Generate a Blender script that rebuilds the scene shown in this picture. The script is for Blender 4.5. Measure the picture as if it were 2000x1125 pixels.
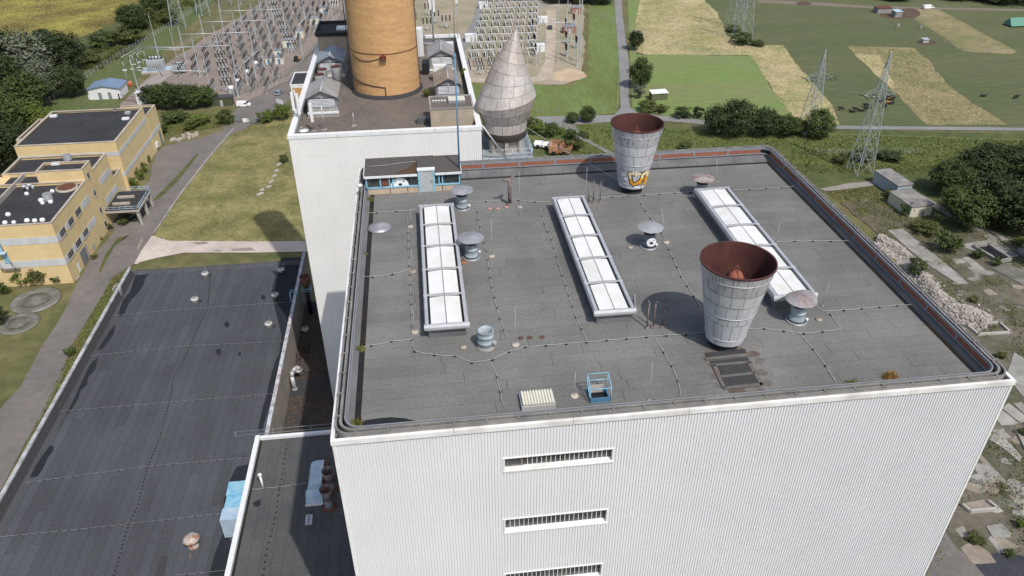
import bpy, math, random
from mathutils import Vector, Matrix
random.seed(7)
for o in list(bpy.data.objects): bpy.data.objects.remove(o)
SC = bpy.context.scene
COL = SC.collection
PI = math.pi
# ------------------------------------------------------------------ camera
CAM = Vector((6.037, -31.219, 89.349)); FPX = 1488.81
PITCH, ROLL, YAW = .5794, -.0033, .1214
def _basis():
    cy, sy = math.cos(YAW), math.sin(YAW)
    fw = Vector((sy*math.cos(PITCH), cy*math.cos(PITCH), -math.sin(PITCH)))
    r = Vector((cy, -sy, 0)); u = r.cross(fw)
    c, s = math.cos(ROLL), math.sin(ROLL)
    return c*r+s*u, -s*r+c*u, fw
CR, CU, CF = _basis()
cd = bpy.data.cameras.new('camera'); cd.sensor_width = 36; cd.lens = FPX/2000*36; cd.clip_start = .5; cd.clip_end = 6000
cam = bpy.data.objects.new('camera', cd); COL.objects.link(cam)
m = Matrix((CR, CU, -CF)).transposed().to_4x4(); m.translation = CAM
cam.matrix_world = m; SC.camera = cam
# ------------------------------------------------------------------ sky and sun
SUN = Vector((.31, -.65, 1)).normalized()
w = bpy.data.worlds.new('World'); SC.world = w; w.use_nodes = True
nt = w.node_tree; bg = nt.nodes['Background']
sky = nt.nodes.new('ShaderNodeTexSky'); sky.sky_type = 'NISHITA'; sky.sun_disc = False
sky.sun_elevation = math.asin(SUN.z); sky.sun_rotation = math.atan2(SUN.x, SUN.y)
sky.air_density = 1.0; sky.dust_density = 2.5; sky.ozone_density = 1.0
nt.links.new(sky.outputs[0], bg.inputs[0]); bg.inputs[1].default_value = .13
sd = bpy.data.lights.new('sun', 'SUN'); sd.energy = 3.35; sd.angle = math.radians(.53); sd.color = (1, .965, .91)
so = bpy.data.objects.new('sun', sd); COL.objects.link(so); so.location = (60, -120, 300)
so.rotation_euler = SUN.to_track_quat('Z', 'Y').to_euler()
SC.view_settings.view_transform = 'Standard'; SC.view_settings.look = 'None'
SC.view_settings.exposure = 0; SC.view_settings.gamma = 1
SC.render.engine = 'CYCLES'
SC.render.resolution_x = 1024; SC.render.resolution_y = 576
# ------------------------------------------------------------------ pixel helpers (photo pixels 2000 x 1125 -> a point on a known plane)
def ray(u, v): return (CR*((u-1000)/FPX) - CU*((v-562.5)/FPX) + CF)
def G(u, v, z=0.):
    d = ray(u, v); return CAM + d*((z-CAM.z)/d.z)
def OY(u, v, y):
    d = ray(u, v); return CAM + d*((y-CAM.y)/d.y)
def OX(u, v, x):
    d = ray(u, v); return CAM + d*((x-CAM.x)/d.x)
# ------------------------------------------------------------------ mesh collector
class MB:
    def __init__(s): s.v = []; s.f = []; s.sm = []
    def add(s, vs, fs, smooth=False):
        n = len(s.v); s.v += [tuple(p) for p in vs]
        s.f += [tuple(i+n for i in f) for f in fs]; s.sm += [smooth]*len(fs); return s
    def box(s, x0, x1, y0, y1, z0, z1):
        return s.add([(x0,y0,z0),(x1,y0,z0),(x1,y1,z0),(x0,y1,z0),(x0,y0,z1),(x1,y0,z1),(x1,y1,z1),(x0,y1,z1)],
              [(3,2,1,0),(4,5,6,7),(0,1,5,4),(1,2,6,5),(2,3,7,6),(3,0,4,7)])
    def obox(s, c, sx, sy, z0, z1, a=0):
        ca, sa = math.cos(a), math.sin(a); P = []
        for z in (z0, z1):
            for x, y in ((-sx/2,-sy/2),(sx/2,-sy/2),(sx/2,sy/2),(-sx/2,sy/2)):
                P.append((c[0]+x*ca-y*sa, c[1]+x*sa+y*ca, z))
        return s.add(P, [(3,2,1,0),(4,5,6,7),(0,1,5,4),(1,2,6,5),(2,3,7,6),(3,0,4,7)])
    def hexa(s, b, t):
        return s.add(list(b)+list(t), [(3,2,1,0),(4,5,6,7),(0,1,5,4),(1,2,6,5),(2,3,7,6),(3,0,4,7)])
    def cyl(s, a, r0, b, r1=None, n=12, cap=True, smooth=True):
        r1 = r0 if r1 is None else r1; a = Vector(a); b = Vector(b); d = (b-a).normalized()
        e = d.orthogonal().normalized(); g = d.cross(e); P = []
        for c, r in ((a, r0), (b, r1)):
            for i in range(n):
                t = 2*PI*i/n; P.append(c + e*(r*math.cos(t)) + g*(r*math.sin(t)))
        s.add(P, [(i, (i+1)%n, n+(i+1)%n, n+i) for i in range(n)], smooth)
        if cap:
            k = len(s.v)-2*n
            s.f += [tuple(k+i for i in reversed(range(n))), tuple(k+n+i for i in range(n))]; s.sm += [False, False]
        return s
    def tube(s, pts, r, n=6, cap=True):
        for i in range(len(pts)-1): s.cyl(pts[i], r, pts[i+1], r, n, cap)
        return s
    def bar(s, a, b, w=.1):
        return s.cyl(a, w*.7071, b, w*.7071, 4, True, False)
    def lathe(s, c, prof, n=24, smooth=True, closed=False, a0=0, a1=2*PI):
        full = abs(a1-a0-2*PI) < 1e-6; k = n if full else n+1; P = []
        for r, z in prof:
            for i in range(k):
                t = a0+(a1-a0)*i/n; P.append((c[0]+r*math.cos(t), c[1]+r*math.sin(t), c[2]+z))
        F = []
        m_ = len(prof); rng = range(m_ if closed else m_-1)
        for j in rng:
            j2 = (j+1) % m_
            for i in range(n):
                i2 = (i+1) % k
                F.append((j*k+i, j*k+i2, j2*k+i2, j2*k+i))
        return s.add(P, F, smooth)
    def sheet(s, pts): return s.add(pts, [tuple(range(len(pts)))])
    def prism(s, poly, z0, z1):
        n = len(poly)
        P = [(p[0],p[1],z0) for p in poly]+[(p[0],p[1],z1) for p in poly]
        return s.add(P, [tuple(reversed(range(n))), tuple(range(n,2*n))]+[(i,(i+1)%n,n+(i+1)%n,n+i) for i in range(n)])
    def extr(s, prof, axis, a, b):
        # closed profile (p,q) extruded along an axis: 'x' -> (p,q)=(y,z); 'y' -> (x,z)
        n = len(prof); P = []
        for t in (a, b):
            for p, q in prof: P.append((t,p,q) if axis == 'x' else (p,t,q))
        return s.add(P, [tuple(range(n)), tuple(reversed(range(n,2*n)))]+[(i,n+i,n+(i+1)%n,(i+1)%n) for i in range(n)])
    def corr(s, a, b, z0, z1, pl, axis='x', sg=-1, pitch=.18, dep=.06, smooth=False):
        # ribbed steel cladding on a vertical plane; sg = outward sign
        n = max(1, round((b-a)/pitch)); q = (b-a)/n; P = []
        for i in range(n):
            for t, d in ((0,1),(.54,1),(.64,0),(.90,0)):
                P.append((a+q*(i+t), pl+sg*dep*d))
        P.append((b, pl+sg*dep)); k = len(P); V = []
        for z in (z0, z1):
            for t, d in P: V.append((t,d,z) if axis == 'x' else (d,t,z))
        F = [(i, i+1, k+i+1, k+i) for i in range(k-1)]
        if (axis == 'x') != (sg < 0): F = [tuple(reversed(f)) for f in F]
        return s.add(V, F)
    def mesh(s, name, mat, off=(0,0,0)):
        me = bpy.data.meshes.new(name)
        me.from_pydata([(p[0]-off[0], p[1]-off[1], p[2]-off[2]) for p in s.v], [], s.f)
        if any(s.sm): me.polygons.foreach_set('use_smooth', s.sm)
        me.materials.append(mat); me.update(); return me
    def build(s, name, mat, parent=None):
        off = OFF.get(parent.name, (0,0,0)) if parent else (0,0,0)
        o = bpy.data.objects.new(name, s.mesh(name, mat, off)); COL.objects.link(o)
        if parent: o.parent = parent; OFF[o.name] = off
        return o
OFF = {}
def tag(o, label, cat, group=None):
    o['label'] = label; o['category'] = cat
    if group: o['group'] = group
    return o
def thing(name, label, cat, loc=(0,0,0), group=None):
    o = bpy.data.objects.new(name, None); COL.objects.link(o); o.location = loc; o.empty_display_size = .3
    OFF[o.name] = tuple(loc); return tag(o, label, cat, group)
def single(mb, name, mat, label, cat, group=None):
    xs = [p[0] for p in mb.v]; ys = [p[1] for p in mb.v]; zs = [p[2] for p in mb.v]
    off = ((min(xs)+max(xs))/2, (min(ys)+max(ys))/2, min(zs))
    o = bpy.data.objects.new(name, mb.mesh(name, mat, off)); COL.objects.link(o); o.location = off
    OFF[o.name] = off; return tag(o, label, cat, group)
def struct(mb, name, mat, kind='structure'):
    o = mb.build(name, mat); o['kind'] = kind; OFF[o.name] = (0,0,0); return o
def piece(name, mesh, parent, loc, scale=(1,1,1), rz=0):
    o = bpy.data.objects.new(name, mesh); COL.objects.link(o); o.parent = parent
    f = OFF.get(parent.name, (0,0,0)); o.location = (loc[0]-f[0], loc[1]-f[1], loc[2]-f[2])
    o.scale = scale
    if rz: o.rotation_euler = (0,0,rz)
    return o
def copy_tree(o, parent=None):
    c = o.copy(); COL.objects.link(c); c.parent = parent
    for ch in o.children: copy_tree(ch, c)
    return c
def place(proto, used, loc, rz=0, label=None, group=None, sc=None):
    o = copy_tree(proto) if used else proto
    o.location = loc; o.rotation_euler = (0,0,rz)
    if sc: o.scale = (sc,)*3 if isinstance(sc, (int,float)) else sc
    if label: o['label'] = label
    if group: o['group'] = group
    return o
# ------------------------------------------------------------------ materials
def srgb(r, g, b):
    f = lambda c: (c/255/12.92) if c <= 10 else ((c/255+.055)/1.055)**2.4
    return (f(r), f(g), f(b))
def M(name, col, rough=.8, var=.18, sc=1., metal=0., bump=0., col2=None, mix=.5, sc2=None, det=6., rnd=0., stretch=None, spec=.4, bsc=None, streak=None):
    """procedural paint: base colour, a second colour in noise-shaped blotches, value noise, optional per-object variation, bump and vertical streaks"""
    mt = bpy.data.materials.new(name); mt.use_nodes = True; t = mt.node_tree; N = t.nodes; L = t.links
    b = N['Principled BSDF']; b.inputs['Roughness'].default_value = rough; b.inputs['Metallic'].default_value = metal
    b.inputs['Specular IOR Level'].default_value = spec
    geo = N.new('ShaderNodeNewGeometry'); src = geo.outputs['Position']
    if stretch:
        mp = N.new('ShaderNodeMapping'); mp.inputs['Scale'].default_value = stretch; L.new(src, mp.inputs[0]); srcs = mp.outputs[0]
    else: srcs = src
    def noise(scale, detail=det, vec=None, rg=.6):
        n = N.new('ShaderNodeTexNoise'); n.inputs['Scale'].default_value = scale; n.inputs['Detail'].default_value = detail
        n.inputs['Roughness'].default_value = rg; L.new(vec or srcs, n.inputs['Vector']); return n.outputs['Fac']
    def ramp(fac, a, c, lo=.0, hi=1.):
        r = N.new('ShaderNodeMapRange'); r.inputs[1].default_value = a; r.inputs[2].default_value = c
        r.inputs[3].default_value = lo; r.inputs[4].default_value = hi; L.new(fac, r.inputs[0]); return r.outputs[0]
    cur = None
    rgb = N.new('ShaderNodeRGB'); rgb.outputs[0].default_value = (*col, 1); cur = rgb.outputs[0]
    if col2:
        f = ramp(noise(sc2 or sc*.35), .5-.13+(.5-mix)*.5, .5+.13+(.5-mix)*.5)
        mx = N.new('ShaderNodeMix'); mx.data_type = 'RGBA'; L.new(f, mx.inputs[0]); L.new(cur, mx.inputs[6]); mx.inputs[7].default_value = (*col2, 1); cur = mx.outputs[2]
    if streak:
        mp = N.new('ShaderNodeMapping'); mp.inputs['Scale'].default_value = (5, 5, .18); L.new(src, mp.inputs[0])
        f = ramp(noise(streak[1], 4, mp.outputs[0]), .52, .72, 0, streak[2])
        mx = N.new('ShaderNodeMix'); mx.data_type = 'RGBA'; L.new(f, mx.inputs[0]); L.new(cur, mx.inputs[6]); mx.inputs[7].default_value = (*streak[0], 1); cur = mx.outputs[2]
    val = ramp(noise(sc), .25, .75, 1-var, 1+var)
    if rnd:
        oi = N.new('ShaderNodeObjectInfo'); rr = ramp(oi.outputs['Random'], 0, 1, 1-rnd, 1+rnd)
        mu = N.new('ShaderNodeMath'); mu.operation = 'MULTIPLY'; L.new(val, mu.inputs[0]); L.new(rr, mu.inputs[1]); val = mu.outputs[0]
    vm = N.new('ShaderNodeVectorMath'); vm.operation = 'SCALE'; L.new(cur, vm.inputs[0]); L.new(val, vm.inputs['Scale'])
    L.new(vm.outputs[0], b.inputs['Base Color'])
    if bump:
        bp = N.new('ShaderNodeBump'); bp.inputs['Strength'].default_value = bump; bp.inputs['Distance'].default_value = .05
        L.new(noise(bsc or sc*4, 4), bp.inputs['Height']); L.new(bp.outputs[0], b.inputs['Normal'])
    return mt
# ------------------------------------------------------------------ palette
CLAD = M('white_cladding', (.735,.745,.77), .55, .035, .25, streak=((.52,.53,.53), 1.2, .10))
CLAD2 = M('white_cladding_tower', (.80,.795,.775), .55, .05, .25, streak=((.6,.59,.57), 1.0, .12))
WHITE = M('white_paint', (.76,.77,.77), .5, .08, 1.5, streak=((.35,.33,.30), 1.5, .35))
FASCIA = M('white_fascia', (.78,.78,.775), .5, .06, 1.2, col2=(.54,.52,.50), mix=.34, sc2=.35)
GREYM = M('grey_metal', (.30,.31,.33), .45, .15, 2.5, metal=.3)
RAILM = M('rail_grey', (.17,.165,.16), .6, .25, 1.5, col2=(.24,.23,.215), sc2=.6)
ALU = M('aluminium', (.52,.53,.55), .42, .12, 2, metal=.3)
CONC = M('concrete', (.34,.33,.31), .9, .2, 1.5, bump=.3, col2=(.22,.21,.19), sc2=.5)
CONCL = M('light_concrete', (.46,.44,.40), .9, .18, 1.2, bump=.3, col2=(.36,.33,.29), sc2=.3)
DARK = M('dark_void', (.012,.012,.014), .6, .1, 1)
BLACK = M('black_plastic', (.02,.02,.022), .5, .15, 4)
RUST = M('rust', (.16,.06,.035), .85, .35, 3, bump=.3, col2=(.09,.045,.035), sc2=1.5)
RUSTIN = M('rusted_inside', (.088,.028,.022), .8, .22, 1.2, col2=(.06,.02,.018), sc2=.8, streak=((.13,.06,.05), 1.5, .25))
RUSTPIPE = M('rusty_pipe', (.13,.085,.075), .75, .3, 5, col2=(.22,.19,.18), sc2=3)
BLUE = M('blue_paint', (.18,.42,.58), .5, .15, 2, col2=(.30,.52,.62), sc2=1.5)
BLUED = M('blue_steel', (.085,.22,.36), .45, .15, 2)
PALEB = M('pale_blue_sheet', (.42,.56,.68), .4, .15, .9, metal=.2, col2=(.55,.65,.72), sc2=.7)
VENT = M('pale_blue_vent', (.36,.44,.48), .5, .15, 2.5, col2=(.27,.31,.33), sc2=1.5, streak=((.18,.14,.11), 2, .4))
CAPM = M('zinc_cap', (.45,.45,.47), .42, .15, 2, metal=.45, col2=(.36,.36,.38), sc2=1.2)
CAPR = M('rusty_cap', (.22,.15,.12), .7, .25, 3, col2=(.36,.34,.34), sc2=1.6)
WIRE = M('white_wire', (.50,.50,.49), .5, .1, 3)
BONE = M('concrete_disc', (.42,.37,.31), .9, .2, 5, rnd=.2)
PINK = M('pink_disc', (.50,.27,.25), .9, .2, 5)
SKYL = M('skylight_sheet', (.76,.765,.76), .35, .05, .9, rnd=.05, col2=(.68,.67,.61), sc2=.6, mix=.4)
GLASS = M('dark_glass', (.03,.035,.038), .08, .4, 1.2, spec=.8, col2=(.07,.08,.08), sc2=.7)
FELT = M('roof_felt', (.188,.186,.176), .88, .22, 5, bump=.25, rnd=.05, col2=(.142,.140,.133), sc2=.2, det=10)
FELTD = M('felt_seam', (.045,.045,.047), .9, .15, 2)
FELTL = M('felt_upstand', (.17,.175,.175), .85, .15, 1.2, col2=(.11,.112,.115), sc2=.6)
GUTT = M('wet_gutter', (.016,.018,.022), .25, .3, 1.2, col2=(.03,.022,.012), sc2=.5)
HFELT = M('hall_felt', (.072,.077,.085), .88, .2, 3.0, bump=.25, rnd=.12, col2=(.058,.062,.069), sc2=.12, det=8)
WET_SHADE = M('wet_shade_felt', (.024,.026,.031), .6, .2, 1.5, spec=.15)
AFELT = M('annex_felt', (.092,.092,.088), .9, .22, 3.5, bump=.25, rnd=.06, col2=(.074,.076,.078), sc2=.3, det=8)
STAIN = M('rust_stained_felt', (.145,.137,.13), .9, .3, 1.5, col2=(.115,.08,.062), sc2=.7, mix=.42)
STRAP = M('bitumen_strap', (.125,.125,.122), .85, .2, 2, col2=(.14,.095,.07), sc2=1.2, mix=.35)
PLANT = M('weed_green', (.07,.12,.025), .7, .4, 4, col2=(.17,.14,.04), sc2=3)
def brick_mat(name, c1, c2, mort, sc=1., cyl=None, bw=.25, bh=.077):
    mt = bpy.data.materials.new(name); mt.use_nodes = True; t = mt.node_tree; N = t.nodes; L = t.links
    b = N['Principled BSDF']; b.inputs['Roughness'].default_value = .9; b.inputs['Specular IOR Level'].default_value = .2
    geo = N.new('ShaderNodeNewGeometry'); sp = N.new('ShaderNodeSeparateXYZ'); L.new(geo.outputs['Position'], sp.inputs[0])
    cb = N.new('ShaderNodeCombineXYZ')
    def mth(op, a, b_):
        n = N.new('ShaderNodeMath'); n.operation = op
        for i, q in ((0, a), (1, b_)):
            if isinstance(q, (int, float)): n.inputs[i].default_value = q
            else: L.new(q, n.inputs[i])
        return n.outputs[0]
    if cyl:
        an = mth('ARCTAN2', mth('SUBTRACT', sp.outputs[1], cyl[1]), mth('SUBTRACT', sp.outputs[0], cyl[0]))
        u = mth('MULTIPLY', an, cyl[2])
    else: u = mth('ADD', sp.outputs[0], sp.outputs[1])
    L.new(u, cb.inputs[0]); L.new(sp.outputs[2], cb.inputs[1])
    br = N.new('ShaderNodeTexBrick'); br.inputs['Scale'].default_value = sc; br.inputs['Brick Width'].default_value = bw
    br.inputs['Row Height'].default_value = bh; br.inputs['Mortar Size'].default_value = .008*bh/.077; br.inputs['Color1'].default_value = (*c1,1)
    br.inputs['Color2'].default_value = (*c2,1); br.inputs['Mortar'].default_value = (*mort,1); br.inputs['Bias'].default_value = 0
    L.new(cb.outputs[0], br.inputs['Vector'])
    nz = N.new('ShaderNodeTexNoise'); nz.inputs['Scale'].default_value = .9 if cyl else .35; nz.inputs['Detail'].default_value = 8; nz.inputs['Roughness'].default_value = .7
    mp = N.new('ShaderNodeMapping'); mp.inputs['Scale'].default_value = (.45,.45,2.6) if cyl else (1,1,2.2); L.new(geo.outputs['Position'], mp.inputs[0]); L.new(mp.outputs[0], nz.inputs[0])
    mr = N.new('ShaderNodeMapRange'); mr.inputs[1].default_value = .3; mr.inputs[2].default_value = .7; mr.inputs[3].default_value = .82; mr.inputs[4].default_value = 1.15
    L.new(nz.outputs[0], mr.inputs[0])
    vm = N.new('ShaderNodeVectorMath'); vm.operation = 'SCALE'; L.new(br.outputs[0], vm.inputs[0]); L.new(mr.outputs[0], vm.inputs['Scale'])
    L.new(vm.outputs[0], b.inputs['Base Color'])
    bp = N.new('ShaderNodeBump'); bp.inputs['Strength'].default_value = .5; bp.inputs['Distance'].default_value = .02
    L.new(br.outputs['Fac'], bp.inputs['Height']); bp.invert = True; L.new(bp.outputs[0], b.inputs['Normal'])
    return mt
BRICKP = brick_mat('parapet_brick', (.36,.115,.06), (.28,.085,.05), (.30,.22,.18))
# ------------------------------------------------------------------ ground first (one sheet to the horizon)
GRASS = M('rough_grass', (.165,.138,.062), .95, .30, .35, bump=.4, col2=(.095,.105,.036), sc2=.09, det=10)
struct(MB().sheet([(-2500,-1500,0),(2500,-1500,0),(2500,3500,0),(-2500,3500,0)]), 'ground', GRASS)
# ------------------------------------------------------------------ main boiler house
W, D, H = 40., 35.7, 60.
ZR = 59.0
boiler = thing('boiler_house', 'tall white ribbed-steel building with grey felt roof carrying long skylights and two funnels', 'building', (20,17.85,0))
wx0 = OY(984,905,0).x; wx1 = OY(1197,885,0).x
wz = [(OY(1195,897,0).z, OY(1195,875,0).z), (OY(1189,1016,0).z, OY(1189,993,0).z), (OY(1178,1122,0).z, OY(1178,1099,0).z)]
fr = MB().corr(0, wx0, 0, 59.6, 0, 'x', -1)
fr.corr(wx1, W, 0, 59.6, 0, 'x', -1)
top = 59.6
for zb, zt in wz:
    fr.corr(wx0, wx1, zt, top, 0, 'x', -1); top = zb
fr.corr(wx0, wx1, 0, top, 0, 'x', -1)
wall = fr.build('front_wall', CLAD, boiler)
MB().corr(0, D, 0, 59.6, 0, 'y', -1).build('side_wall', CLAD, boiler)
MB().corr(0, D, 0, 59.6, W, 'y', 1).build('side_wall', CLAD, boiler)
MB().corr(0, W, 0, 59.6, D, 'x', 1).build('rear_wall', CLAD, boiler)
for x, y in ((0,0),(W,0),(W,D),(0,D)):
    MB().obox((x + (-.02 if x==0 else .02), y+(-.02 if y==0 else .02)), .16, .16, 0, 59.5).build('corner_trim', WHITE, boiler)
for k, (zb, zt) in enumerate(wz):
    wn = MB()
    wn.box(wx0, wx1, .26, .30, zb, zt)
    wn = wn.build('window', DARK, boiler)
    f = MB(); f.box(wx0-.08, wx1+.08, -.09, .25, zt-.02, zt+.04); f.box(wx0-.05, wx0+.05, -.08, .25, zb+.0, zt-.025); f.box(wx1-.05, wx1+.05, -.08, .25, zb+.0, zt-.025)
    f.build('frame', WHITE, wn)
    MB().hexa([(wx0-.05,-.13,zb-.16),(wx1+.05,-.13,zb-.16),(wx1+.05,.24,zb-.16),(wx0-.05,.24,zb-.16)],
              [(wx0-.05,-.13,zb-.07),(wx1+.05,-.13,zb-.07),(wx1+.05,.24,zb+.03),(wx0-.05,.24,zb+.03)]).build('sill', FASCIA, wn)
    a = wx0+.08; n = 22
    if k == 0:
        MB().box(a, a+.92, .20, .25, zb+.05, zt-.03).build('pane', GLASS, wn)
        MB().box(a+.92, a+1.06, .16, .255, zb+.04, zt-.025).build('frame_post', RUSTPIPE, wn)
        MB().box(a, a+.92, .17, .24, zb+.04, zb+.12).build('frame_post', RUSTPIPE, wn)
        a += 1.06; n = 19
    q = (wx1-.06-a)/n
    pm = MB().box(0, 1, 0, .03, 0, 1).mesh('pane', GLASS); mm = MB().box(-.018, .018, -.03, .03, 0, 1).mesh('mullion', WHITE)
    for i in range(n):
        piece('pane', pm, wn, (a+q*i, .21+random.uniform(-.01,.01), zb+.04), (q*.97, 1, zt-zb-.07))
        if i: piece('mullion', mm, wn, (a+q*i, .20, zb+.04), (1,1,zt-zb-.07))
# roof slab and separate felt sheets
MB().box(.45, W-.45, .45, D-.45, 58.5, 58.955).build('roof_slab', FELTD, boiler)
roof = [c for c in boiler.children if c.name.startswith('roof_slab')][0]
fm = MB().box(0,1,0,1,0,1).mesh('felt_sheet', FELT)
xl, xr, yn, yf = 1.32, 38.8, .75, 33.55
y = yn; r = 0
while y < yf-.05:
    y2 = min(yf, y+1.0)
    x = xl; ln = random.uniform(2.5, 9)
    while x < xr-.05:
        x2 = min(xr, x+ln)
        if xr-x2 < 1: x2 = xr
        piece('felt_sheet', fm, roof, (x, y, 58.957), (x2-x-.022, y2-y-.022, .036+random.uniform(0,.006)))
        x = x2; ln = random.uniform(6.5, 9.5)
    y = y2; r += 1
# gutter strips (wet, dark) at left, right and rear
g = MB(); g.box(.95, xl-.01, .7, 34.0, 58.957, 58.965); g.box(xr, 39.08, .7, 34.0, 58.957, 58.965); g.box(xl+.01, xr-.01, yf, 33.9, 58.957, 58.966)
g.build('gutter', GUTT, roof)
# parapet
par = MB()
par.extr([(.62,59.22),(.62,58.96),(.95,58.96),(.95,59.0)], 'y', .8, 34.9)
par.build('felt_upstand', FELTL, boiler)
MB().extr([(39.08,58.96),(39.5,58.96),(39.5,59.25),(39.35,59.25),(39.08,59.02)], 'y', .8, 34.9).build('felt_upstand', FELTL, boiler)
um = MB().extr([(0,58.96),(1.18,58.96),(1.18,59.24),(1.0,59.24),(0,59.03)], 'x', 0, 1).mesh('upstand_sheet', FELTL)
xx = .97
while xx < 39.0:
    l = min(random.uniform(1.3, 2.3), 39.05-xx); piece('upstand_sheet', um, boiler, (xx, 33.9, random.uniform(0,.008)), (l-.025,1,1)); xx += l
def rrect(o, r=.9, n=8):
    P = []
    for cx, cy, a0 in ((W-o-r, o+r, -PI/2), (W-o-r, D-o-r, 0), (o+r, D-o-r, PI/2), (o+r, o+r, PI)):
        for i in range(n+1):
            a = a0+PI/2*i/n; P.append((cx+r*math.cos(a), cy+r*math.sin(a)))
    return P
def sweep(o0, o1, z0, z1, r=.9):
    A, B = rrect(o0, r), rrect(o1, max(.1, r-(o1-o0))); n = len(A); m_ = MB()
    V = [(*p,z0) for p in A]+[(*p,z1) for p in A]+[(*p,z1) for p in B]+[(*p,z0) for p in B]
    F = []
    for i in range(n):
        j = (i+1) % n
        for k in range(4):
            k2 = (k+1) % 4; F.append((k*n+i, k*n+j, k2*n+j, k2*n+i))
    return m_.add(V, F)
sweep(.05, .15, 59.6, 60.0).build('coping_rail', RAILM, boiler)
sweep(.27, .42, 59.6, 60.03).build('coping_rail', RAILM, boiler)
sweep(.165, .275, 59.6, 59.9).build('coping_gap', DARK, boiler)
# rail brackets along the coping
bm = MB().box(-.05,.05,-.2,.2,0,.05).mesh('bracket', RAILM)
for i in range(22): piece('bracket', bm, boiler, (1.2+i*1.8, .22, 59.99)); piece('bracket', bm, boiler, (1.2+i*1.8, 35.48, 60.04))
for i in range(18): piece('bracket', bm, boiler, (.22, 1.5+i*1.9, 60.035), (1,1,1), PI/2); piece('bracket', bm, boiler, (39.78, 1.5+i*1.9, 60.035), (1,1,1), PI/2)
# white outer fascia in lengths
def fascia(a, b, n, f):
    q = (b-a)/n
    for i in range(n): f(a+q*i+.012, a+q*(i+1)-.012).build('fascia_panel', FASCIA, boiler)
pr = lambda s: None
fascia(-.16, 40.16, 6, lambda a,b: MB().box(a,b,-.16,.06,59.40,59.72))
fascia(-.16, 40.16, 6, lambda a,b: MB().box(a,b,35.64,35.86,59.40,59.72))
fascia(.07, 35.63, 5, lambda a,b: MB().box(-.16,.06,a,b,59.40,59.72))
fascia(.07, 35.63, 5, lambda a,b: MB().box(39.94,40.16,a,b,59.40,59.72))
sweep(.54, .62, 59.80, 59.99).build('upper_beam', GREYM, boiler)
sweep(.54, .66, 59.32, 59.44).build('lower_beam', GREYM, boiler)
sweep(.50, .56, 58.97, 59.8).build('parapet_core', DARK, boiler)
for i in range(11):
    q = 37.6/11; a = 1.2+i*q
    MB().box(a+.12, a+q-.12, 35.08, 35.14, 59.445, 59.795).build('brick_panel', BRICKP, boiler)
    MB().box(a-.1, a+.1, 35.05, 35.14, 59.44, 59.80).build('parapet_post', GREYM, boiler)
for i in range(10):
    q = 33.3/10; a = 1.2+i*q
    MB().box(39.38, 39.44, a+.12, a+q-.12, 59.445, 59.795).build('brick_panel', BRICKP, boiler)
    MB().box(39.35, 39.44, a-.1, a+.1, 59.44, 59.80).build('parapet_post', GREYM, boiler)
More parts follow.
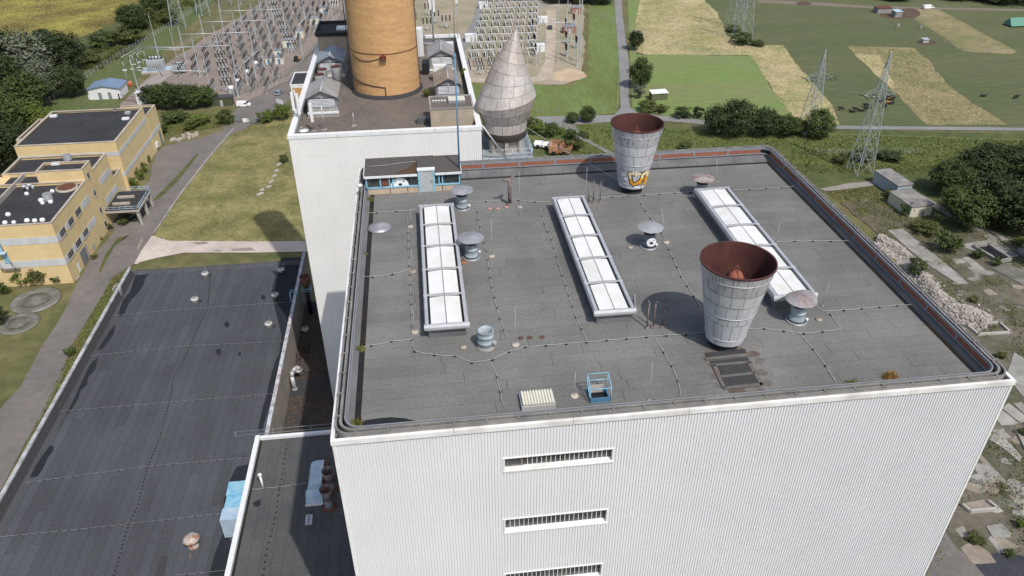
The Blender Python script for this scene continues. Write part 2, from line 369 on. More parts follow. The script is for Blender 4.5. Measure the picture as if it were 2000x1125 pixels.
# ------------------------------------------------------------------ skylights
def skylight(x0, x1, y0, y1, label, flap=False):
    r = thing('skylight', label, 'skylight', ((x0+x1)/2, y0, ZR), 'long skylights on the boiler house roof')
    ZS = ZR+.38; zt = ZS+.78
    MB().box(x0+.22, x1-.22, y0+.3, y1-.3, ZR, ZR+.72).build('curb', FELTL, r)
    MB().box(x0+.1, x1-.1, y0+.14, y1-.14, ZR+.66, ZS+.46).build('timber_plate', CONCL, r)
    for a, b, s in ((x0, x0+.26, 1), (x1-.26, x1, -1)):
        pr = [(a,ZS+.44),(b,ZS+.44),(b,zt),(a+.06,zt),(a,zt-.12)] if s > 0 else [(a,ZS+.44),(b,ZS+.44),(b,zt-.12),(b-.06,zt),(a,zt)]
        MB().extr(pr, 'y', y0+.26, y1-.26).build('side_rail', ALU, r)
    MB().extr([(y0,ZS+.45),(y0+.25,ZS+.45),(y0+.25,zt-.005),(y0+.10,zt+.02),(y0,zt-.15)], 'x', x0-.04, x1+.04).build('end_fascia', ALU, r)
    MB().extr([(y1-.25,ZS+.45),(y1,ZS+.45),(y1,zt-.10),(y1-.10,zt-.005),(y1-.25,zt-.005)], 'x', x0-.04, x1+.04).build('end_fascia', ALU, r)
    MB().box(x0+.2, x1-.2, y0+.2, y1-.2, ZS+.46, ZS+.50).build('trough_shade', BLACK, r)  # black strip painted for the shade between panels and side rails
    n = 5; q = (y1-y0-.5)/n; xm = (x0+x1)/2
    for i in range(n):
        a = y0+.25+q*i; b = a+q
        for s in (-1, 1):
            xe = xm+s*(xm-x0-.42); xc = xm+s*.035
            A = [(xe,a+.13,ZS+.50),(xc,a+.13,ZS+.50),(xc,b-.13,ZS+.50),(xe,b-.13,ZS+.50)]
            T = [(xe,a+.13,ZS+.64),(xc,a+.13,ZS+.74),(xc,b-.13,ZS+.74),(xe,b-.13,ZS+.64)]
            if s > 0: A = [A[1],A[0],A[3],A[2]]; T = [T[1],T[0],T[3],T[2]]
            MB().hexa(A, T).build('panel', SKYL, r)
        MB().box(xm-.03, xm+.03, a+.12, b-.12, ZS+.50, ZS+.755).build('ridge_bar', GREYM, r)
        if i:
            for d in (-.06, .06):
                m_ = MB()
                for s in (-1, 1):
                    xe = xm+s*(xm-x0-.0)
                    m_.hexa(*[[(min(xe,xm),a+d-.03,z0),(max(xe,xm),a+d-.03,z1),(max(xe,xm),a+d+.03,z1),(min(xe,xm),a+d+.03,z0)] for z0, z1 in
                             (((ZS+.75,ZS+.80) if s<0 else (ZS+.80,ZS+.75)), ((ZS+.79,ZS+.84) if s<0 else (ZS+.84,ZS+.79)))])
                m_.build('crossbar', ALU, r)
    if flap:
        MB().hexa([(x1-.1,y0+1.3,ZR+.02),(x1+.45,y0+1.5,ZR+.02),(x1+.5,y0+1.55,ZR+.02),(x1-.05,y0+1.4,ZR+.02)],
                  [(x1+.05,y0+.3,ZR+.75),(x1+.5,y0+2.3,ZR+.85),(x1+.55,y0+2.32,ZR+.85),(x1+.1,y0+.35,ZR+.75)]).build('torn_flap', ALU, r)
    return r
zs = ZR+1.12
s1a, s1b = (G(818,402,zs).x+G(830,640,zs).x)/2, (G(885,397,zs).x+G(917,632,zs).x)/2
s3a, s3b = (G(1359,369,zs).x+G(1512,582,zs).x)/2, (G(1420,365,zs).x+G(1601,574,zs).x)/2
sk2 = [G(1077,385,zs), G(1138,381,zs), G(1163,612,zs), G(1245,604,zs)]
sk1y = (G(872,636,zs).y, G(850,398,zs).y); sk3y = (G(1556,578,zs).y, G(1390,366,zs).y)
skylight(s1a, s1b, sk1y[0], sk1y[1], 'long white skylight beside the loose vent cap and left parapet')
skylight((sk2[0].x+sk2[2].x)/2, (sk2[1].x+sk2[3].x)/2, (sk2[2].y+sk2[3].y)/2, (sk2[0].y+sk2[1].y)/2, 'long white skylight with a torn metal flap at its corner', True)
skylight(s3a, s3b, sk3y[0], sk3y[1], 'long white skylight running behind the front funnel towards the brick parapet')
# ------------------------------------------------------------------ exhaust funnels (clad in single sheets)
PANELS = [M('funnel_sheet_%d' % i, c, .5, .09, .9, metal=.15, rnd=.05, streak=((.10,.075,.06), 1.3, s)) for i, (c, s) in enumerate((((.45,.455,.47), .9), ((.55,.565,.585), .25)))]
def funnel(x, y, label, seed):
    rng = random.Random(seed)
    r = thing('exhaust_funnel', label, 'funnel', (x,y,ZR), 'steel exhaust funnels on the boiler house roof')
    zb, zt, rb, rt = .62, 6.35, 1.22, 2.27
    R = lambda h: rb+(rt-rb)*((h-zb)/(zt-zb))**1.05
    MB().lathe((x,y,ZR), [(.95,-.02),(.95,.12),(.78,.14),(.78,.75)], 24).build('base_collar', DARK, r)
    MB().lathe((x,y,ZR), [(.5,zb+.1)]+[(R(zb+(zt-zb)*i/10)-.05, zb+(zt-zb)*i/10+(.1 if i==0 else 0)) for i in range(11)], 48).build('inner_shell', RUSTIN, r)
    MB().lathe((x,y,ZR), [(rt-.07,zt-.02),(rt-.06,zt+.05),(rt+.03,zt+.05),(rt+.03,zt-.06),(rt-.02,zt-.06)], 56).build('rim', RUSTIN, r)
    hs = [zb, 1.10, 2.45, 2.95, 3.95, 4.85, 5.72, zt-.03]
    for j in range(len(hs)-1):
        a, b = hs[j]+.016, hs[j+1]-.016; n = 16 if j else 8
        sub = 4 if n == 16 else 8
        P = MB().lathe((0,0,ZR), [(R(a),a),(R(b),b)], sub, True, False, .011/R(a), 2*PI/n-.011/R(a))
        k = len(P.v)//2
        me = P.mesh('cladding_sheet', PANELS[0 if j > 4 else 1])
        ph = rng.random()*2*PI
        for i in range(n):
            piece('cladding_sheet', me, r, (x+rng.uniform(-.006,.006), y+rng.uniform(-.006,.006), rng.uniform(-.006,.006)+0), (1,1,1), ph+2*PI*i/n)
    MB().lathe((x,y,ZR), [(R(z)-.015,z) for z in [zb+(zt-zb)*i/10 for i in range(11)]], 48).build('liner', BLACK, r)
    for h in (hs[1], 3.0, 5.72):
        MB().lathe((x,y,ZR), [(R(h)+.003,h-.03),(R(h)+.035,h),(R(h)+.003,h+.03)], 48).build('hoop', ALU, r)
    MB().lathe((x,y,ZR), [(.02,5.62),(.22,5.58),(.38,5.45),(.50,5.2),(.50,4.9),(.44,4.88),(.3,1.2)], 20).build('deflector_pot', M('pot_'+label[:6], (.30,.10,.065), .8, .2, 3), r)
    c = MB()
    for a in (0, PI/2):
        c.tube([(x+.55*math.cos(a), y+.55*math.sin(a), ZR+5.15), (x, y, ZR+6.0), (x-.55*math.cos(a), y-.55*math.sin(a), ZR+5.15)], .03, 6)
    c.lathe((x,y,ZR), [(.54,5.13),(.58,5.18),(.54,5.23)], 20); c.build('pot_bracket', RUST, r)
    return r, R
b2 = G(1412,671,ZR); b1 = G(1233,371,ZR)
F2, RF = funnel(b2.x, b2.y, 'grey clad funnel with rusty inside standing above the rust-stained roof patch', 3)
F1, _ = funnel(b1.x, b1.y, 'grey clad funnel with orange graffiti near its foot beside the rear parapet', 5)
# graffiti on the rear funnel: painted shapes hugging its skin
GO = M('graffiti_orange', (.72,.34,.03), .6, .1, 2); GY = M('graffiti_cream', (.85,.72,.42), .6, .08, 2); GW = M('graffiti_white', (.82,.83,.84), .6, .05, 2); GK = M('graffiti_black', (.02,.018,.016), .6, .1, 2)
def graff(name, mat, pts, lift):
    # pts in photo pixels on the funnel's visible side -> skin of the cone
    V = []
    for u, v in pts:
        d = ray(u, v); t = 40.; hit = None
        while t < 110:
            p = CAM+d*t; h = p.z-ZR
            if .62 < h < 6.3 and math.hypot(p.x-b1.x, p.y-b1.y) < RF(h)+lift: hit = p; break
            t += .01
        if hit is None: return
        V.append(hit)
    MB().sheet(V).build(name, mat, F1)
def gq(pts):   # crop coordinates (950..1450 x 200..480, x4)
    return [(950+a/4, 200+b/4) for a, b in pts]
def strip(name, mat, pts, wd, lift):
    for i in range(len(pts)-1):
        (a,b),(c,d) = pts[i], pts[i+1]; l = math.hypot(c-a,d-b) or 1; nx, ny = -(d-b)/l*wd, (c-a)/l*wd
        ex, ey = (c-a)/l*wd*.6, (d-b)/l*wd*.6
        graff(name, mat, gq([(a+nx-ex,b+ny-ey),(a-nx-ex,b-ny-ey),(c-nx+ex,d-ny+ey),(c+nx+ex,d+ny+ey)]), lift)
Cs = [(1205,560),(1150,562),(1118,555),(1128,600),(1135,630),(1150,642),(1172,636),(1195,618),(1215,605)]
As = [(1200,636),(1210,600),(1225,565),(1245,548),(1262,546)]; As2 = [(1262,546),(1252,580),(1240,612),(1236,636)]; A3 = [(1215,598),(1248,590)]
for s_ in (Cs, As, As2, A3): strip('graffiti_outline', GK, s_, 16, .035)
for s_ in (Cs[:4], As[1:], As2[:2]): strip('graffiti_letter', GY, s_, 9, .050)
for s_ in (Cs[3:], As[:2], As2[1:], A3): strip('graffiti_letter', GO, s_, 9, .055)
for poly in ([(1052,552),(1085,548),(1098,566),(1070,572)], [(1072,590),(1100,585),(1110,604),(1085,606)], [(1140,545),(1170,538),(1180,552),(1150,556)],
             [(1150,656),(1180,650),(1190,668),(1160,672)], [(1185,656),(1225,648),(1228,664),(1190,674)]):
    graff('graffiti_cloud', GW, gq(poly), .03)
# ------------------------------------------------------------------ mushroom vents
def mushroom(capmat, bodymat=VENT, bent=False, capd=1.0, seed=1):
    r = thing('roof_vent', 'x', 'vent')
    MB().lathe((0,0,0), [(.72,0),(.72,.10),(.60,.12)], 28).build('base_flange', GREYM, r)
    MB().lathe((0,0,0), [(.50,.10),(.50,.16),(.55,.2),(.55,.26),(.50,.30),(.48,.72),(.52,.75),(.52,.80),(.47,.83),(.46,1.18),(.49,1.20),(.49,1.26)], 28).build('body', bodymat, r)
    MB().lathe((0,0,0), [(.40,1.22),(.38,1.86)], 24).build('throat', DARK, r)
    n = 36; P = [(0,0,2.05)]; F = []; rng = random.Random(seed)
    for k, (rr, zz) in enumerate(((.35,1.94),(.7,1.83),(capd,1.72))):
        for i in range(n):
            a = 2*PI*i/n; dz = 0
            if bent: dz = max(0, math.cos(a-.5))**3*(.28 if k == 2 else .10 if k == 1 else 0)
            P.append((rr*math.cos(a), rr*math.sin(a), zz+dz+(rng.uniform(-.015,.015) if k == 2 else 0)))
    F += [(0, 1+i, 1+(i+1)%n) for i in range(n)]
    for k in range(2):
        F += [(1+k*n+i, 1+(k+1)*n+i, 1+(k+1)*n+(i+1)%n, 1+k*n+(i+1)%n) for i in range(n)]
    MB().add(P, F, True).build('cap', capmat, r)
    MB().add([(p[0]*.995, p[1]*.995, p[2]-.025) for p in P], [tuple(reversed(f)) for f in F], True).build('cap_underside', GREYM, r)
    m_ = MB()
    for a in (.4, 2.5, 4.6): m_.bar((.50*math.cos(a), .50*math.sin(a), 1.2), (.62*math.cos(a), .62*math.sin(a), 1.72), .04)
    m_.build('cap_bracket', GREYM, r)
    MB().cyl((.45,-.35,.35), .11, (.56,-.46,.35), .11, 10).build('junction_box', WHITE, r)
    return r
GRP = 'mushroom vents on the boiler house roof'
v0 = mushroom(CAPM)
place(v0, False, G(903,406,ZR), .2, 'blue-grey mushroom vent standing beside the blue-framed penthouse', GRP)
place(v0, True, G(921,502,ZR), .9, 'blue-grey mushroom vent next to a round rusty lid', GRP)
mid = mushroom(M('pale_zinc_cap', (.46,.46,.47), .4, .12, 2, metal=.4), M('dark_steel_body', (.20,.24,.27), .4, .2, 3, metal=.4), seed=4)
mp_ = G(1266.6,481,ZR); place(mid, False, mp_, 0, 'mushroom vent with a white painted face on its dark body', GRP)
fc = MB().lathe((0,0,0), [(.02,0),(.38,0)], 24); fc.v = [(p[0], -.59-.02*math.cos(p[0]*2), .70+p[1]) for p in fc.v]; fc.build('painted_face', GW, mid)
fn = MB().lathe((0,0,0), [(.01,0),(.12,0)], 16); fn.v = [(p[0]*1.25, -.625, .64+p[1]) for p in fn.v]; fn.build('painted_nose', GK, mid)
e_ = MB()
for s in (-1, 1): e_.box(s*.2-.07, s*.2+.07, -.628, -.618, .84, .87)
e_.build('painted_eyes', GK, mid)
vr = mushroom(M('stained_cap', (.40,.38,.38), .5, .15, 2, metal=.3, col2=(.24,.13,.09), sc2=1.1, mix=.35), VENT, True, 1.02, 9)
place(vr, False, G(1555,626,ZR), 0, 'mushroom vent with a bent stained cap beside the skylight end', GRP)
vf = mushroom(CAPR, VENT, False, 1.0, 6); q = G(1373,350,ZR+1.62); place(vf, False, (q.x, q.y, ZR), 0, 'mushroom vent with a brown rusted cap behind the skylight end', GRP)
lc = MB(); P = [(0,0,.36)]; n = 36
lc.lathe((0,0,0), [(0.01,.36),(.35,.26),(.72,.13),(1.02,0.0),(1.0,-.03),(.02,.3)], 36)
o = lc.build('loose_hat', CAPM); q = G(741,443,ZR+.1); o.location = (q.x, q.y, ZR+.06); tag(o, 'loose conical zinc vent cap lying across the dark gutter', 'vent cap')
op = thing('vent_pipe', 'open pale blue vent pipe without a cap near the skylight end', 'vent', G(949,676,ZR))
X = op.location; MB().lathe(X, [(.62,0),(.62,.10),(.5,.12)], 28).build('base_flange', CONC, op)
MB().lathe(X, [(.52,.08),(.52,.4),(.56,.42),(.56,.47),(.52,.5),(.52,.88),(.56,.9),(.56,.95),(.52,.98),(.52,1.28),(.55,1.3),(.46,1.3),(.46,.5)], 28).build('body', VENT, op)
MB().lathe(X, [(.46,.5),(.02,.5)], 24).build('bottom', CONC, op); MB().lathe(X, [(.15,.5),(.15,.95),(.02,.96)], 14).build('fan_hub', CONC, op)
MB().cyl((X.x+.45,X.y-.3,ZR+.5), .14, (X.x+.62,X.y-.42,ZR+.5), .14, 12).build('junction_box', CONCL, op)
# ------------------------------------------------------------------ pipes
tp = thing('vent_pipe', 'brown T-shaped vent pipe standing near the penthouse', 'pipe', G(995.5,400,ZR)); X = Vector(tp.location)
MB().lathe(X, [(.30,0),(.30,.06),(.22,.16),(.17,.2)], 18).build('foot', RUSTPIPE, tp)
MB().cyl(X+Vector((0,0,.15)), .165, X+Vector((0,0,2.46)), .165, 16).build('stem', RUSTPIPE, tp)
MB().cyl(X+Vector((0,0,2.36)), .14, X+Vector((-.50,-.06,2.42)), .14, 14, False).build('arm', RUSTPIPE, tp)
MB().cyl(X+Vector((0,0,2.36)), .14, X+Vector((.40,.24,2.66)), .14, 14, False).build('arm', RUSTPIPE, tp)
rp = thing('rusty_pipe', 'x', 'pipe')
MB().lathe((0,0,0), [(.17,0),(.17,.05),(.10,.12),(.05,.14)], 12).build('foot', RUSTPIPE, rp)
MB().tube([(0,0,.1),(0,0,1.98),(-.03,-.02,2.08),(-.09,-.05,2.13),(-.14,-.08,2.08)], .05, 8).build('stem', RUSTPIPE, rp)
us = False
for u, v, g_ in ((1263,641,0),(1275.5,640,0),(1294,638.5,0),(1149,397,1),(1158.5,396,1),(1171.5,395,1)):
    place(rp, us, G(u,v,ZR), random.uniform(0,6), ('thin rusty hooked pipe in the row beside the front funnel shadow','thin rusty hooked pipe in the row by the skylight before the graffiti funnel')[g_],
          ('rusty pipes by the front funnel','rusty pipes by the graffiti funnel')[g_]); us = True
# ------------------------------------------------------------------ lightning rods, weights, lids
def rod(bu, tu, label, disc=True, zz=ZR):
    b = G(bu[0], bu[1], zz); t = thing('lightning_rod', label, 'lightning rod', b, 'lightning rods on the boiler house roof')
    if disc: MB().lathe(b, [(.24,0),(.25,.05),(.22,.09),(.02,.10)], 16).build('weight', BONE, t)
    else: MB().box(b.x-.06,b.x+.06,b.y-.06,b.y+.06,b.z,b.z+.05).build('weight', BONE, t)
    tt = OY(tu[0], tu[1], b.y); h = max(.8, tt.z-b.z)
    MB().cyl((b.x,b.y,b.z+.05), .016, (b.x+(tt.x-b.x), b.y, b.z+h), .009, 5).build('rod', WIRE, t)
rod((1015,405),(1014,335),'thin lightning rod on a pale disc beside the T-shaped pipe')
rod((1007,674),(1006,597),'thin lightning rod on a pale disc between the capless vent and the wire')
rod((802,443),(801,408),'thin lightning rod beside the loose vent cap')
rod((807,531),(803,486),'thin lightning rod on a disc joined by a wire to the left gutter')
rod((811,649),(806,606),'thin lightning rod on a disc at the skylight foot near the left gutter')
rod((960,501),(960,427),'thin lightning rod on a disc right of the vent with the rusty lid')
rod((1301,474),(1292,405),'leaning lightning rod beside the vent with the painted face')
rod((1401,355),(1400,310),'thin lightning rod beside the brown rusted vent cap', False)
rod((1515,475),(1523,435),'thin lightning rod beside the rail of the last skylight', False)
rod((1607,597),(1620,549),'thin lightning rod beyond the bent vent cap', False)
rod((1122,774),(1124,727),'thin lightning rod on a round disc between the hatch cage and small rooflight')
rod((1268,781),(1275,707),'thin lightning rod rising behind the front parapet right of the blue cage', False)
rod((1143,388),(1147,325),'thin lightning rod leaning by the skylight before the graffiti funnel', False)
def disc(u, v, label, mat=BONE, r=.22, g_='round lids on the boiler house roof'):
    b = G(u, v, ZR); single(MB().lathe(b, [(.9*r,0),(r,.03),(r,.08),(.02,.10)], 16), 'roof_disc', mat, label, 'disc', g_)
for u in (957,972,989): disc(u, 408-(3 if u > 980 else 0), 'small pink disc in the row before the T-shaped pipe', PINK, .19, 'pink discs')
disc(905,513,'rusty orange lid beside the skylight and vent', M('orange_lid',(.30,.13,.07),.8,.2,4), .30)
disc(905,679,'beige disc before the skylight end by the capless vent'); disc(1231,484,'beige disc left of the vent with the painted face'); disc(1599,625,'pale disc beside the vent with the bent cap')
for u, v in ((1017,661),(1035,660),(1059,659)):
    b = G(u,v,ZR); single(MB().lathe(b, [(.10,0),(.16,.02),(.16,.06),(.09,.06),(.09,.01)], 14), 'roof_ring', RUST, 'small rusty ring in the row right of the capless vent', 'ring', 'rusty rings')
# ------------------------------------------------------------------ lightning conductor wires on their blocks
HOLD = MB().hexa([(-.085,-.085,0),(.085,-.085,0),(.085,.085,0),(-.085,.085,0)], [(-.05,-.05,.10),(.05,-.05,.10),(.05,.05,.10),(-.05,.05,.10)]).mesh('holder', BLACK)
def wire(pts, label, z=ZR, n_=None, wob=.03, step=1.3, grp='lightning conductor wires on the boiler house roof', r=.016, bare=False, hm=None):
    Q = [G(u,v,z) for u, v in pts]; L_ = sum((Q[i+1]-Q[i]).length for i in range(len(Q)-1))
    t = thing('conductor_wire', label, 'wire', Q[0], grp); n = max(2, int(L_/step)); path = []
    for k in range(n+1):
        s = L_*k/n
        for i in range(len(Q)-1):
            l = (Q[i+1]-Q[i]).length
            if s <= l+1e-6: path.append(Q[i].lerp(Q[i+1], s/l if l else 0)); break
            s -= l
    fine = []
    for i in range(len(path)-1):
        fine += [path[i]+Vector((0,0,.10)), path[i].lerp(path[i+1],.5)+Vector((random.uniform(-wob,wob), random.uniform(-wob,wob), .055))]
    fine.append(path[-1]+Vector((0,0,.1)))
    if not bare: MB().tube(fine, r, 4, False).build('wire', WIRE, t)
    for p in path[1:-1] if not bare else path: piece('holder', hm or HOLD, t, p, (1,1,1), random.uniform(0,1.5))
wire([(697,419),(712,418),(812,411)], 'white wire from the left gutter past the loose vent cap')
wire([(796,427),(801,554),(806,660)], 'white wire running along the skylight by the left gutter', wob=.01)
wire([(690,541),(733,542),(770,536),(802,528)], 'short white wire curving from the left gutter to a rod disc')
wire([(684,684),(717,678),(768,667),(805,665),(807,687),(843,694),(900,697),(922,710),(955,706),(990,693),(1000,680),(1080,675),(1150,669),(1250,660),(1365,652),(1460,644),(1515,642),(1548,654),(1580,652),(1642,644)], 'longest white wire zigzagging across the roof before the skylights')
wire([(1642,643),(1637,634),(1610,600),(1590,598)], 'short white wire behind the bent vent cap')
wire([(917,395),(960,394),(1000,391),(1050,396),(1076,395)], 'white wire passing behind the T-shaped pipe foot')
wire([(930,402),(940,455),(950,490),(960,560),(975,620),(992,668)], 'white wire running along the roof between the first two skylights', wob=.01)
wire([(1055,409),(1062,435),(1078,470),(1092,520),(1125,620),(1147,667)], 'white wire running along the shaded side of the middle skylight', wob=.01)
wire([(1165,388),(1190,386),(1225,383),(1270,382),(1300,378),(1340,377),(1378,374)], 'white wire passing before the foot of the graffiti funnel')
wire([(1245,386),(1265,420),(1290,450),(1330,540),(1368,600)], 'white wire running between the face vent and the front funnel', wob=.01)
wire([(1432,372),(1480,370),(1558,365)], 'white wire from the last skylight to the brick parapet corner')
wire([(1518,474),(1550,472),(1658,472)], 'white wire from the middle of the last skylight to the brick parapet')
wire([(1612,609),(1650,607),(1700,602),(1765,597),(1787,596)], 'white wire from the bent vent to the brick parapet')
wire([(1280,663),(1297,690),(1312,715),(1322,733),(1330,776)], 'white wire running to the front parapet left of the rusty patch', wob=.02)
wire([(1563,653),(1570,663),(1587,682),(1605,702),(1616,722),(1633,750)], 'white wire running to the front parapet right of the rusty patch', wob=.02)
wire([(958,710),(975,745),(980,783),(985,797)], 'white wire running to the front parapet left of the small rooflight', wob=.05)
# ------------------------------------------------------------------ small rooflight, hatch cage, patch
c0 = G(1019,800,ZR+.1); c1 = G(1085,793,ZR+.1); c2 = G(1080,768,ZR+.4)
x0, x1, y0 = c0.x, c1.x, c0.y-.05; y1 = y0+1.25
rl = thing('rooflight', 'small ribbed cream rooflight beside the front parapet', 'skylight', ((x0+x1)/2,y0,ZR))
MB().box(x0,x1,y0,y1,ZR,ZR+.30).build('curb', ALU, rl); MB().box(x0+.1,x1-.1,y0+.06,y1-.06,ZR+.3,ZR+.42).build('timber_plate', CONCL, rl)
CREAM = M('cream_sheet', (.70,.68,.56), .5, .08, 2); q = (x1-x0-.1)/11
for i in range(11):
    a = x0+.05+q*i; MB().extr([(a+.015,ZR+.42),(a+q-.015,ZR+.42),(a+q-.04,ZR+.50),(a+.04,ZR+.50)], 'y', y0+.04, y1-.04).build('rib_panel', CREAM, rl)
cg = G(1172,786,ZR); hc = thing('hatch_cage', 'light blue tubular cage round the open roof hatch', 'hatch', cg); X = Vector(cg)
m_ = MB(); a, b = -.62, .62; yb, yf_ = .0, .95
for x in (a, b):
    m_.tube([X+Vector((x,yf_,0)), X+Vector((x,yf_,1.45)), X+Vector((x,.0,1.05)), X+Vector((x,0,.1))], .028, 6)
for y_, z_ in ((yf_,1.45),(yf_,.95),(0,1.05)): m_.tube([X+Vector((a,y_,z_)), X+Vector((b,y_,z_))], .028, 6)
m_.tube([X+Vector((a,yf_,.95)), X+Vector((a,.1,.35))], .028, 6)
m_.build('railing', BLUE, hc)
m_ = MB(); m_.box(X.x-.55,X.x+.55,X.y-.0,X.y+.05,ZR,ZR+.34); m_.box(X.x-.55,X.x-.5,X.y+.05,X.y+.85,ZR,ZR+.34); m_.box(X.x+.5,X.x+.55,X.y+.05,X.y+.85,ZR,ZR+.34); m_.box(X.x-.55,X.x+.55,X.y+.85,X.y+.9,ZR,ZR+.34)
m_.build('curb', BLUED, hc); MB().box(X.x-.5,X.x+.5,X.y+.05,X.y+.85,ZR+.003,ZR+.03).build('opening', DARK, hc)
MB().hexa([(X.x-.5,X.y+.80,ZR+.1),(X.x+.3,X.y+.80,ZR+.1),(X.x+.3,X.y+.84,ZR+.1),(X.x-.5,X.y+.84,ZR+.1)],[(X.x-.5,X.y+.86,ZR+.62),(X.x+.4,X.y+.86,ZR+.62),(X.x+.4,X.y+.9,ZR+.62),(X.x-.5,X.y+.9,ZR+.62)]).build('lid', CONCL, hc)
p0 = G(1398,715,ZR); p1 = G(1493,757,ZR)
pt = thing('roof_patch', 'rust-stained patched roof area below the front funnel with grey straps', 'roof patch', (G(1430,735,ZR)))
def qz(name, mat, pts, z0, z1): MB().prism([G(u,v,ZR)[:2] for u, v in pts], z0, z1).build(name, mat, pt)
for u, v, ra in ((1385,690,9),(1405,683,10),(1440,684,9),(1470,692,10),(1484,705,9),(1392,712,8),(1398,735,9),(1485,728,10),(1500,748,9),(1408,752,9),(1440,765,12),(1480,764,10),(1376,700,6)):
    qz('stain', STAIN, [(u+ra*1.5*math.cos(t*PI/7)*random.uniform(.6,1.2), v+ra*.8*math.sin(t*PI/7)*random.uniform(.6,1.2)) for t in range(14)], ZR+.006, ZR+.008+.0004*(u%10))
qz('dark_sheet', FELTD, [(1378,690),(1455,682),(1458,690),(1378,698)], ZR+.012, ZR+.05)
qz('dark_sheet', FELTD, [(1386,706),(1460,699),(1464,706),(1390,714)], ZR+.012, ZR+.05)
qz('cover_sheet', FELTD, [(1402,714),(1464,707),(1488,749),(1418,757)], ZR+.012, ZR+.06)
for p in ([(1376,701),(1462,695),(1464,698),(1378,705)], [(1388,713),(1468,706),(1470,710),(1390,717)], [(1390,715),(1397,714),(1418,758),(1411,760)], [(1459,710),(1465,708),(1492,752),(1485,755)], [(1408,735),(1472,728),(1474,732),(1410,739)], [(1414,757),(1488,749),(1491,755),(1414,762)]):
    qz('strap', STRAP, p, ZR+.06, ZR+.085)
# weeds and drain spots in the gutters
def weed(u, v, z, label, h=.5, n=60, spread=.4, mat=PLANT, name='weed_tuft', grp='weeds on the roofs'):
    b = G(u,v,z); m_ = MB()
    for i in range(n):
        a = random.uniform(0,2*PI); rr = random.uniform(0,spread); x, y_ = b.x+rr*math.cos(a), b.y+rr*math.sin(a)*.6
        hh = h*random.uniform(.5,1); dx, dy = random.uniform(-.3,.3)*h, random.uniform(-.3,.3)*h; w_ = .05
        m_.add([(x-w_,y_,z),(x+w_,y_,z),(x+dx,y_+dy,z+hh)], [(0,1,2)])
    single(m_, name, mat, label, 'weed', grp)
weed(698,830,58.965,'green weed tuft in the gutter corner by the front parapet'); weed(703,684,58.965,'brownish weed tuft in the left gutter by the long wire', .4)
weed(722,392,58.965,'yellowish weed tuft in the gutter at the penthouse corner', .4); weed(714,497,58.965,'small green weed in the left gutter by the skylight', .25, 30, .2)
weed(1737,737,ZR,'orange dry grass tuft behind the front parapet', .55, 120, .55, M('dry_grass',(.28,.17,.05),.8,.35,4)); weed(1665,747,ZR,'dark moss clump behind the front parapet', .15, 60, .6)

pud = MB().prism([G(u,v,ZR)[:2] for u, v in ((707,829),(713,821),(740,817),(762,815),(790,817),(815,823),(830,826),(760,834),(706,838))], ZR+.008, ZR+.012)
pud.build('wet_shade_patch', WET_SHADE, roof)
# ------------------------------------------------------------------ penthouse on the roof
pa, pb, py = .66, 9.05, 31.45
ph = thing('penthouse', 'blue-framed rooftop penthouse with torn felt roof and grey door', 'penthouse', ((pa+pb)/2, py, ZR))
TILEW = M('cream_panel', (.52,.42,.31), .7, .12, 1.2, streak=((.22,.17,.12), 1.4, .5))
yb_ = 34.6; dx0, dx1 = OY(820,350,py).x, OY(846,350,py).x
MB().box(pa+.1, pb-.1, py+.25, yb_-.1, ZR, 60.74).build('core', DARK, ph)
MB().box(pa+.02, pa+.1, py+.05, yb_, ZR, 60.78).build('side_wall', BLUED, ph); MB().box(pb-.1, pb-.02, py+.05, yb_, ZR, 60.78).build('side_wall', BLUE, ph)
MB().box(pa+.1, pb-.1, yb_-.1, yb_-.02, ZR, 60.76).build('rear_wall', BLUE, ph)
segs = [(pa+.1, 2.75, ), (2.75, 4.3), (4.3, dx0-.05), (dx1+.05, 7.4), (7.4, pb-.1)]
for a, b in segs: MB().box(a+.03, b-.03, py+.04, py+.24, ZR+.02, ZR+.60).build('parapet_panel', TILEW, ph)
fr = [MB().box(a_, b_, py, py+.245, 60.58, 60.72) for a_, b_ in ((pa, dx0-.165), (dx1+.165, pb))]+[MB().box(a_, b_, py-.02, py+.25, ZR+.61, ZR+.72) for a_, b_ in ((pa+.05, dx0-.165), (dx1+.165, pb-.05))]
for f in fr: f.build('frame_beam', BLUE, ph)
for x in (pa+.07, 1.95, 2.75, 3.05, dx0-.08, dx1+.08, 7.15, 7.45, pb-.07): MB().box(x-.06, x+.06, py+.01, py+.23, ZR+.72, 60.58).build('frame_post', BLUE, ph)
for a, b in ((pa+.13,1.89),(2.01,2.69),(3.11,4.5),(4.55,dx0-.14),(dx1+.14,7.09),(7.51,pb-.13)): MB().box(a, b, py+.12, py+.15, ZR+.72, 60.58).build('window_pane', GLASS, ph)
bl = MB()
for i in range(7): bl.box(2.05, 2.66, py+.08, py+.11, ZR+.76+i*.115, ZR+.82+i*.115)
bl.build('blind', M('red_blind', (.25,.09,.06), .8, .3, 6), ph)
MB().box(dx0-.16, dx0, py-.06, py+.25, ZR, 61.12).build('door_post', BLUE, ph); MB().box(dx1, dx1+.16, py-.06, py+.25, ZR, 61.12).build('door_post', BLUE, ph)
MB().box(dx0-.2, dx1+.2, py-.10, py+.4, 61.12, 61.24).build('door_lintel', WHITE, ph)
dr = MB().box(dx0, dx1, py-.02, py+.05, ZR+.03, 61.1).build('door', M('grey_door', (.42,.45,.47), .6, .12, 2, streak=((.25,.2,.17),2,.3)), ph)
MB().box(dx1-.15, dx1-.07, py-.08, py-.02, ZR+1.0, ZR+1.16).build('handle', RUSTPIPE, dr)
PF = M('penthouse_felt', (.085,.078,.072), .9, .2, 3)
rf = MB()
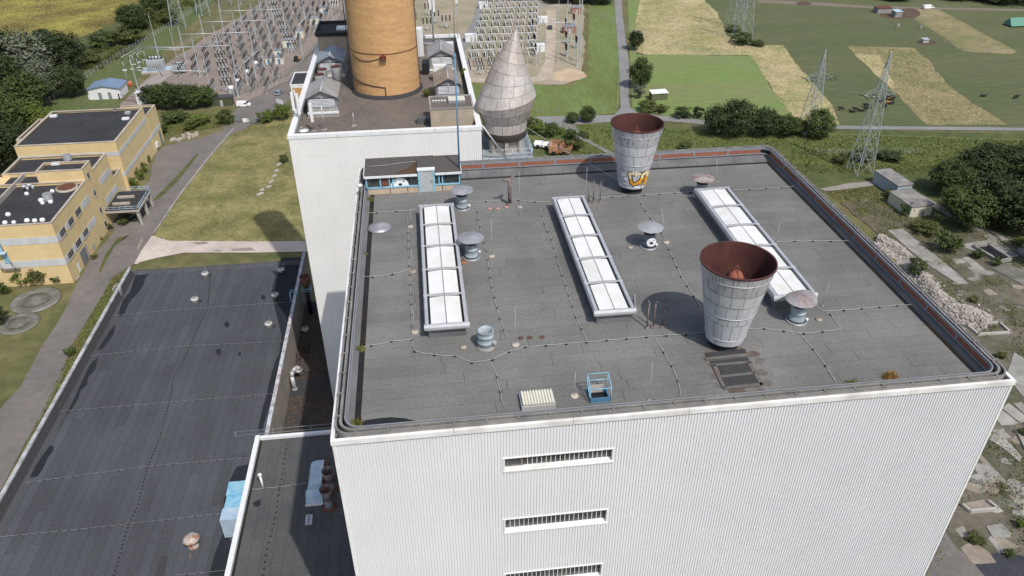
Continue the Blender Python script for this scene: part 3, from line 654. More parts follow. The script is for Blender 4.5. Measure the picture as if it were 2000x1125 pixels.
rf.hexa([(pa-.06,py-.14,60.74),(dx0-.2,py-.14,60.74),(dx0-.2,yb_+.1,61.02),(pa-.06,yb_+.1,61.02)], [(pa-.06,py-.14,60.86),(dx0-.2,py-.14,60.86),(dx0-.2,yb_+.1,61.14),(pa-.06,yb_+.1,61.14)])
rf = rf.build('roof', PF, ph)
MB().hexa([(dx1+.2,py-.14,60.74),(pb+.06,py-.14,60.74),(pb+.06,yb_,61.0),(dx1+.2,yb_,61.0)], [(dx1+.2,py-.14,60.86),(pb+.06,py-.14,60.86),(pb+.06,yb_,61.12),(dx1+.2,yb_,61.12)]).build('roof', PF, ph)
MB().hexa([(dx0-.19,py+.41,60.8),(dx1+.19,py+.41,60.8),(dx1+.19,yb_-.05,61.0),(dx0-.19,yb_-.05,61.0)], [(dx0-.19,py+.41,61.25),(dx1+.19,py+.41,61.25),(dx1+.19,yb_-.05,61.2),(dx0-.19,yb_-.05,61.2)]).build('roof', PF, ph)
for a, b in ((pa-.08, dx0-.21), (dx1+.21, pb+.08)): MB().box(a, b, py-.20, py-.145, 60.70, 60.90).build('eave_trim', WHITE, ph)
MB().box(pa-.12, pa-.065, py-.15, yb_, 60.72, 61.1).build('eave_trim', WHITE, ph); MB().box(pb+.065, pb+.12, py-.15, yb_, 60.72, 61.08).build('eave_trim', WHITE, ph)
tear = [(3.3,31.5),(5.25,31.55),(5.28,33.4),(4.6,33.5),(4.9,33.1),(4.5,32.7),(4.0,32.2),(3.5,32.0)]
MB().add([(x,y,60.868+(y-31.31)*.0854) for x, y in tear], [tuple(range(len(tear)))]).build('torn_patch', M('bare_board', (.085,.05,.028), .8, .25, 3), rf)
# painted white half-round face inside the windows
fx = OY(780,352,py).x; f_ = MB(); n = 20
f_.add([(fx,py+.10,ZR+.73)]+[(fx+.80*math.cos(PI*i/n), py+.10, ZR+.73+.76*math.sin(PI*i/n)) for i in range(n+1)], [(0,i+1,i+2) for i in range(n)]); f_.build('painted_face', GW, ph)
f_ = MB(); f_.add([(fx+.05+.17*math.cos(2*PI*i/16), py+.09, ZR+.86+.12*math.sin(2*PI*i/16)) for i in range(16)], [tuple(range(16))]); f_.build('painted_nose', GK, ph)
for s in (-1, 1):
    f_ = MB(); f_.add([(fx+s*.72+.14*math.cos(2*PI*i/16), py+.115, ZR+1.38+.14*math.sin(2*PI*i/16)) for i in range(16)], [tuple(range(16))]); f_.build('painted_ear', GK, ph)
    f_ = MB()
    for da in (-.5, 0, .5): f_.bar((fx+s*.3,py+.09,ZR+1.18), (fx+s*.3+s*.16*math.cos(da), py+.09, ZR+1.18+.13*math.sin(da)-.02), .03)
    f_.build('painted_eye', GK, ph)
w1 = MB().tube([(.95,33.0,61.1),(2.5,33.1,61.1),(4.0,33.4,61.12),(5.2,33.5,61.13)], .02, 4).build('roof_wire', WIRE, ph)
# blue mast beside it
mb = G(899,366,ZR); mt_ = OY(888,104,mb.y)
mast = thing('antenna_mast', 'tall slender blue mast beside the penthouse with a thin grey antenna on top', 'mast', mb)
MB().box(mb.x-.25,mb.x+.25,mb.y-.25,mb.y+.25,ZR,ZR+.08).build('foot_plate', BLUE, mast)
MB().cyl((mb.x,mb.y,ZR+.06), .085, (mt_.x,mb.y,mt_.z), .07, 10).build('pole', BLUED, mast)
MB().cyl((mt_.x,mb.y,mt_.z), .035, (mt_.x+.15,mb.y,mt_.z+7), .02, 6).build('antenna', GREYM, mast)
for k in range(3): MB().box(mt_.x-.12,mt_.x+.12,mb.y-.1,mb.y+.1,mt_.z-.3-k*2.2,mt_.z-.2-k*2.2).build('clamp', GREYM, mast)
# small lamp on the left parapet
lp = G(697,378,60.05); la = thing('parapet_lamp', 'white round lamp on the left parapet near the penthouse', 'lamp', (.25, lp.y, 60.05))
MB().cyl((.25,lp.y,60.05), .05, (.25,lp.y,60.7), .05, 8).build('post', GREYM, la); MB().lathe((.25,lp.y,60.7), [(.02,.0),(.22,.02),(.24,.12),(.2,.2),(.02,.22)], 16).build('head', WHITE, la)
# ------------------------------------------------------------------ rear tower with the chimney
TX0, TX1, TY0, TY1, TZ = -8.85, 12.62, 51., 90.5, 57.35
TR_ = 56.1
tower = thing('chimney_tower', 'white ribbed-steel tower carrying the brick chimney and roof huts', 'building', ((TX0+TX1)/2, (TY0+TY1)/2, 0))
MB().corr(TX0, TX1, 0, TZ-.35, TY0, 'x', -1, .22).build('front_wall', CLAD2, tower)
MB().corr(TY0, TY1, 0, TZ-.35, TX0, 'y', -1, .3).build('side_wall', CLAD2, tower); MB().corr(TY0, TY1, 0, TZ-.35, TX1, 'y', 1, .3).build('side_wall', CLAD2, tower)
MB().corr(TX0, TX1, 0, TZ-.35, TY1, 'x', 1, .3).build('rear_wall', CLAD2, tower)
TROOF = M('tower_roof', (.17,.145,.12), .92, .25, 2.5, bump=.3, col2=(.115,.10,.088), sc2=.18, det=9)
MB().box(TX0+.3, TX1-.3, TY0+.3, TY1-.3, TR_-.5, TR_).build('roof_deck', TROOF, tower)
fascia_t = lambda *a: MB().box(*a).build('fascia_panel', WHITE, tower)
for i in range(4):
    q = (TX1-TX0+.2)/4; a = TX0-.1+q*i; fascia_t(a+.01, a+q-.01, TY0-.1, TY0+.5, TZ-.4, TZ)
    fascia_t(a+.01, a+q-.01, TY1-.5, TY1+.1, TZ-.4, TZ)
for i in range(6):
    q = (TY1-TY0-1.02)/6; a = TY0+.51+q*i; fascia_t(TX0-.1, TX0+.55, a+.01, a+q-.01, TZ-.4, TZ-.002); fascia_t(TX1-.55, TX1+.1, a+.01, a+q-.01, TZ-.4, TZ-.002)
MB().box(TX0+.45, TX0+.53, TY0+.5, TY1-.5, TR_, TZ-.41).build('parapet_inner', CONC, tower); MB().box(TX1-.53, TX1-.45, TY0+.5, TY1-.5, TR_, TZ-.41).build('parapet_inner', FELTD, tower)
MB().box(TX0+.5, TX1-.5, TY0+.42, TY0+.5, TR_, TZ-.41).build('parapet_inner', CONC, tower)
for (a, b) in (((672,235),(757,246)),):
    p = G(680,242,TR_); MB().box(p.x-1.5, p.x+4.6, TY0+1.2, TY0+3.6, TR_+.004, TR_+.02).build('roof_patch', FELTL, tower)
# chimney
CX, CY = 1.72, 69.55
CB = brick_mat('chimney_brick', (.64,.385,.17), (.53,.30,.13), (.52,.35,.2), 1., (CX,CY,4.3), .36, .11)
ch = thing('brick_chimney', 'huge round orange brick chimney rising from the rear tower', 'chimney', (CX,CY,TR_))
rc = lambda z: 4.36-(z-56)*.0125
MB().lathe((CX,CY,0), [(rc(TR_)+.02,TR_)]+[(rc(z),z) for z in (57,60,64,70,80,95,115)]+[(rc(115)-.6,115),(rc(115)-.6,90)], 72).build('shaft', CB, ch)
MB().lathe((CX,CY,0), [(rc(56)+.35,TR_),(rc(56)+.30,TR_+.18),(rc(56)+.04,TR_+.45)], 72).build('felt_collar', FELTD, ch)
zr_ = OY(755,106,65.3).z
MB().lathe((CX,CY,0), [(rc(zr_),zr_-.06),(rc(zr_)+.035,zr_-.05),(rc(zr_)+.035,zr_+.05),(rc(zr_),zr_+.06)], 72).build('band', RUST, ch)
for k, vv in enumerate(()):
    z = OY(755,vv,65.3).z; MB().lathe((CX,CY,0), [(rc(z),z-.04),(rc(z)+.02,z),(rc(z),z+.04)], 72).build('band', RUSTPIPE, ch)
def on_ch(a, z, d=.05): return (CX+(rc(z)+d)*math.cos(a), CY+(rc(z)+d)*math.sin(a), z)
za, zb = OY(700,125,65.8).z, OY(755,112,65.3).z
bx = on_ch(-PI/2+.0, zb, .15); MB().obox((bx[0],bx[1]-.05), .75, .5, zb-.35, zb+.3).build('rusty_bracket', RUST, ch)
for s in (-.25,.25): MB().cyl((bx[0]+s,bx[1]-.3,zb+.1), .09, (bx[0]+s,bx[1]-.3,zb+.45), .11, 8).build('warning_lamp', M('red_lamp',(.35,.05,.03),.4,.1,2), ch)
MB().tube([on_ch(-PI/2-.1-i*.11, zb-.1-.45*math.sin(PI*i/9)) for i in range(10)], .05, 6).build('cable', BLACK, ch)
MB().tube([on_ch(-PI/2-.02, TR_+.2), on_ch(-PI/2-.02, TR_+1.5)]+[on_ch(-PI/2-.02-i*.11, TR_+1.5+.06*i) for i in range(1,13)], .06, 6).build('conduit', BLACK, ch)
MB().tube([on_ch(-PI+.15, TR_+.1), on_ch(-PI+.15, 70), on_ch(-PI+.15, 114)], .05, 6).build('conduit', GREYM, ch)
MB().tube([on_ch(-.1, TR_+.1), on_ch(-.1, 114)], .05, 6).build('conduit', GREYM, ch)
lad = MB()
for s in (-.25, .25): lad.tube([(CX-rc(70)-.5, CY+1.5+s, TR_+3), (CX-rc(110)-.5, CY+1.5+s, 113)], .04, 4)
for i in range(60): lad.bar((CX-rc(70)-.5+.0, CY+1.25, TR_+3.3+i*.9), (CX-rc(70)-.5, CY+1.75, TR_+3.3+i*.9), .04)
lad.build('ladder', RUST, ch)
# ventilator huts
ROOFM = M('weathered_sheet', (.36,.36,.36), .6, .2, 1.2, metal=.2, col2=(.28,.25,.22), sc2=.4)
ROOFB = M('bluish_sheet', (.36,.40,.45), .5, .15, 1.2, metal=.3, col2=(.27,.27,.27), sc2=.35)
ROOFR = M('brownish_sheet', (.22,.18,.15), .7, .2, 1.2, col2=(.28,.24,.20), sc2=.5)
def hut(x0, x1, y0, y1, label, rm, ez=58.55, rz_=59.35):
    r = thing('ventilator_hut', label, 'hut', ((x0+x1)/2, (y0+y1)/2, TR_), 'gabled ventilator huts on the tower roof'); xm = (x0+x1)/2
    MB().hexa([(x0-.15,y0-.2,TR_),(x1+.15,y0-.2,TR_),(x1+.15,y1+.2,TR_),(x0-.15,y1+.2,TR_)],[(x0,y0,57.2),(x1,y0,57.2),(x1,y1,57.2),(x0,y1,57.2)]).build('base', ROOFM, r)
    MB().box(x0-.1, x1+.1, y0-.22, y0-.02, 56.5, 56.75).build('front_sill', WHITE, r)
    MB().extr([(x0,57.2),(x1,57.2),(x1,ez-.05),(xm,rz_-.1),(x0,ez-.05)], 'y', y0+.06, y1-.06).build('body', GREYM, r)
    for s in (-1, 1):
        xe = xm+s*(xm-x0+.22)
        for i in range(5):
            a = y0-.3+(y1-y0+.6)/5*i; b = a+(y1-y0+.6)/5-.02
            A = [(xe,a,ez-.12),(xm,a,rz_-.02),(xm,b,rz_-.02),(xe,b,ez-.12)]; T = [(p[0],p[1],p[2]+.07) for p in A]
            if s > 0: A = [A[1],A[0],A[3],A[2]]; T = [T[1],T[0],T[3],T[2]]
            MB().hexa(A, T).build('roof_sheet', rm, r)
    MB().tube([(xm,y0-.3,rz_+.06),(xm,y1+.3,rz_+.06)], .09, 6).build('ridge_cap', ALU, r)
    wd = (x1-x0)
    for s in (0, 1):
        a = x0+.25+s*(wd-.4)/2; b = a+(wd-.4)/2-.1
        lv = MB().box(a, b, y0+.02, y0+.055, 57.3, ez-.15).build('louvre', DARK, r)
        for i in range(6): MB().hexa([(a,y0-.02,57.32+i*.17),(b,y0-.02,57.32+i*.17),(b,y0+.02,57.40+i*.17),(a,y0+.02,57.40+i*.17)], [(a,y0-.02,57.35+i*.17),(b,y0-.02,57.35+i*.17),(b,y0+.02,57.44+i*.17),(a,y0+.02,57.44+i*.17)]).build('slat', ALU, lv)
    MB().box(xm-.07, xm+.07, y0-.03, y0+.05, 57.2, ez).build('centre_post', ALU, r)
    return r
hut(-7.55, -4.05, 59.9, 64.9, 'grey gabled ventilator hut beside the antenna poles in the tower corner', ROOFM)
hut(-7.5, -4.15, 74.3, 79.3, 'bluish gabled ventilator hut behind the rust-topped stacks', ROOFB)
hut(8.0, 11.1, 62.6, 67.2, 'brown-roofed ventilator hut behind the beige lift house', ROOFR)
hut(7.6, 10.9, 75.0, 80.0, 'grey gabled ventilator hut behind the white cabinet', ROOFM)
# stacks
def stack(u, v, label, h, lift=0):
    b = G(u,v,TR_); r = thing('exhaust_stack', label, 'stack', b, 'rust-topped stacks on the tower roof')
    if lift: MB().cyl(b, .25, (b.x,b.y,TR_+lift), .25, 12).build('foot', GREYM, r)
    MB().lathe(b, [(.35,lift),(.58,lift+.12),(.62,lift+h)], 22).build('shell', ALU, r)
    MB().lathe(b, [(.62,lift+h),(.64,lift+h+.06),(.58,lift+h+.06),(.55,lift+h-.6)], 22).build('rim', RUSTIN, r); MB().lathe(b, [(.55,lift+h-.6),(.02,lift+h-.6)], 16).build('inside', RUSTIN, r)
stack(633,166,'rust-topped grey stack standing behind the front ventilator hut',2.1); stack(660,168,'rust-topped grey stack on a thin foot beside the chimney',2.0,.6); stack(628,178,'rust-topped grey stack half hidden by the hut roof',2.2)
# lift house, boxes, cabinets
BEIGE = M('beige_plaster', (.43,.36,.27), .85, .12, 1.5, col2=(.36,.31,.24), sc2=.5)
lx0, lx1, ly0 = 7.0, 12.0, 53.9
lh = thing('lift_house', 'beige rooftop block with cream rooflight in the tower front corner', 'lift house', ((lx0+lx1)/2, ly0, TR_))
lz = OY(880,213,ly0).z
MB().box(lx0, lx1, ly0, 58.2, TR_, lz).build('wall', BEIGE, lh)
MB().box(lx0+.15, lx1-.15, ly0+.15, 58.05, lz, lz+.03).build('roof', TROOF, lh)
for bx_ in ((lx0-.05,lx1+.05,ly0-.05,ly0+.14),(lx0-.05,lx1+.05,58.06,58.25),(lx0-.05,lx0+.14,ly0+.145,58.055),(lx1-.14,lx1+.05,ly0+.145,58.055)): MB().box(*bx_, lz-.02, lz+.16).build('coping', CONC, lh)
MB().box(9.2,11.2,55.6,57.0,lz+.03,lz+.35).build('rooflight_curb', GREYM, lh)
for i in range(8): MB().box(9.25+i*.24,9.25+i*.24+.21,55.6,57.0,lz+.35,lz+.45).build('rooflight_rib', CREAM, lh)
l_ = MB()
for i in range(5): l_.box(7.4+i*.35,7.46+i*.35,56.2,57.0,lz+.06,lz+.12)
l_.box(7.3,9.0,56.55,56.65,lz+.12,lz+.16); l_.build('rack', WHITE, lh)
rb_ = thing('rear_block', 'beige stair block with black-rimmed roof behind the ventilator huts', 'stair block', (-5.2,86,TR_))
MB().box(-8.2,-1.6,83.2,89.6,TR_,59.6).build('wall', BEIGE, rb_)
MB().box(-8.4,-1.4,83.0,89.8,59.6,59.75).build('roof_edge', FELTD, rb_); 
for bx_ in ((-8.45,-1.35,82.95,83.2),(-8.45,-1.35,89.6,89.85),(-8.45,-8.2,83.2,89.6),(-1.6,-1.35,83.2,89.6)): MB().box(*bx_, 59.75, 60.15).build('roof_rim', BLACK, rb_)
MB().box(-5.6,-3.2,85.6,87.4,59.75,60.0).build('rooflight', SKYL, rb_)
def cabinet(u, v, w_, d_, h_, label):
    b = G(u,v,TR_); r = thing('equipment_cabinet', label, 'cabinet', b, 'white cabinets on the tower roof')
    MB().obox((b.x,b.y+d_/2), w_, d_, TR_+.25, TR_+h_).build('housing', WHITE, r); MB().obox((b.x,b.y+d_/2), w_+.3, d_-.1, TR_, TR_+.25).build('plinth', CONC, r)
    MB().obox((b.x,b.y-.015), .02, .02, TR_+.35, TR_+h_-.1).build('door_seam', DARK, r); return r
cabinet(861,160,1.8,1.0,2.2,'white double-door cabinet between the two right ventilator huts'); cabinet(820,114,1.3,1.5,4.2,'tall narrow white cabinet standing right beside the chimney'); cabinet(858,100,1.0,.8,1.4,'small white cabinet at the tower rear edge left of the others'); cabinet(872,101,2.2,.8,1.3,'wide white cabinet at the tower rear edge')
bk = G(831,146,TR_); single(MB().obox((bk.x,bk.y+.4),.8,.9,TR_,TR_+1.6), 'equipment_box', BLACK, 'black box beside the rear right ventilator hut', 'box')
bk = G(823,243,TR_); single(MB().obox((bk.x+.3,bk.y+.6),1.6,1.0,TR_,TR_+.7), 'equipment_box', M('dark_grey_box',(.10,.11,.12),.5,.15,2), 'dark grey box left of the beige lift house', 'box')
def mastp(u, v, h, label, panels=(), n_=.06):
    b = G(u,v,TR_); r = thing('antenna_pole', label, 'antenna', b, 'antennas on the tower')
    MB().cyl(b, n_, (b.x,b.y,TR_+h), n_, 8).build('pole', ALU, r); MB().box(b.x-.25,b.x+.25,b.y-.25,b.y+.25,TR_,TR_+.1).build('foot', CONC, r)
    for dx, z0, z1 in panels: MB().box(b.x+dx-.16,b.x+dx+.16,b.y-.3,b.y-.12,TR_+z0,TR_+z1).build('panel_antenna', WHITE, r)
    return r
mastp(614,256,3.6,'antenna pole with white panel before the front ventilator hut',((0,1.2,3.4),)); mastp(634,254,3.0,'bare thin pole before the front ventilator hut'); mastp(586,250,4.6,'antenna pole with white panels in the tower corner',((-.3,2.2,4.4),(.25,1.8,4.2)))
mastp(692,246,1.6,'short rod on the tower front edge',(),.04); mastp(848,97,11.5,'dark lattice antenna mast with long white panels',((-.25,6.0,9.0),(.3,5.6,8.8),(.0,9.2,11.3)),.14); mastp(895,92,9,'thin antenna pole on the tower rear right corner',((0,6.5,8.6),))
mastp(782,100,0.8,'x') if False else None
sdsh = G(593,256,TR_); single(MB().lathe(sdsh, [(.02,0),(.55,.02),(.6,.12),(.02,.2)], 18), 'satellite_dish', WHITE, 'round white dish lying at the tower front corner', 'dish')
# guard fence at the tower rear left
# ------------------------------------------------------------------ teardrop steel hood on its platform
PZ = 52.45
HX, HY = 15.9, 56.2
dk = thing('steel_platform', 'pale blue steel platform around the teardrop hood', 'platform', (16,57,PZ))
px0, px1, py0, py1 = 12.75, OY(1040,300,53.0).x, 53.0, 62.0
MB().box(px0, px1, py0, py1, PZ-.3, PZ).build('deck', M('deck_grey',(.26,.28,.29),.7,.2,1.5), dk)
MB().box(px0, px1+.05, py0-.08, py0-.005, PZ-.4, PZ+.1).build('edge_beam', PALEB, dk); MB().box(px1+.0, px1+.08, py0, py1, PZ-.4, PZ+.1).build('edge_beam', PALEB, dk)
MB().box(px0, px1, py0+.2, py1, 0, PZ-.31).build('supporting_shaft', CLAD2, dk)
for i in range(6):
    x = px0+.2+(px1-px0-.3)/5*i; MB().cyl((x,py0+.02,PZ), .035, (x,py0+.02,PZ+1.1), .035, 6).build('rail_post', PALEB, dk)
for z in (.55,1.1): MB().cyl((px0,py0+.02,PZ+z), .03, (px1,py0+.02,PZ+z), .03, 6).build('hand_rail', PALEB, dk); MB().cyl((px1+.0,py0,PZ+z), .03, (px1+.0,py1,PZ+z), .03, 6).build('hand_rail', PALEB, dk)
for i in range(6): MB().cyl((px1,py0+1.5*i+.1,PZ), .035, (px1,py0+1.5*i+.1,PZ+1.1), .035, 6).build('rail_post', PALEB, dk)
hd = thing('steel_hood', 'large teardrop-shaped hood clad in brownish steel sheets beside the tower', 'hood', (HX,HY,PZ))
HM = M('hood_sheet', (.52,.49,.465), .5, .12, .8, metal=.15, rnd=.07, col2=(.44,.39,.35), sc2=.3, streak=((.20,.14,.11), 1.1, .55))
rings = [(2.6,55.0,0,0,0),(2.68,56.2,0,0,0),(3.3,57.5,.08,0,.25),(3.62,58.6,.12,0,.55)]
for j in range(1, 8):
    t = j/7; rings.append((3.62*(1-t)**.94+.03, 58.6+(66.6-58.6)*t, .12+1.25*t, .15*t, .55-2.1*t if t < .5 else -.5*(1-t)*2))
def hp(k, a):
    r, z, ox, oy, ti = rings[k]
    return Vector((HX+ox+r*math.cos(a), HY+oy+r*math.sin(a), z+ti*math.cos(a)))
for k in range(len(rings)-1):
    n = (14,14,14,14,13,11,10,8,6,5)[k]; off = (k%2)*.5
    for i in range(n):
        a0, a1 = 2*PI*(i+off)/n, 2*PI*(i+1+off)/n; g_ = .018/max(.3, rings[k][0]); V = []; F = []; s_ = 4
        for j in range(s_+1):
            a = a0+g_+(a1-a0-2*g_)*j/s_; lo, hi = hp(k,a), hp(k+1,a)
            V += [lo.lerp(hi,.014), lo.lerp(hi,.986)]
        F = [(2*j,2*j+2,2*j+3,2*j+1) for j in range(s_)]
        MB().add(V, F, True).build('cladding_sheet', HM, hd)
V = []; n = 40
for k in range(len(rings)):
    for i in range(n):
        p = hp(k, 2*PI*i/n); c = Vector((HX+rings[k][2], HY+rings[k][3], p.z)); V.append(c+(p-c)*.98)
MB().add(V, [(k*n+i, k*n+(i+1)%n, (k+1)*n+(i+1)%n, (k+1)*n+i) for k in range(len(rings)-1) for i in range(n)], True).build('liner', BLACK, hd)
MB().lathe((HX,HY,0), [(2.3,54.0),(2.58,54.2),(2.6,55.0)], 40).build('dark_collar', M('dark_band',(.07,.06,.055),.7,.2,2), hd)
MB().lathe((HX,HY,0), [(2.0,PZ),(2.0,54.1),(2.2,54.15)], 36).build('drum', HM, hd)
for a in (-2.4,-1.6,-.8): MB().obox((HX+2.2*math.cos(a), HY+2.2*math.sin(a)), .4, .4, PZ, 54.2, a).build('leg', CONCL, hd)
single(MB().cyl((12.8,51.6,57.2), .09, (15.6,52.9,PZ+.15), .09, 8), 'inclined_pipe', ALU, 'shiny inclined pipe running from the tower corner down to the platform', 'pipe')
# ------------------------------------------------------------------ hall on the left with a felt roof
HZ = 22.0
hx0, hx1, hy0, hy1 = -43.9, -15.5, -14., 83.6
hall = thing('turbine_hall', 'long low hall with dark felt roof beside the white building', 'building', ((hx0+hx1)/2, 35, 0))
MB().box(hx0+.1, hx1-.1, hy0+.1, hy1-.1, 0, HZ-.3).build('wall', CONC, hall)
deck = MB().box(hx0+.05, hx1-.05, hy0+.05, hy1-.05, HZ-.3, HZ-.045).build('roof_deck', FELTD, hall)
hm_ = MB().box(0,1,0,1,0,1).mesh('felt_sheet', HFELT)
xx = hx0+.75; xe = hx1-.55; nlane = 24; q = (xe-xx)/nlane
lanes = []
for i in range(nlane):
    y = 1.0+random.uniform(-6,0)
    while y < hy1-.9:
        l = random.uniform(8, 13); y2 = min(hy1-.9, y+l)
        if hy1-.9-y2 < 2: y2 = hy1-.9
        lanes.append((xx+q*i, y, y2)); y = y2
for x, a, b in lanes: piece('felt_sheet', hm_, deck, (x+.015, a, HZ-.043), (q-.03, b-a-.03, .038+random.uniform(0,.007)))
# parapets: left concrete with stained coping, right with light coping, rear felt roll
COP = M('stained_coping', (.46,.47,.48), .8, .2, 1.2, bump=.2, col2=(.28,.28,.28), sc2=.8)
n = 12
for i in range(n):
    a = hy0+(hy1-hy0)/n*i; b = a+(hy1-hy0)/n-.03
    MB().box(hx0-.15, hx0+.32, a, b, HZ+1.0, HZ+1.22).build('coping', COP, hall)
MB().box(hx0-.02, hx0+.22, hy0, hy1, HZ-.045, HZ+.995).build('parapet', CONC, hall)
MB().extr([(hx0+.22,HZ-.04),(hx0+.75,HZ-.04),(hx0+.22,HZ+.75)], 'y', 1, hy1-.5).build('felt_upstand', FELTD, hall)
n = 22
for i in range(n):
    a = hy0+(hy1+1.2-hy0)/n*i; b = a+(hy1+1.2-hy0)/n-.03
    MB().box(hx1-.38, hx1+.10, a, b, HZ+1.0, HZ+1.20).build('coping', M('light_coping_%d' % (i%3), (.50+.04*(i%3),.52,.54), .8, .25, 1.5, col2=(.22,.22,.23), sc2=1.3, mix=.35) if i < 3 else bpy.data.materials['light_coping_%d' % (i%3)], hall)
MB().box(hx1-.28, hx1+.02, hy0, hy1+1.2, HZ-.045, HZ+.995).build('parapet', M('beige_wall', (.36,.31,.25), .85, .15, 1.0, col2=(.28,.25,.21), sc2=.4), hall)
MB().box(hx1-.27, hx1+.015, hy0, hy1+1.2, 14, HZ-.05).build('gable_wall', bpy.data.materials['beige_wall'], hall)
rm_ = MB().hexa([(0,0,0),(1,0,0),(1,.85,0),(0,.85,0)],[(0,.55,.5),(1,.55,.5),(1,.85,.5),(0,.85,.5)]).mesh('felt_roll', HFELT)
for i in range(30):
    q2 = (hx1-hx0-.65)/30; piece('felt_roll', rm_, hall, (hx0+.3+q2*i, hy1-.88, HZ-.045), (q2-.02,1,1))
# wet patches and a painted piece of the tower's shadow
def wet_shade(pts, z, par, mat=WET_SHADE): MB().prism([G(u,v,z)[:2] for u, v in pts], z+.004, z+.010).build('wet_shade_patch', mat, par)
wet_shade([(268,527),(299,526),(292,533),(285,541),(280,556),(270,572),(258,584),(252,592),(248,600),(243,614),(234,619),(231,612),(236,598),(240,586),(254,570),(262,545)], HZ, hall)
wet_shade([(226,633),(222,652),(212,668),(200,682),(190,684),(200,668),(215,645)], HZ, hall)
wet_shade([(191,697),(186,722),(172,737),(170,752),(158,762),(152,780),(140,800),(128,812),(118,834),(114,843),(119,828),(134,800),(148,772),(160,745),(176,712)], HZ, hall)
wet_shade([(105,872),(104,880),(94,893),(84,915),(74,930),(58,933),(68,912),(86,885),(98,870)], HZ, hall)
Lb = [(549,504),(541,545),(533,588),(540,615),(550,655),(545,690),(537,707),(527,742),(520,775),(512,800),(504,838)]  # rear points follow the tower's cast shadow, painted dark; the rest is wet felt
Rb = [(591,502),(586,545),(574,592),(566,618),(556,660),(551,690),(546,712),(539,745),(531,778),(523,803),(511,845)]
for i in range(len(Lb)-1): wet_shade([Lb[i],Rb[i],Rb[i+1],Lb[i+1]], HZ, hall)
wet_shade([(492,905),(462,912),(450,935),(440,965),(436,985),(474,985)], HZ, hall)
wet_shade([(436,1040),(420,1080),(408,1125),(450,1125),(455,1060)], HZ, hall)
for u, v, a_ in ((443,634,5),(427,687,5),(468,691,3),(514,581,4)):
    wet_shade([(u+a_*math.cos(t*PI/5)*(1+.2*random.random()), v+a_*1.1*math.sin(t*PI/5)*(1+.2*random.random())) for t in range(10)], HZ, hall)
wet_shade([(312,1087),(329,1086),(320,1125),(302,1125)], HZ, hall, FELTD)
# dome vents
dv = thing('dome_vent', 'x', 'vent')
MB().lathe((0,0,0), [(.48,0),(.48,.22),(.40,.25)], 20).build('base', CONC, dv)
MB().lathe((0,0,0), [(.45,.24),(.62,.30),(.62,.42),(.50,.58),(.34,.66)], 24).build('shell', M('dome_grey',(.55,.54,.51),.6,.15,3,col2=(.38,.36,.33),sc2=2), dv)
MB().lathe((0,0,0), [(.36,.63),(.34,.60),(.02,.66)], 18).build('top', GREYM, dv)
MB().bar((.6,-.1,.05),(1.0,-.35,.05),.08).build('drain', BLACK, dv)
us = False
GZ = 17.5
for u, v, z, lb in ((401,538,HZ,'round grey dome vent nearest the hall rear roll, beside a thin rod'),(381,588,HZ,'round grey dome vent above the first dotted wire crossing'),(549,530,HZ,'round dome vent at the hall corner beside the tall parapet'),
        (538,579,HZ,'round dome vent beside the blue ladder hoops'),(525,636,HZ,'round dome vent at the edge of the wet strip'),(596,646,GZ,'round dome vent in the leaf-littered gap'),(583,726,GZ,'round dome vent with a bent silver pipe in the gap')):
    place(dv, us, G(u,v,z), random.uniform(0,.6), lb, 'dome vents on the hall and gap roofs'); us = True
for u, v, lb in ((410,540,'thin rod beside the dome vent at the hall rear'),(391,590,'thin rod beside the dome vent above the wire crossing'),(560,533,'thin rod beside the hall corner dome vent'),(535,640,'thin rod beside the wet strip dome vent')):
    b = G(u,v,HZ); t = thing('lightning_rod', lb, 'lightning rod', b, 'lightning rods on the hall roof'); MB().lathe(b,[(.18,0),(.16,.1),(.02,.1)],10).build('weight', BLACK, t); MB().cyl(b,.016,(b.x-.4,b.y,HZ+1.9),.01,5).build('rod', WIRE, t)
def hwire(pts, label, bare=False, step=1.0, z=HZ): wire(pts, label, z, step=step, grp='lightning conductor wires on the hall roof', bare=bare, wob=.01, r=.009)
hwire([(222,617),(350,605),(500,595),(567,591)], 'thin white wire across the hall roof level with the blue hoops')
hwire([(176,696),(350,677),(555,667)], 'thin white wire across the hall roof between two dark spots')
hwire([(115,804),(320,787),(540,769)], 'thin white wire across the hall roof starting beside the long wet strip')
hwire([(50,943),(150,930),(290,911),(492,894)], 'thin white wire across the hall roof meeting the annex corner')
hwire([(0,1049),(150,1035),(300,1018),(436,1003)], 'thin white wire across the hall roof ending at the blue duct')
hwire([(345,1124),(448,1114)], 'short white wire on the hall roof beyond the rusty vent')
hwire([(410,545),(406,600),(375,668),(360,700),(340,735),(330,790),(310,862),(290,908)], 'row of black wire blocks along the hall roof ridge', True, .55)
hwire([(287,915),(270,985),(248,1035),(235,1080),(222,1124)], 'row of black wire blocks along the near hall roof', True, .55)
# rusty mushroom on the hall
rv = thing('roof_vent', 'rusty white mushroom vent on the near hall roof', 'vent', G(378,1066,HZ)); X = Vector(rv.location)
RV = M('peeling_white', (.50,.46,.42), .7, .15, 3, col2=(.30,.12,.06), sc2=1.6, mix=.42)
MB().lathe(X, [(.55,0),(.5,.2),(.38,.4),(.38,1.0)], 20).build('body', RV, rv); MB().lathe(X, [(.4,1.0),(.85,1.05),(.88,1.15),(.6,1.4),(.02,1.52)], 24).build('cap', RV, rv)
MB().tube([X+Vector((-.3,-.5,.0)), X+Vector((0,-1.3,.05))], .03, 4).build('guy_wire', RUSTPIPE, rv); MB().obox((X.x,X.y-1.4),.25,.25,HZ,HZ+.15).build('anchor', RUSTPIPE, rv)
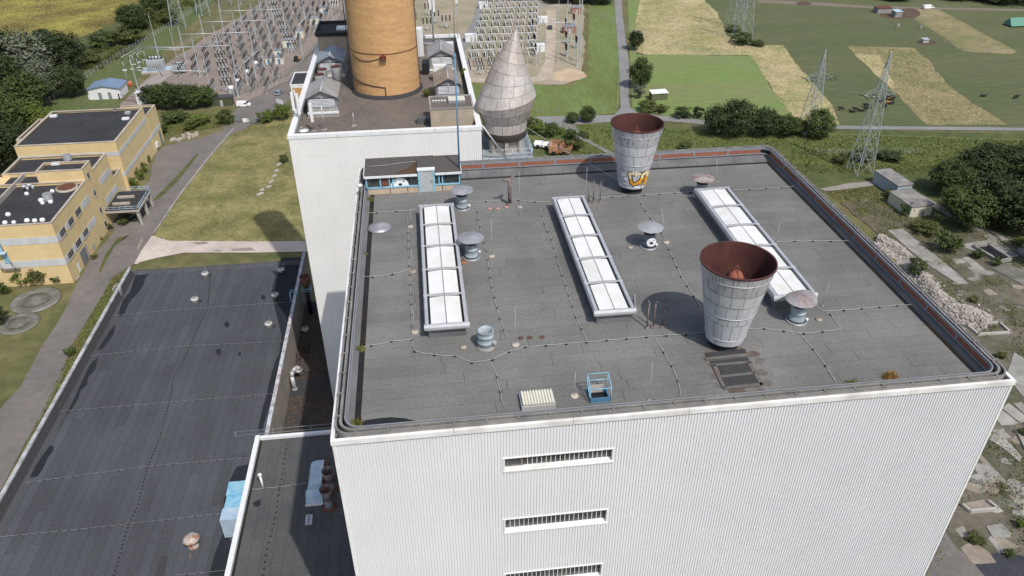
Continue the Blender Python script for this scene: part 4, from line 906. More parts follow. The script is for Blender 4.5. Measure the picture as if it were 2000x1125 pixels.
# ladder hoops over the parapets
def hoops(p, dx, label):
    r = thing('ladder_hoops', label, 'ladder', p, 'ladder hoops on the hall parapets')
    for s in (-.3,.3):
        MB().tube([(p[0],p[1]+s,HZ),(p[0],p[1]+s,HZ+2.2),(p[0]-dx*.5,p[1]+s,HZ+2.4),(p[0]-dx,p[1]+s,HZ+2.0),(p[0]-dx,p[1]+s,HZ+1.2)], .05, 6).build('rail', ALU if dx > 0 else BLUE, r)
    for k in range(4): MB().cyl((p[0],p[1]-.3,HZ+.4+.45*k), .03, (p[0],p[1]+.3,HZ+.4+.45*k), .03, 6).build('rung', ALU if dx > 0 else BLUE, r)
b = G(250,580,HZ); hoops((hx0+.75,b.y,HZ), .9, 'silver ladder hoops at the outer hall parapet by the wet strip'); b = G(570,588,HZ+.5); hoops((hx1-.75,b.y,HZ), -.9, 'blue ladder hoops over the parapet towards the gap')
# ------------------------------------------------------------------ leaf-littered gap roof
gap = thing('gap_building', 'low link building with leaf-littered wet roof between hall and tower', 'building', (-8,55,0))
LEAF = M('leaf_litter', (.075,.055,.042), .8, .5, 3.5, bump=.8, col2=(.13,.08,.05), sc2=1.2, det=10)
MB().box(hx1+.12, -.2, 33.0, 78.0, 0, GZ-.2).build('wall', CONC, gap); MB().box(hx1+.12, TX0-.06, 33.0, 78.0, GZ-.2, GZ).build('roof', FELTD, gap)
MB().box(TX0-.05, -.2, 33.0, 50.8, GZ-.2, GZ-.002).build('roof', FELTD, gap)
lv = MB()
for i in range(5200):
    x, y = random.uniform(hx1+.2, -9.0), random.uniform(33.2, 75)
    if y < 51 and random.random() < .5: x = random.uniform(hx1+.2, -1)
    if 54 < y < 57.5: continue
    s, a = random.uniform(.07,.22), random.uniform(0,PI); c_, n_ = math.cos(a)*s, math.sin(a)*s; t_ = random.uniform(.0,.1)
    lv.add([(x-c_,y-n_,GZ+.006),(x+n_*.6,y-c_*.6,GZ+.03+t_),(x+c_,y+n_,GZ+.02),(x-n_*.6,y+c_*.6,GZ+.01)], [(0,1,2,3)])
o = lv.build('leaf_litter', LEAF, gap); o['kind'] = 'stuff'
MB().prism([G(u,v,GZ)[:2] for u, v in ((585,690),(605,668),(606,690),(600,700),(580,705),(575,690))], GZ+.004, GZ+.012).build('wet_shade_patch', WET_SHADE, gap)
bp = thing('bent_pipe', 'silver bent pipe rising from the gap by the hall wall', 'pipe', G(576,760,GZ)); X = Vector(bp.location)
for pts in (([X, X+Vector((-.15,.3,2.1)), X+Vector((-.02,.7,2.7)), X+Vector((.5,1.2,2.95)), X+Vector((.9,1.6,2.4))]),): MB().tube(pts, .30, 12).build('pipe', ALU, bp)
MB().cyl(X, .38, X+Vector((0,0,.15)), .38, 12).build('flange', ALU, bp)
bp = thing('bent_pipe', 'thin pale bent pipe at the shaded end of the gap', 'pipe', G(595,603,GZ)); X = Vector(bp.location); MB().tube([X, X+Vector((-.1,.1,3.0)), X+Vector((.1,.3,3.5)), X+Vector((.5,.5,3.2))], .16, 10).build('pipe', CONCL, bp)
st = thing('rusty_exhaust', 'dark rusty exhaust stack on a blue bracket at the gap end', 'stack', (-14.3, 74.5, GZ)); X = Vector(st.location)
MB().cyl(X, .35, X+Vector((0,0,5.2)), .35, 14).build('pipe', BLACK, st); MB().lathe(X, [(.36,5.2),(.75,5.8),(.8,7.2),(.72,7.2),(.6,5.9)], 20).build('cowl', RUST, st)
for z in (4.6,5.0): MB().tube([X+Vector((-.9,-.5,z)), X+Vector((.7,-.5,z)), X+Vector((.7,.6,z)), X+Vector((-.9,.6,z))], .06, 6).build('bracket', BLUE, st)
# ------------------------------------------------------------------ annex at the front corner
AZ = 30.0; ax0, ay1 = -14.3, 32.5
an = thing('annex', 'front annex with grey felt roof and white coping beside the white building', 'building', (-7,10,0))
MB().box(ax0+.05, -.15, -14, ay1-.05, 0, AZ-.25).build('wall', CLAD, an)
ad = MB().box(ax0+.1, -.12, -14, ay1-.1, AZ-.25, AZ-.045).build('roof_deck', FELTD, an)
q = (-.15-(ax0+.6))/13
am_ = MB().box(0,1,0,1,0,1).mesh('felt_sheet', AFELT)
for i in range(13):
    y = -4.0+random.uniform(-3,0)
    while y < ay1-.4:
        y2 = min(ay1-.4, y+random.uniform(7,11))
        if ay1-.4-y2 < 2: y2 = ay1-.4
        piece('felt_sheet', am_, ad, (ax0+.6+q*i+.012, y, AZ-.043), (q-.025, y2-y-.025, .04+random.uniform(0,.006))); y = y2
for i in range(5):
    a = -14+(ay1+14)/5*i; MB().box(ax0-.1, ax0+.38, a+.01, a+(ay1+14)/5-.01, AZ+.10, AZ+.52).build('coping', WHITE, an)
MB().box(ax0+.02, ax0+.30, -14, ay1, AZ-.045, AZ+.095).build('parapet', CONC, an); MB().box(ax0+.385, -.1, ay1-.30, ay1+.1, AZ-.04, AZ+.30).build('coping', WHITE, an)
MB().box(ax0+.31, ax0+.58, -14, ay1-.3, AZ-.04, AZ-.02).build('gutter', GUTT, an)
for k in range(5): MB().cyl((ax0-2.2+k*4.0,ay1+.15,AZ-.2), .035, (ax0-2.2+k*4.0,ay1+.15,AZ+1.1), .035, 6).build('rail_post', GREYM, an)
for z in (.55,1.1): MB().cyl((ax0-2.2,ay1+.15,AZ+z), .03, (-.4,ay1+.15,AZ+z), .03, 6).build('hand_rail', GREYM, an)
wire([(492,957),(545,952),(600,944)], 'thin wire across the annex roof to the hood', AZ, grp='conductor wires on the annex roof', wob=.01)
wire([(560,868),(553,920),(546,953),(538,1010),(533,1030),(520,1080),(514,1124)], 'row of black wire blocks along the annex roof', AZ, bare=True, step=.7, grp='conductor wires on the annex roof')
wet_shade([(494,982),(508,975),(509,985),(504,990),(496,989)], AZ, an)
# blue hood with rusted back
b0 = G(599,988,AZ); b1_ = G(631,985,AZ); x0, x1 = b0.x, b1_.x; y0 = b0.y
ah = thing('air_hood', 'pale blue curved air hood with rusty back on the annex', 'air hood', ((x0+x1)/2,y0,AZ)); dy = 4.3
MB().extr([(x0,AZ)]+[(x0+.1+(1-math.cos(t*PI/2/6))*.8, AZ+.9+math.sin(t*PI/2/6)*.9) for t in range(7)]+[(x1,AZ+1.8),(x1,AZ)], 'y', y0+1.1, y0+dy).build('hood', PALEB, ah)
MB().box(x1+.01, x1+.5, y0+1.6, y0+dy-.1, AZ, AZ+1.75).build('rusty_back', RUST, ah)
MB().hexa([(x0-.05,y0,AZ),(x1,y0,AZ),(x1,y0+1.08,AZ),(x0-.05,y0+1.08,AZ)],[(x0,y0+.3,AZ+.9),(x1,y0+.3,AZ+.9),(x1,y0+1.08,AZ+1.1),(x0,y0+1.08,AZ+1.1)]).build('front_box', PALEB, ah)
MB().box(x0-.1,x1+.05,y0-.1,y0-.01,AZ,AZ+.25).build('front_sill', WHITE, ah)
def cstack(u, v, label):
    b = G(u,v,AZ); r = thing('cone_stack', label, 'stack', b, 'cone-topped stacks beside the air hood')
    MB().lathe(b, [(.75,0),(.75,.1),(.45,.2)], 20).build('base', RUST, r); MB().lathe(b, [(.42,.15),(.42,.6),(.30,1.0)], 18).build('neck', GREYM, r)
    MB().lathe(b, [(.30,1.0),(.42,1.4),(.66,2.6),(.60,2.6),(.38,1.5)], 22).build('cone', M('stack_grey',(.22,.21,.21),.6,.2,3,col2=(.15,.10,.08),sc2=2), r); MB().lathe(b, [(.60,2.58),(.4,1.6),(.02,1.55)], 18).build('inside', RUSTIN, r)
cstack(643,990,'cone-topped rusty stack standing before the blue hood'); cstack(647,955,'cone-topped rusty stack behind the blue hood close to the white wall')
pp = thing('vent_pipe', 'short white vent pipe on the annex roof', 'pipe', G(514,952,AZ)); X = Vector(pp.location); MB().cyl(X, .12, X+Vector((-.1,.25,1.5)), .12, 10).build('stem', WHITE, pp); MB().cyl(X+Vector((-.1,.25,1.5)), .2, X+Vector((-.1,.25,1.62)), .2, 12).build('cap', WHITE, pp)
jb = G(604,1017,AZ); jj = thing('junction_box', 'small grey box with sockets lying on the annex roof', 'box', jb); MB().obox(jb,.65,1.1,AZ,AZ+.25).build('case', ALU, jj)
for k in range(3): MB().obox((jb.x,jb.y-.3+.3*k),.16,.14,AZ+.25,AZ+.27).build('socket', BLACK, jj)
# blue duct standing on the hall beside the annex
d0 = G(436,1040,HZ+1); bd = thing('blue_duct', 'light blue sheet-metal duct standing on the hall roof against the annex', 'duct', (d0.x+1.6,d0.y,HZ)); X0 = d0.x
for a, b, c in ((0,1.6,2.9),(1.62,3.5,2.5),(3.52,5.4,2.9)): MB().box(X0, ax0-.12, d0.y+a, d0.y+b, HZ+.15, HZ+c).build('duct_section', BLUE if a else PALEB, bd)
MB().box(X0+.2, ax0-.12, d0.y+.2, d0.y+5.2, HZ, HZ+.15).build('skid', GREYM, bd)
# ------------------------------------------------------------------ ground surfaces
LV = [0]
def flat(name, mat, pts, z=None, kind='structure', px=True):
    if z is None: LV[0] += 1; z = .004+.0035*LV[0]
    P = [G(u,v,0) for u, v in pts] if px else [Vector((*p,0)) for p in pts]
    if any(k in name for k in ('field','straw','strip','meadow','grass','lawn','sand','bank','gravel','demolition')):
        rj = random.Random(len(pts)+LV[0]); Q = []
        for i in range(len(P)):
            a, b = P[i], P[(i+1)%len(P)]; n = min(60, max(1, int((b-a).length/3.0))); d = (b-a).normalized() if (b-a).length > 0 else Vector((1,0,0)); w_ = 0
            for j in range(n):
                w_ = w_*.7+rj.uniform(-.5,.5); e = 0 if j == 0 else w_
                Q.append(a.lerp(b,j/n)+Vector((-d.y*e, d.x*e, 0)))
        P = Q
    return struct(MB().sheet([(p.x,p.y,z) for p in P]), name, mat, kind)
LAWN = M('lawn', (.14,.195,.055), .95, .24, .6, stretch=(1.3,.25,1), bump=.4, col2=(.125,.150,.040), sc2=.05, det=10)
DRYL = M('dry_lawn', (.27,.240,.105), .95, .32, .5, bump=.4, col2=(.150,.150,.052), sc2=.11, det=10)
MEAD = M('bright_meadow', (.155,.225,.06), .95, .2, .6, stretch=(.25,1.3,1), bump=.4, col2=(.185,.205,.08), sc2=.04, det=10)
STRAW = M('straw_field', (.46,.375,.215), .95, .28, .3, bump=.5, col2=(.25,.25,.10), sc2=.06, det=12)
STRAWD = M('dry_brown_field', (.27,.225,.12), .95, .3, .3, bump=.5, col2=(.17,.165,.07), sc2=.05, det=12)
PAST = M('pasture', (.086,.106,.042), .95, .24, .5, stretch=(.3,1.2,1), bump=.4, col2=(.115,.120,.055), sc2=.03, det=10)
CROP = M('crop_field', (.30,.265,.065), .95, .25, .3, bump=.5, col2=(.135,.105,.038), sc2=.05, det=12)
SCRUBG = M('scrub_ground', (.065,.085,.025), .95, .35, .35, bump=.5, col2=(.10,.105,.035), sc2=.1, det=12)
GRAV = M('substation_gravel', (.265,.215,.185), .95, .22, .8, bump=.3, col2=(.22,.185,.155), sc2=.06, det=10)
GRAVR = M('substation_gravel_pale', (.36,.295,.225), .95, .2, .8, bump=.3, col2=(.25,.235,.14), sc2=.06, det=10)
ASPH = M('old_asphalt', (.185,.165,.150), .92, .15, .8, bump=.2, col2=(.145,.132,.122), sc2=.12, det=9)
ASPHG = M('grey_asphalt', (.25,.245,.24), .92, .12, .8, bump=.2, col2=(.21,.205,.20), sc2=.12)
PATH = M('pale_concrete', (.56,.49,.43), .92, .10, .8, bump=.2, col2=(.44,.38,.33), sc2=.12)
DIRT = M('demolition_dirt', (.150,.130,.103), .95, .35, .5, bump=.6, col2=(.085,.085,.05), sc2=.09, det=12)
SAND = M('sand', (.52,.40,.27), .95, .15, .6, bump=.3, col2=(.42,.32,.21), sc2=.15)
# fields
flat('crop_field', CROP, [(-300,40),(-300,-60),(265,-60),(272,5),(255,20),(235,40),(190,60),(120,85),(60,90),(0,110)])
flat('scrub_bank', SCRUBG, [(0,110),(60,90),(120,85),(190,60),(235,40),(272,5),(300,-40),(420,-40),(330,40),(240,110),(110,185),(90,230),(-60,260),(-200,200)])
flat('lawn_substation', M('dark_green_lawn',(.085,.118,.036),.95,.25,.5,bump=.4,col2=(.105,.12,.045),sc2=.08), [(90,230),(110,185),(240,110),(330,40),(420,-40),(470,-40),(300,120),(235,200),(230,215),(120,240)])  # darker green grass than the lawn on the right
flat('yard_grass', DRYL, [(297,466),(350,382),(400,318),(455,256),(482,250),(560,225),(640,250),(660,500),(600,474),(500,474),(332,473)])
flat('lawn_right', LAWN, [(880,160),(1030,166),(1120,168),(1150,140),(1150,-40),(1195,-40),(1205,60),(1212,120),(1212,200),(1205,220),(1150,226),(1030,226),(880,226)])
flat('meadow_foreground', SCRUBG, [(1020,240),(1200,240),(1240,250),(1400,252),(2100,260),(2400,400),(2000,620),(1900,480),(1720,420),(1560,350),(1400,300),(1100,330),(930,330)])
flat('grass_strip', M('grass_strip', (.095,.125,.035), .95, .25, .4, bump=.4, col2=(.12,.135,.04), sc2=.06, det=10), [(1030,236),(1200,236),(1240,247),(1640,262),(2150,275),(2300,330),(2000,330),(1500,318),(1340,300),(1200,300),(1100,295),(1030,270)])
flat('pasture', PAST, [(1225,-40),(2500,-60),(2900,240),(2100,250),(1650,245),(1420,240),(1300,233),(1240,228),(1232,200)])
flat('straw_field', STRAW, [(1238,40),(1262,5),(1380,5),(1402,25),(1412,45),(1420,70),(1462,88),(1528,88),(1560,130),(1625,205),(1640,244),(1560,244),(1525,200),(1465,108),(1262,107),(1240,100)])
flat('straw_upper', STRAW, [(1240,30),(1250,-20),(1372,-20),(1382,12),(1300,30)])
flat('green_field', MEAD, [(1262,107),(1466,109),(1500,165),(1548,228),(1300,228),(1262,215)])
flat('roadside_green', MEAD, [(1226,0),(1250,0),(1238,60),(1243,108),(1262,107),(1262,222),(1236,222),(1230,110)])
flat('brown_field', STRAWD, [(1655,90),(1690,91),(1785,94),(1815,118),(1845,160),(1905,205),(1968,244),(1812,244)])
flat('brown_field_edge', STRAW, [(1668,106),(1718,107),(1735,140),(1745,175)])
flat('rough_strip', STRAWD, [(1765,15),(1830,16),(1985,102),(1975,106),(1880,100),(1830,65),(1790,40)])
flat('dark_path', M('track_dirt',(.19,.16,.12),.95,.2,.6), [(1480,0),(1570,3),(1700,12),(2000,18),(2200,22),(2200,26),(2000,22),(1690,16),(1480,5)])
for k, (u, v, a, b) in enumerate(((1753,29,34,8),(1809,83,20,5),(1570,7,14,4),(1776,26,20,10))):
    flat('bare_soil', M('bare_soil_%d' % k,(.10,.065,.045),.95,.25,1), [(u+a*math.cos(t*PI/9)*(1+.12*random.random()), v+b*math.sin(t*PI/9)) for t in range(18)])
# substation yards
flat('gravel_yard', GRAV, [(232,205),(262,180),(300,140),(345,112),(420,62),(520,0),(560,-40),(700,-40),(660,45),(610,100),(560,160),(470,205),(440,190),(410,195),(300,190),(262,215)])
flat('grey_track', M('track_concrete',(.30,.27,.24),.95,.15,.8), [(262,176),(300,150),(355,118),(372,118),(330,150),(285,182)])
flat('rail_road', ASPH, [(640,60),(690,0),(720,-30),(760,-30),(720,30),(640,110),(570,190),(545,215),(480,250),(455,262),(430,250),(470,205),(560,160)])
flat('gravel_yard_right', GRAVR, [(800,150),(815,-40),(1140,-40),(1140,120),(1130,155),(1100,166),(1030,166),(880,160)])
flat('yard_lane', ASPHG, [(895,90),(925,35),(940,-30),(952,-30),(935,50),(905,110)])
flat('yard_lane', M('lane_sand',(.47,.40,.31),.95,.12,.8,col2=(.38,.32,.25),sc2=.2), [(1068,20),(1086,20),(1086,70),(1083,120),(1078,150),(1060,158),(1010,164),(920,158),(800,165),(800,150),(920,152),(1000,155),(1050,150),(1065,120)])
flat('sand_patch', SAND, [(1082,142),(1110,134),(1140,141),(1147,150),(1130,157),(1095,160),(1078,155)])
# roads
flat('left_road', ASPH, [(455,250),(480,244),(480,252),(440,268),(400,318),(350,382),(300,457),(262,516),(220,541),(195,586),(140,676),(125,731),(82,816),(50,864),(0,962),(-60,1080),(-200,1080),(-60,880),(0,800),(40,756),(82,678),(120,620),(147,562),(175,512),(225,450),(205,452),(240,400),(292,354),(296,330),(305,300),(320,286),(345,280),(385,272)])
flat('concrete_path', PATH, [(297,461),(332,471),(500,472),(640,472),(640,491),(500,494),(360,494),(308,504),(262,516),(278,488)])
flat('concrete_path_side', PATH, [(262,516),(297,461),(304,462),(270,516)])
for k, P in enumerate(([(372,475),(400,472),(410,476),(388,479)], [(450,487),(490,484),(500,490),(455,491)], [(415,492),(425,488),(436,491)], [(267,485),(277,465),(280,470),(270,490)])):
    flat('damp_stain', M('damp_%d' % k,(.27,.22,.19),.9,.15,1), P)
flat('lane_divider', SCRUBG, [(250,462),(255,455),(225,480),(205,515),(197,535),(193,530),(205,500),(230,465)])
flat('lane_divider', SCRUBG, [(385,300),(388,302),(350,352),(310,390),(298,392),(340,350)])
flat('kerb_line', CONC, [(456,250),(458,251),(402,318),(352,383),(301,458),(299,456),(349,381),(399,316)])
flat('right_road', ASPHG, [(1197,-40),(1212,-40),(1216,30),(1222,80),(1228,120),(1228,200),(1232,212),(1248,222),(1300,228),(1400,238),(1640,246),(2000,250),(2600,256),(2600,263),(2000,256),(1640,253),(1400,246),(1300,237),(1240,236),(1200,238),(1120,245),(1108,252),(1085,249),(1030,238),(1020,229),(1120,227),(1200,225),(1212,212),(1210,140),(1204,60)])
flat('farm_path', ASPHG, [(1098,240),(1118,240),(1130,255),(1160,280),(1200,300),(1192,304),(1150,280),(1110,262)])
flat('worn_track', M('worn_track',(.27,.24,.21),.95,.2,.6), [(1600,370),(1660,358),(1735,352),(1738,358),(1700,364),(1640,372),(1612,374)])
flat('worn_track', bpy.data.materials['worn_track'], [(1790,375),(1830,398),(1900,440),(1960,458),(2050,470),(2050,478),(1940,462),(1880,440),(1820,405)])
# demolition site right of the building
flat('demolition_ground', DIRT, [(1640,398),(1700,392),(1800,440),(1900,450),(2100,480),(2400,700),(2400,1300),(1700,1300),(1850,1000),(1960,760),(1850,600),(1740,480)])
flat('site_lane', M('site_lane',(.25,.215,.185),.95,.12,.8), [(1905,888),(1912,885),(2010,990),(2060,1040),(2040,1040),(1990,995)])
flat('site_lane', ASPH, [(1845,1040),(1870,1075),(1910,1090),(1960,1080),(2060,1100),(2100,1200),(1760,1200),(1820,1090)])
flat('wet_lane', M('wet_lane',(.05,.05,.055),.35,.2,.6), [(1900,1100),(1925,1085),(1960,1078),(2010,1090),(2060,1140),(1950,1160)])
# individual concrete slabs and ruins
SLAB = [M('slab_pale',(.40,.385,.355),.95,.25,.7,bump=.5,col2=(.24,.22,.18),sc2=.35), M('slab_grey',(.32,.31,.29),.9,.2,.8,bump=.4,col2=(.22,.21,.18),sc2=.3), M('slab_dark',(.20,.19,.17),.9,.25,.8,bump=.4,col2=(.12,.12,.09),sc2=.3), M('slab_tan',(.30,.25,.205),.9,.2,.8,bump=.4,col2=(.24,.2,.16),sc2=.3)]
def slab(pts, h, mat, label, name='concrete_slab'):
    P = [G(u,v,0) for u, v in pts]; single(MB().prism([p[:2] for p in P], 0.0, h), name, mat, label, 'slab', 'concrete slabs on the demolition site')
slab([(1733,452),(1762,449),(1800,480),(1850,520),(1890,556),(1868,556),(1820,525),(1775,490)], .35, SLAB[1], 'long pale slab with dotted edge beside the rubble heap')
slab([(1940,500),(2010,540),(2060,590),(2000,560),(1925,520)], .30, SLAB[2], 'dark long slab behind the open pit')
slab([(1870,480),(1930,470),(1990,500),(1960,512)], .25, SLAB[1], 'grey slab beside the bush and open pit')
slab([(1980,690),(2030,720),(2060,790),(2000,780),(1965,735)], .25, SLAB[1], 'grey slab close to the white wall corner', )
slab([(1955,800),(1968,790),(2010,822),(1990,828)], .4, SLAB[0], 'pale slab beyond the wall with a boxed hole')
slab([(1930,860),(1955,850),(1995,895),(1990,905),(1962,880)], .3, SLAB[0], 'pale broken slab beside the long tan lane')
slab([(1985,850),(2040,880),(2040,910),(2000,880)], .5, SLAB[0], 'pale slab bordered by a dark trench')
slab([(1925,1030),(1955,1025),(1975,1045),(1970,1052),(1938,1052)], .3, SLAB[1], 'grey square slab before the wet lane')
slab([(1880,985),(1920,978),(1948,995),(1940,1000),(1895,1002)], .25, SLAB[3], 'tan floor slab framed by low white walls')
slab([(1940,1055),(1960,1052),(1990,1070),(1960,1078)], .2, SLAB[3], 'reddish low slab beside the grey square slab')
rng = random.Random(11)
frag = []
spots = [(1960,1010,40,30),(1930,930,40,30),(1990,960,30,40),(1900,960,18,25),(1975,830,30,25),(1990,560,40,30),(1940,600,60,50),(1890,560,30,25),(1960,520,40,20)]
k = 0
for u0, v0, su, sv in spots:
    for _ in range(7):
        u, v = u0+rng.uniform(-su,su), v0+rng.uniform(-sv,sv); p = G(u,v,0)
        if p.x < 41.5: continue
        n = rng.choice((5,6,7,8)); a0 = rng.uniform(0,6); r_ = rng.uniform(.35,1.5); asp = rng.uniform(.4,1)
        poly = [(p.x+r_*math.cos(a0+2*PI*i/n)*rng.uniform(.7,1.2), p.y+r_*asp*math.sin(a0+2*PI*i/n)*rng.uniform(.7,1.2)) for i in range(n)]
        single(MB().prism(poly, 0, rng.uniform(.06,.25)), 'concrete_fragment', SLAB[rng.randrange(4)], 'broken concrete fragment scattered on the demolition site', 'fragment', 'concrete fragments on the demolition site'); k += 1
# flat foundation slabs left in the ground, in rows along the building
placed = []
for _ in range(2600):
    u, v = rng.uniform(1760,2070), rng.uniform(470,1110)
    if (v > 735 and u < 1990-(v-735)*.47) or (v <= 735 and u < 1660+(v-300)*.95) or len(placed) > 150: continue
    p = G(u,v,0); x, y = p.x, p.y
    if any(abs(x-a_) < 2.9 and abs(y-b_) < 3.2 for a_, b_ in placed): continue
    placed.append((x,y))
    sx, sy = rng.uniform(1.4,3.6), rng.uniform(1.6,4.2); P4 = [(x,y),(x+sx*.6,y-rng.uniform(0,.3)),(x+sx,y+rng.uniform(-.2,.3)),(x+sx+rng.uniform(-.4,.3),y+sy*.5),(x+sx*rng.uniform(.7,1),y+sy),(x+sx*.4,y+sy*rng.uniform(.85,1.1)),(x+rng.uniform(-.2,.4),y+sy*rng.uniform(.7,1))]
    single(MB().prism(P4, 0, rng.uniform(.05,.22)), 'concrete_plate', SLAB[rng.choice((0,0,0,1,1,3))], 'flat weathered foundation slab left in the ground of the demolition site', 'slab', 'foundation slabs of the demolition site')
# low white foundation walls
fw_ = thing('foundation_wall', 'low white foundation walls framing the tan floor slab', 'foundation', G(1900,990,0))
for a, b in (((1877,990),(1893,1003)),((1893,1003),(1947,998)),((1928,983),(1948,999))):
    A, B = G(*a), G(*b); MB().obox(((A+B)/2), (B-A).length, .35, 0, .75, math.atan2(B.y-A.y,B.x-A.x)).build('wall_strip', CONCL, fw_)
# open pit and water basin
pit = thing('open_pit', 'open concrete pit with dark inside on the demolition site', 'pit', G(1945,495,0))
P = [G(u,v,0) for u, v in ((1900,485),(1928,482),(1972,510),(1950,515))]; MB().prism([p[:2] for p in P], .30, .32).build('painted_shade_floor', DARK, pit)  # black sheet painted in for the shade inside the pit
for i in range(4):
    A, B = P[i], P[(i+1)%4]; MB().obox((A+B)/2, (B-A).length+.3, .5, 0, .9, math.atan2(B.y-A.y,B.x-A.x)).build('rim_wall', SLAB[1], pit)
bas = thing('water_basin', 'concrete basin filled with dark water close to the parapet corner', 'basin', G(1930,645,0))
P = [G(u,v,0) for u, v in ((1888,638),(1950,632),(1972,652),(1910,656))]
MB().prism([p[:2] for p in P], .10, .12).build('water', M('basin_water',(.02,.028,.03),.08,.2,1,spec=.6), bas)
for i in range(4):
    A, B = P[i], P[(i+1)%4]; MB().obox((A+B)/2, (B-A).length+.3, .45, 0, .6, math.atan2(B.y-A.y,B.x-A.x)).build('rim_wall', CONCL, bas)
# rubble heap: thousands of stones
RUB = M('rubble', (.43,.40,.365), .95, .3, 1.5, bump=.4, col2=(.33,.28,.245), sc2=.9)
heap = [(1718,470),(1735,478),(1760,495),(1785,520),(1810,560),(1835,590),(1870,610),(1900,622),(1925,632)]
rb = MB()
for i in range(12000):
    t = rng.random()*(len(heap)-1); j = int(t); u = heap[j][0]+(heap[j+1][0]-heap[j][0])*(t-j); v = heap[j][1]+(heap[j+1][1]-heap[j][1])*(t-j)
    c = G(u,v,0); wd = 3.6 if j > 2 else 2.6
    off = rng.gauss(0,.6); x, y = c.x+wd*off*.8, c.y+wd*off*.7+rng.uniform(-1,1); h = 1.7*math.exp(-off*off*2.5)*(.7 if j < 3 else 1)
    s = rng.choice((.12,.18,.26,.38))*rng.uniform(.6,1.3); z = max(0, h-rng.random()*.25)
    a = rng.uniform(0,PI); dx, dy = math.cos(a)*s, math.sin(a)*s
    q1, q2 = rng.uniform(-.3,.3)*s, rng.uniform(-.3,.3)*s; hh = s*rng.uniform(.4,.9); B4 = [(x-dx,y-dy,z-.12),(x+dy*.7,y-dx*.7,z-.12+q1),(x+dx,y+dy,z-.12),(x-dy*.7,y+dx*.7,z-.12-q1)]
    rb.add(B4+[(p[0]*.75+x*.25+q2,p[1]*.75+y*.25,p[2]+hh) for p in B4], [(4,5,6,7),(0,1,5,4),(1,2,6,5),(2,3,7,6),(3,0,4,7)])
hp_ = [Vector(p) for p in []]
o = rb.build('rubble_heap', RUB); o['kind'] = 'stuff'; o['label'] = 'long heap of pale pinkish demolition rubble'; o['category'] = 'rubble'
hm2 = MB(); n = len(heap)
V = []
for j, (u, v) in enumerate(heap):
    c = G(u,v,0); k_ = .7 if j < 3 else 1.2
    for off, h in ((-1.1,0.02),(-.5,.75*k_),(0,1.25*k_),(.5,.75*k_),(1.1,.02)): V.append((c.x+2.9*off*.8, c.y+2.9*off*.7, h))
hm2.add(V, [(j*5+i, j*5+i+1, (j+1)*5+i+1, (j+1)*5+i) for j in range(n-1) for i in range(4)], True)
struct(hm2, 'rubble_mound', RUB)
# round concrete covers beside the yellow building
for u, v, a, lb, mt in ((71,588,44,'round pale concrete tank cover beside the yellow building',SLAB[2]),(38,633,36,'round dark sunken tank cover near the road',SLAB[2])):
    c = G(u,v,0); r_ = abs(G(u+a,v,0).x-c.x); t = thing('tank_cover', lb, 'tank cover', c, 'round tank covers')
    MB().lathe(c, [(r_,0),(r_,.45),(r_*.97,.5),(r_*.56,.5),(r_*.56,.44),(r_*.53,.44),(r_*.53,.5),(.02,.5)], 40).build('lid', mt, t); MB().lathe(c, [(r_*1.0,.0),(r_*1.04,.3),(r_*1.01,.46)], 40).build('ring', SLAB[1], t)
    MB().prism([(c.x+r_*.42+.8*math.cos(i), c.y+1.2*math.sin(i)) for i in range(6)], .5, .52).build('rust_stain', STAIN, t)
# rails embedded in the left road
rl_ = thing('rail_track', 'pair of rails embedded in the road by the substation', 'rails', G(550,190,0))
for d in (-.75,.75):
    pts = [G(u,v,0)+Vector((d,0,.05)) for u, v in ((690,25),(640,88),(575,172),(520,222),(468,258),(430,290))]
    for i in range(len(pts)-1): MB().bar(pts[i], pts[i+1], .10).build('rail', RUSTPIPE, rl_)
# ------------------------------------------------------------------ yellow office and workshop building
YEL = M('yellow_render', (.71,.55,.295), .85, .07, .6, col2=(.66,.505,.265), sc2=.2, streak=((.48,.37,.2), .8, .25))
YROOF = M('black_felt', (.030,.030,.034), .9, .25, 1.2, col2=(.042,.042,.045), sc2=.2)
PANEL = M('grey_band_panel', (.55,.57,.58), .6, .08, 1, rnd=.06)
COPY_ = M('pale_coping', (.50,.44,.36), .85, .15, 1.2, col2=(.36,.31,.26), sc2=.6)
yb = thing('yellow_building', 'stepped yellow office building with grey window bands and black flat roofs', 'building', (-85,155,0))
def block(x0, x1, y0, y1, zt, par=.7, cop=.45, nm='wall'):
    MB().box(x0, x1, y0, y1, 0, zt-par).build(nm, YEL, yb)
    for b in ((x0,x1,y0,y0+.3),(x0,x1,y1-.3,y1),(x0,x0+.3,y0+.3,y1-.3),(x1-.3,x1,y0+.3,y1-.3)): MB().box(*b, zt-par, zt-.12).build('parapet', YEL, yb)
    for b in ((x0-.08,x1+.08,y0-.08,y0+cop),(x0-.08,x1+.08,y1-cop,y1+.08),(x0-.08,x0+cop,y0+cop,y1-cop),(x1-cop,x1+.08,y0+cop,y1-cop)): MB().box(*b, zt-.12, zt).build('coping', COPY_, yb)
    MB().box(x0+.3, x1-.3, y0+.3, y1-.3, zt-par, zt-par+.02).build('roof', YROOF, yb)
CX1 = -71.5
block(-112, CX1, 118.5, 139.2, 14.7)
MB().box(-112, CX1-.4, 139.2, 145.0, 0, 14.0).build('wall', YEL, yb); MB().box(-90, CX1-10.1, 139.25, 145.0, 14.0, 14.02).build('roof', YROOF, yb)
block(-81.6, CX1, 139.25, 144.3, 17.4, .55, .4)
block(-91.6, CX1-.05, 144.35, 154.3, 15.0, .7, .5)
block(-91, -73.4, 154.4, 164.25, 6.5, .5, .4)
block(-97.2, -72.6, 164.3, 189.6, 14.0, .6, .55)
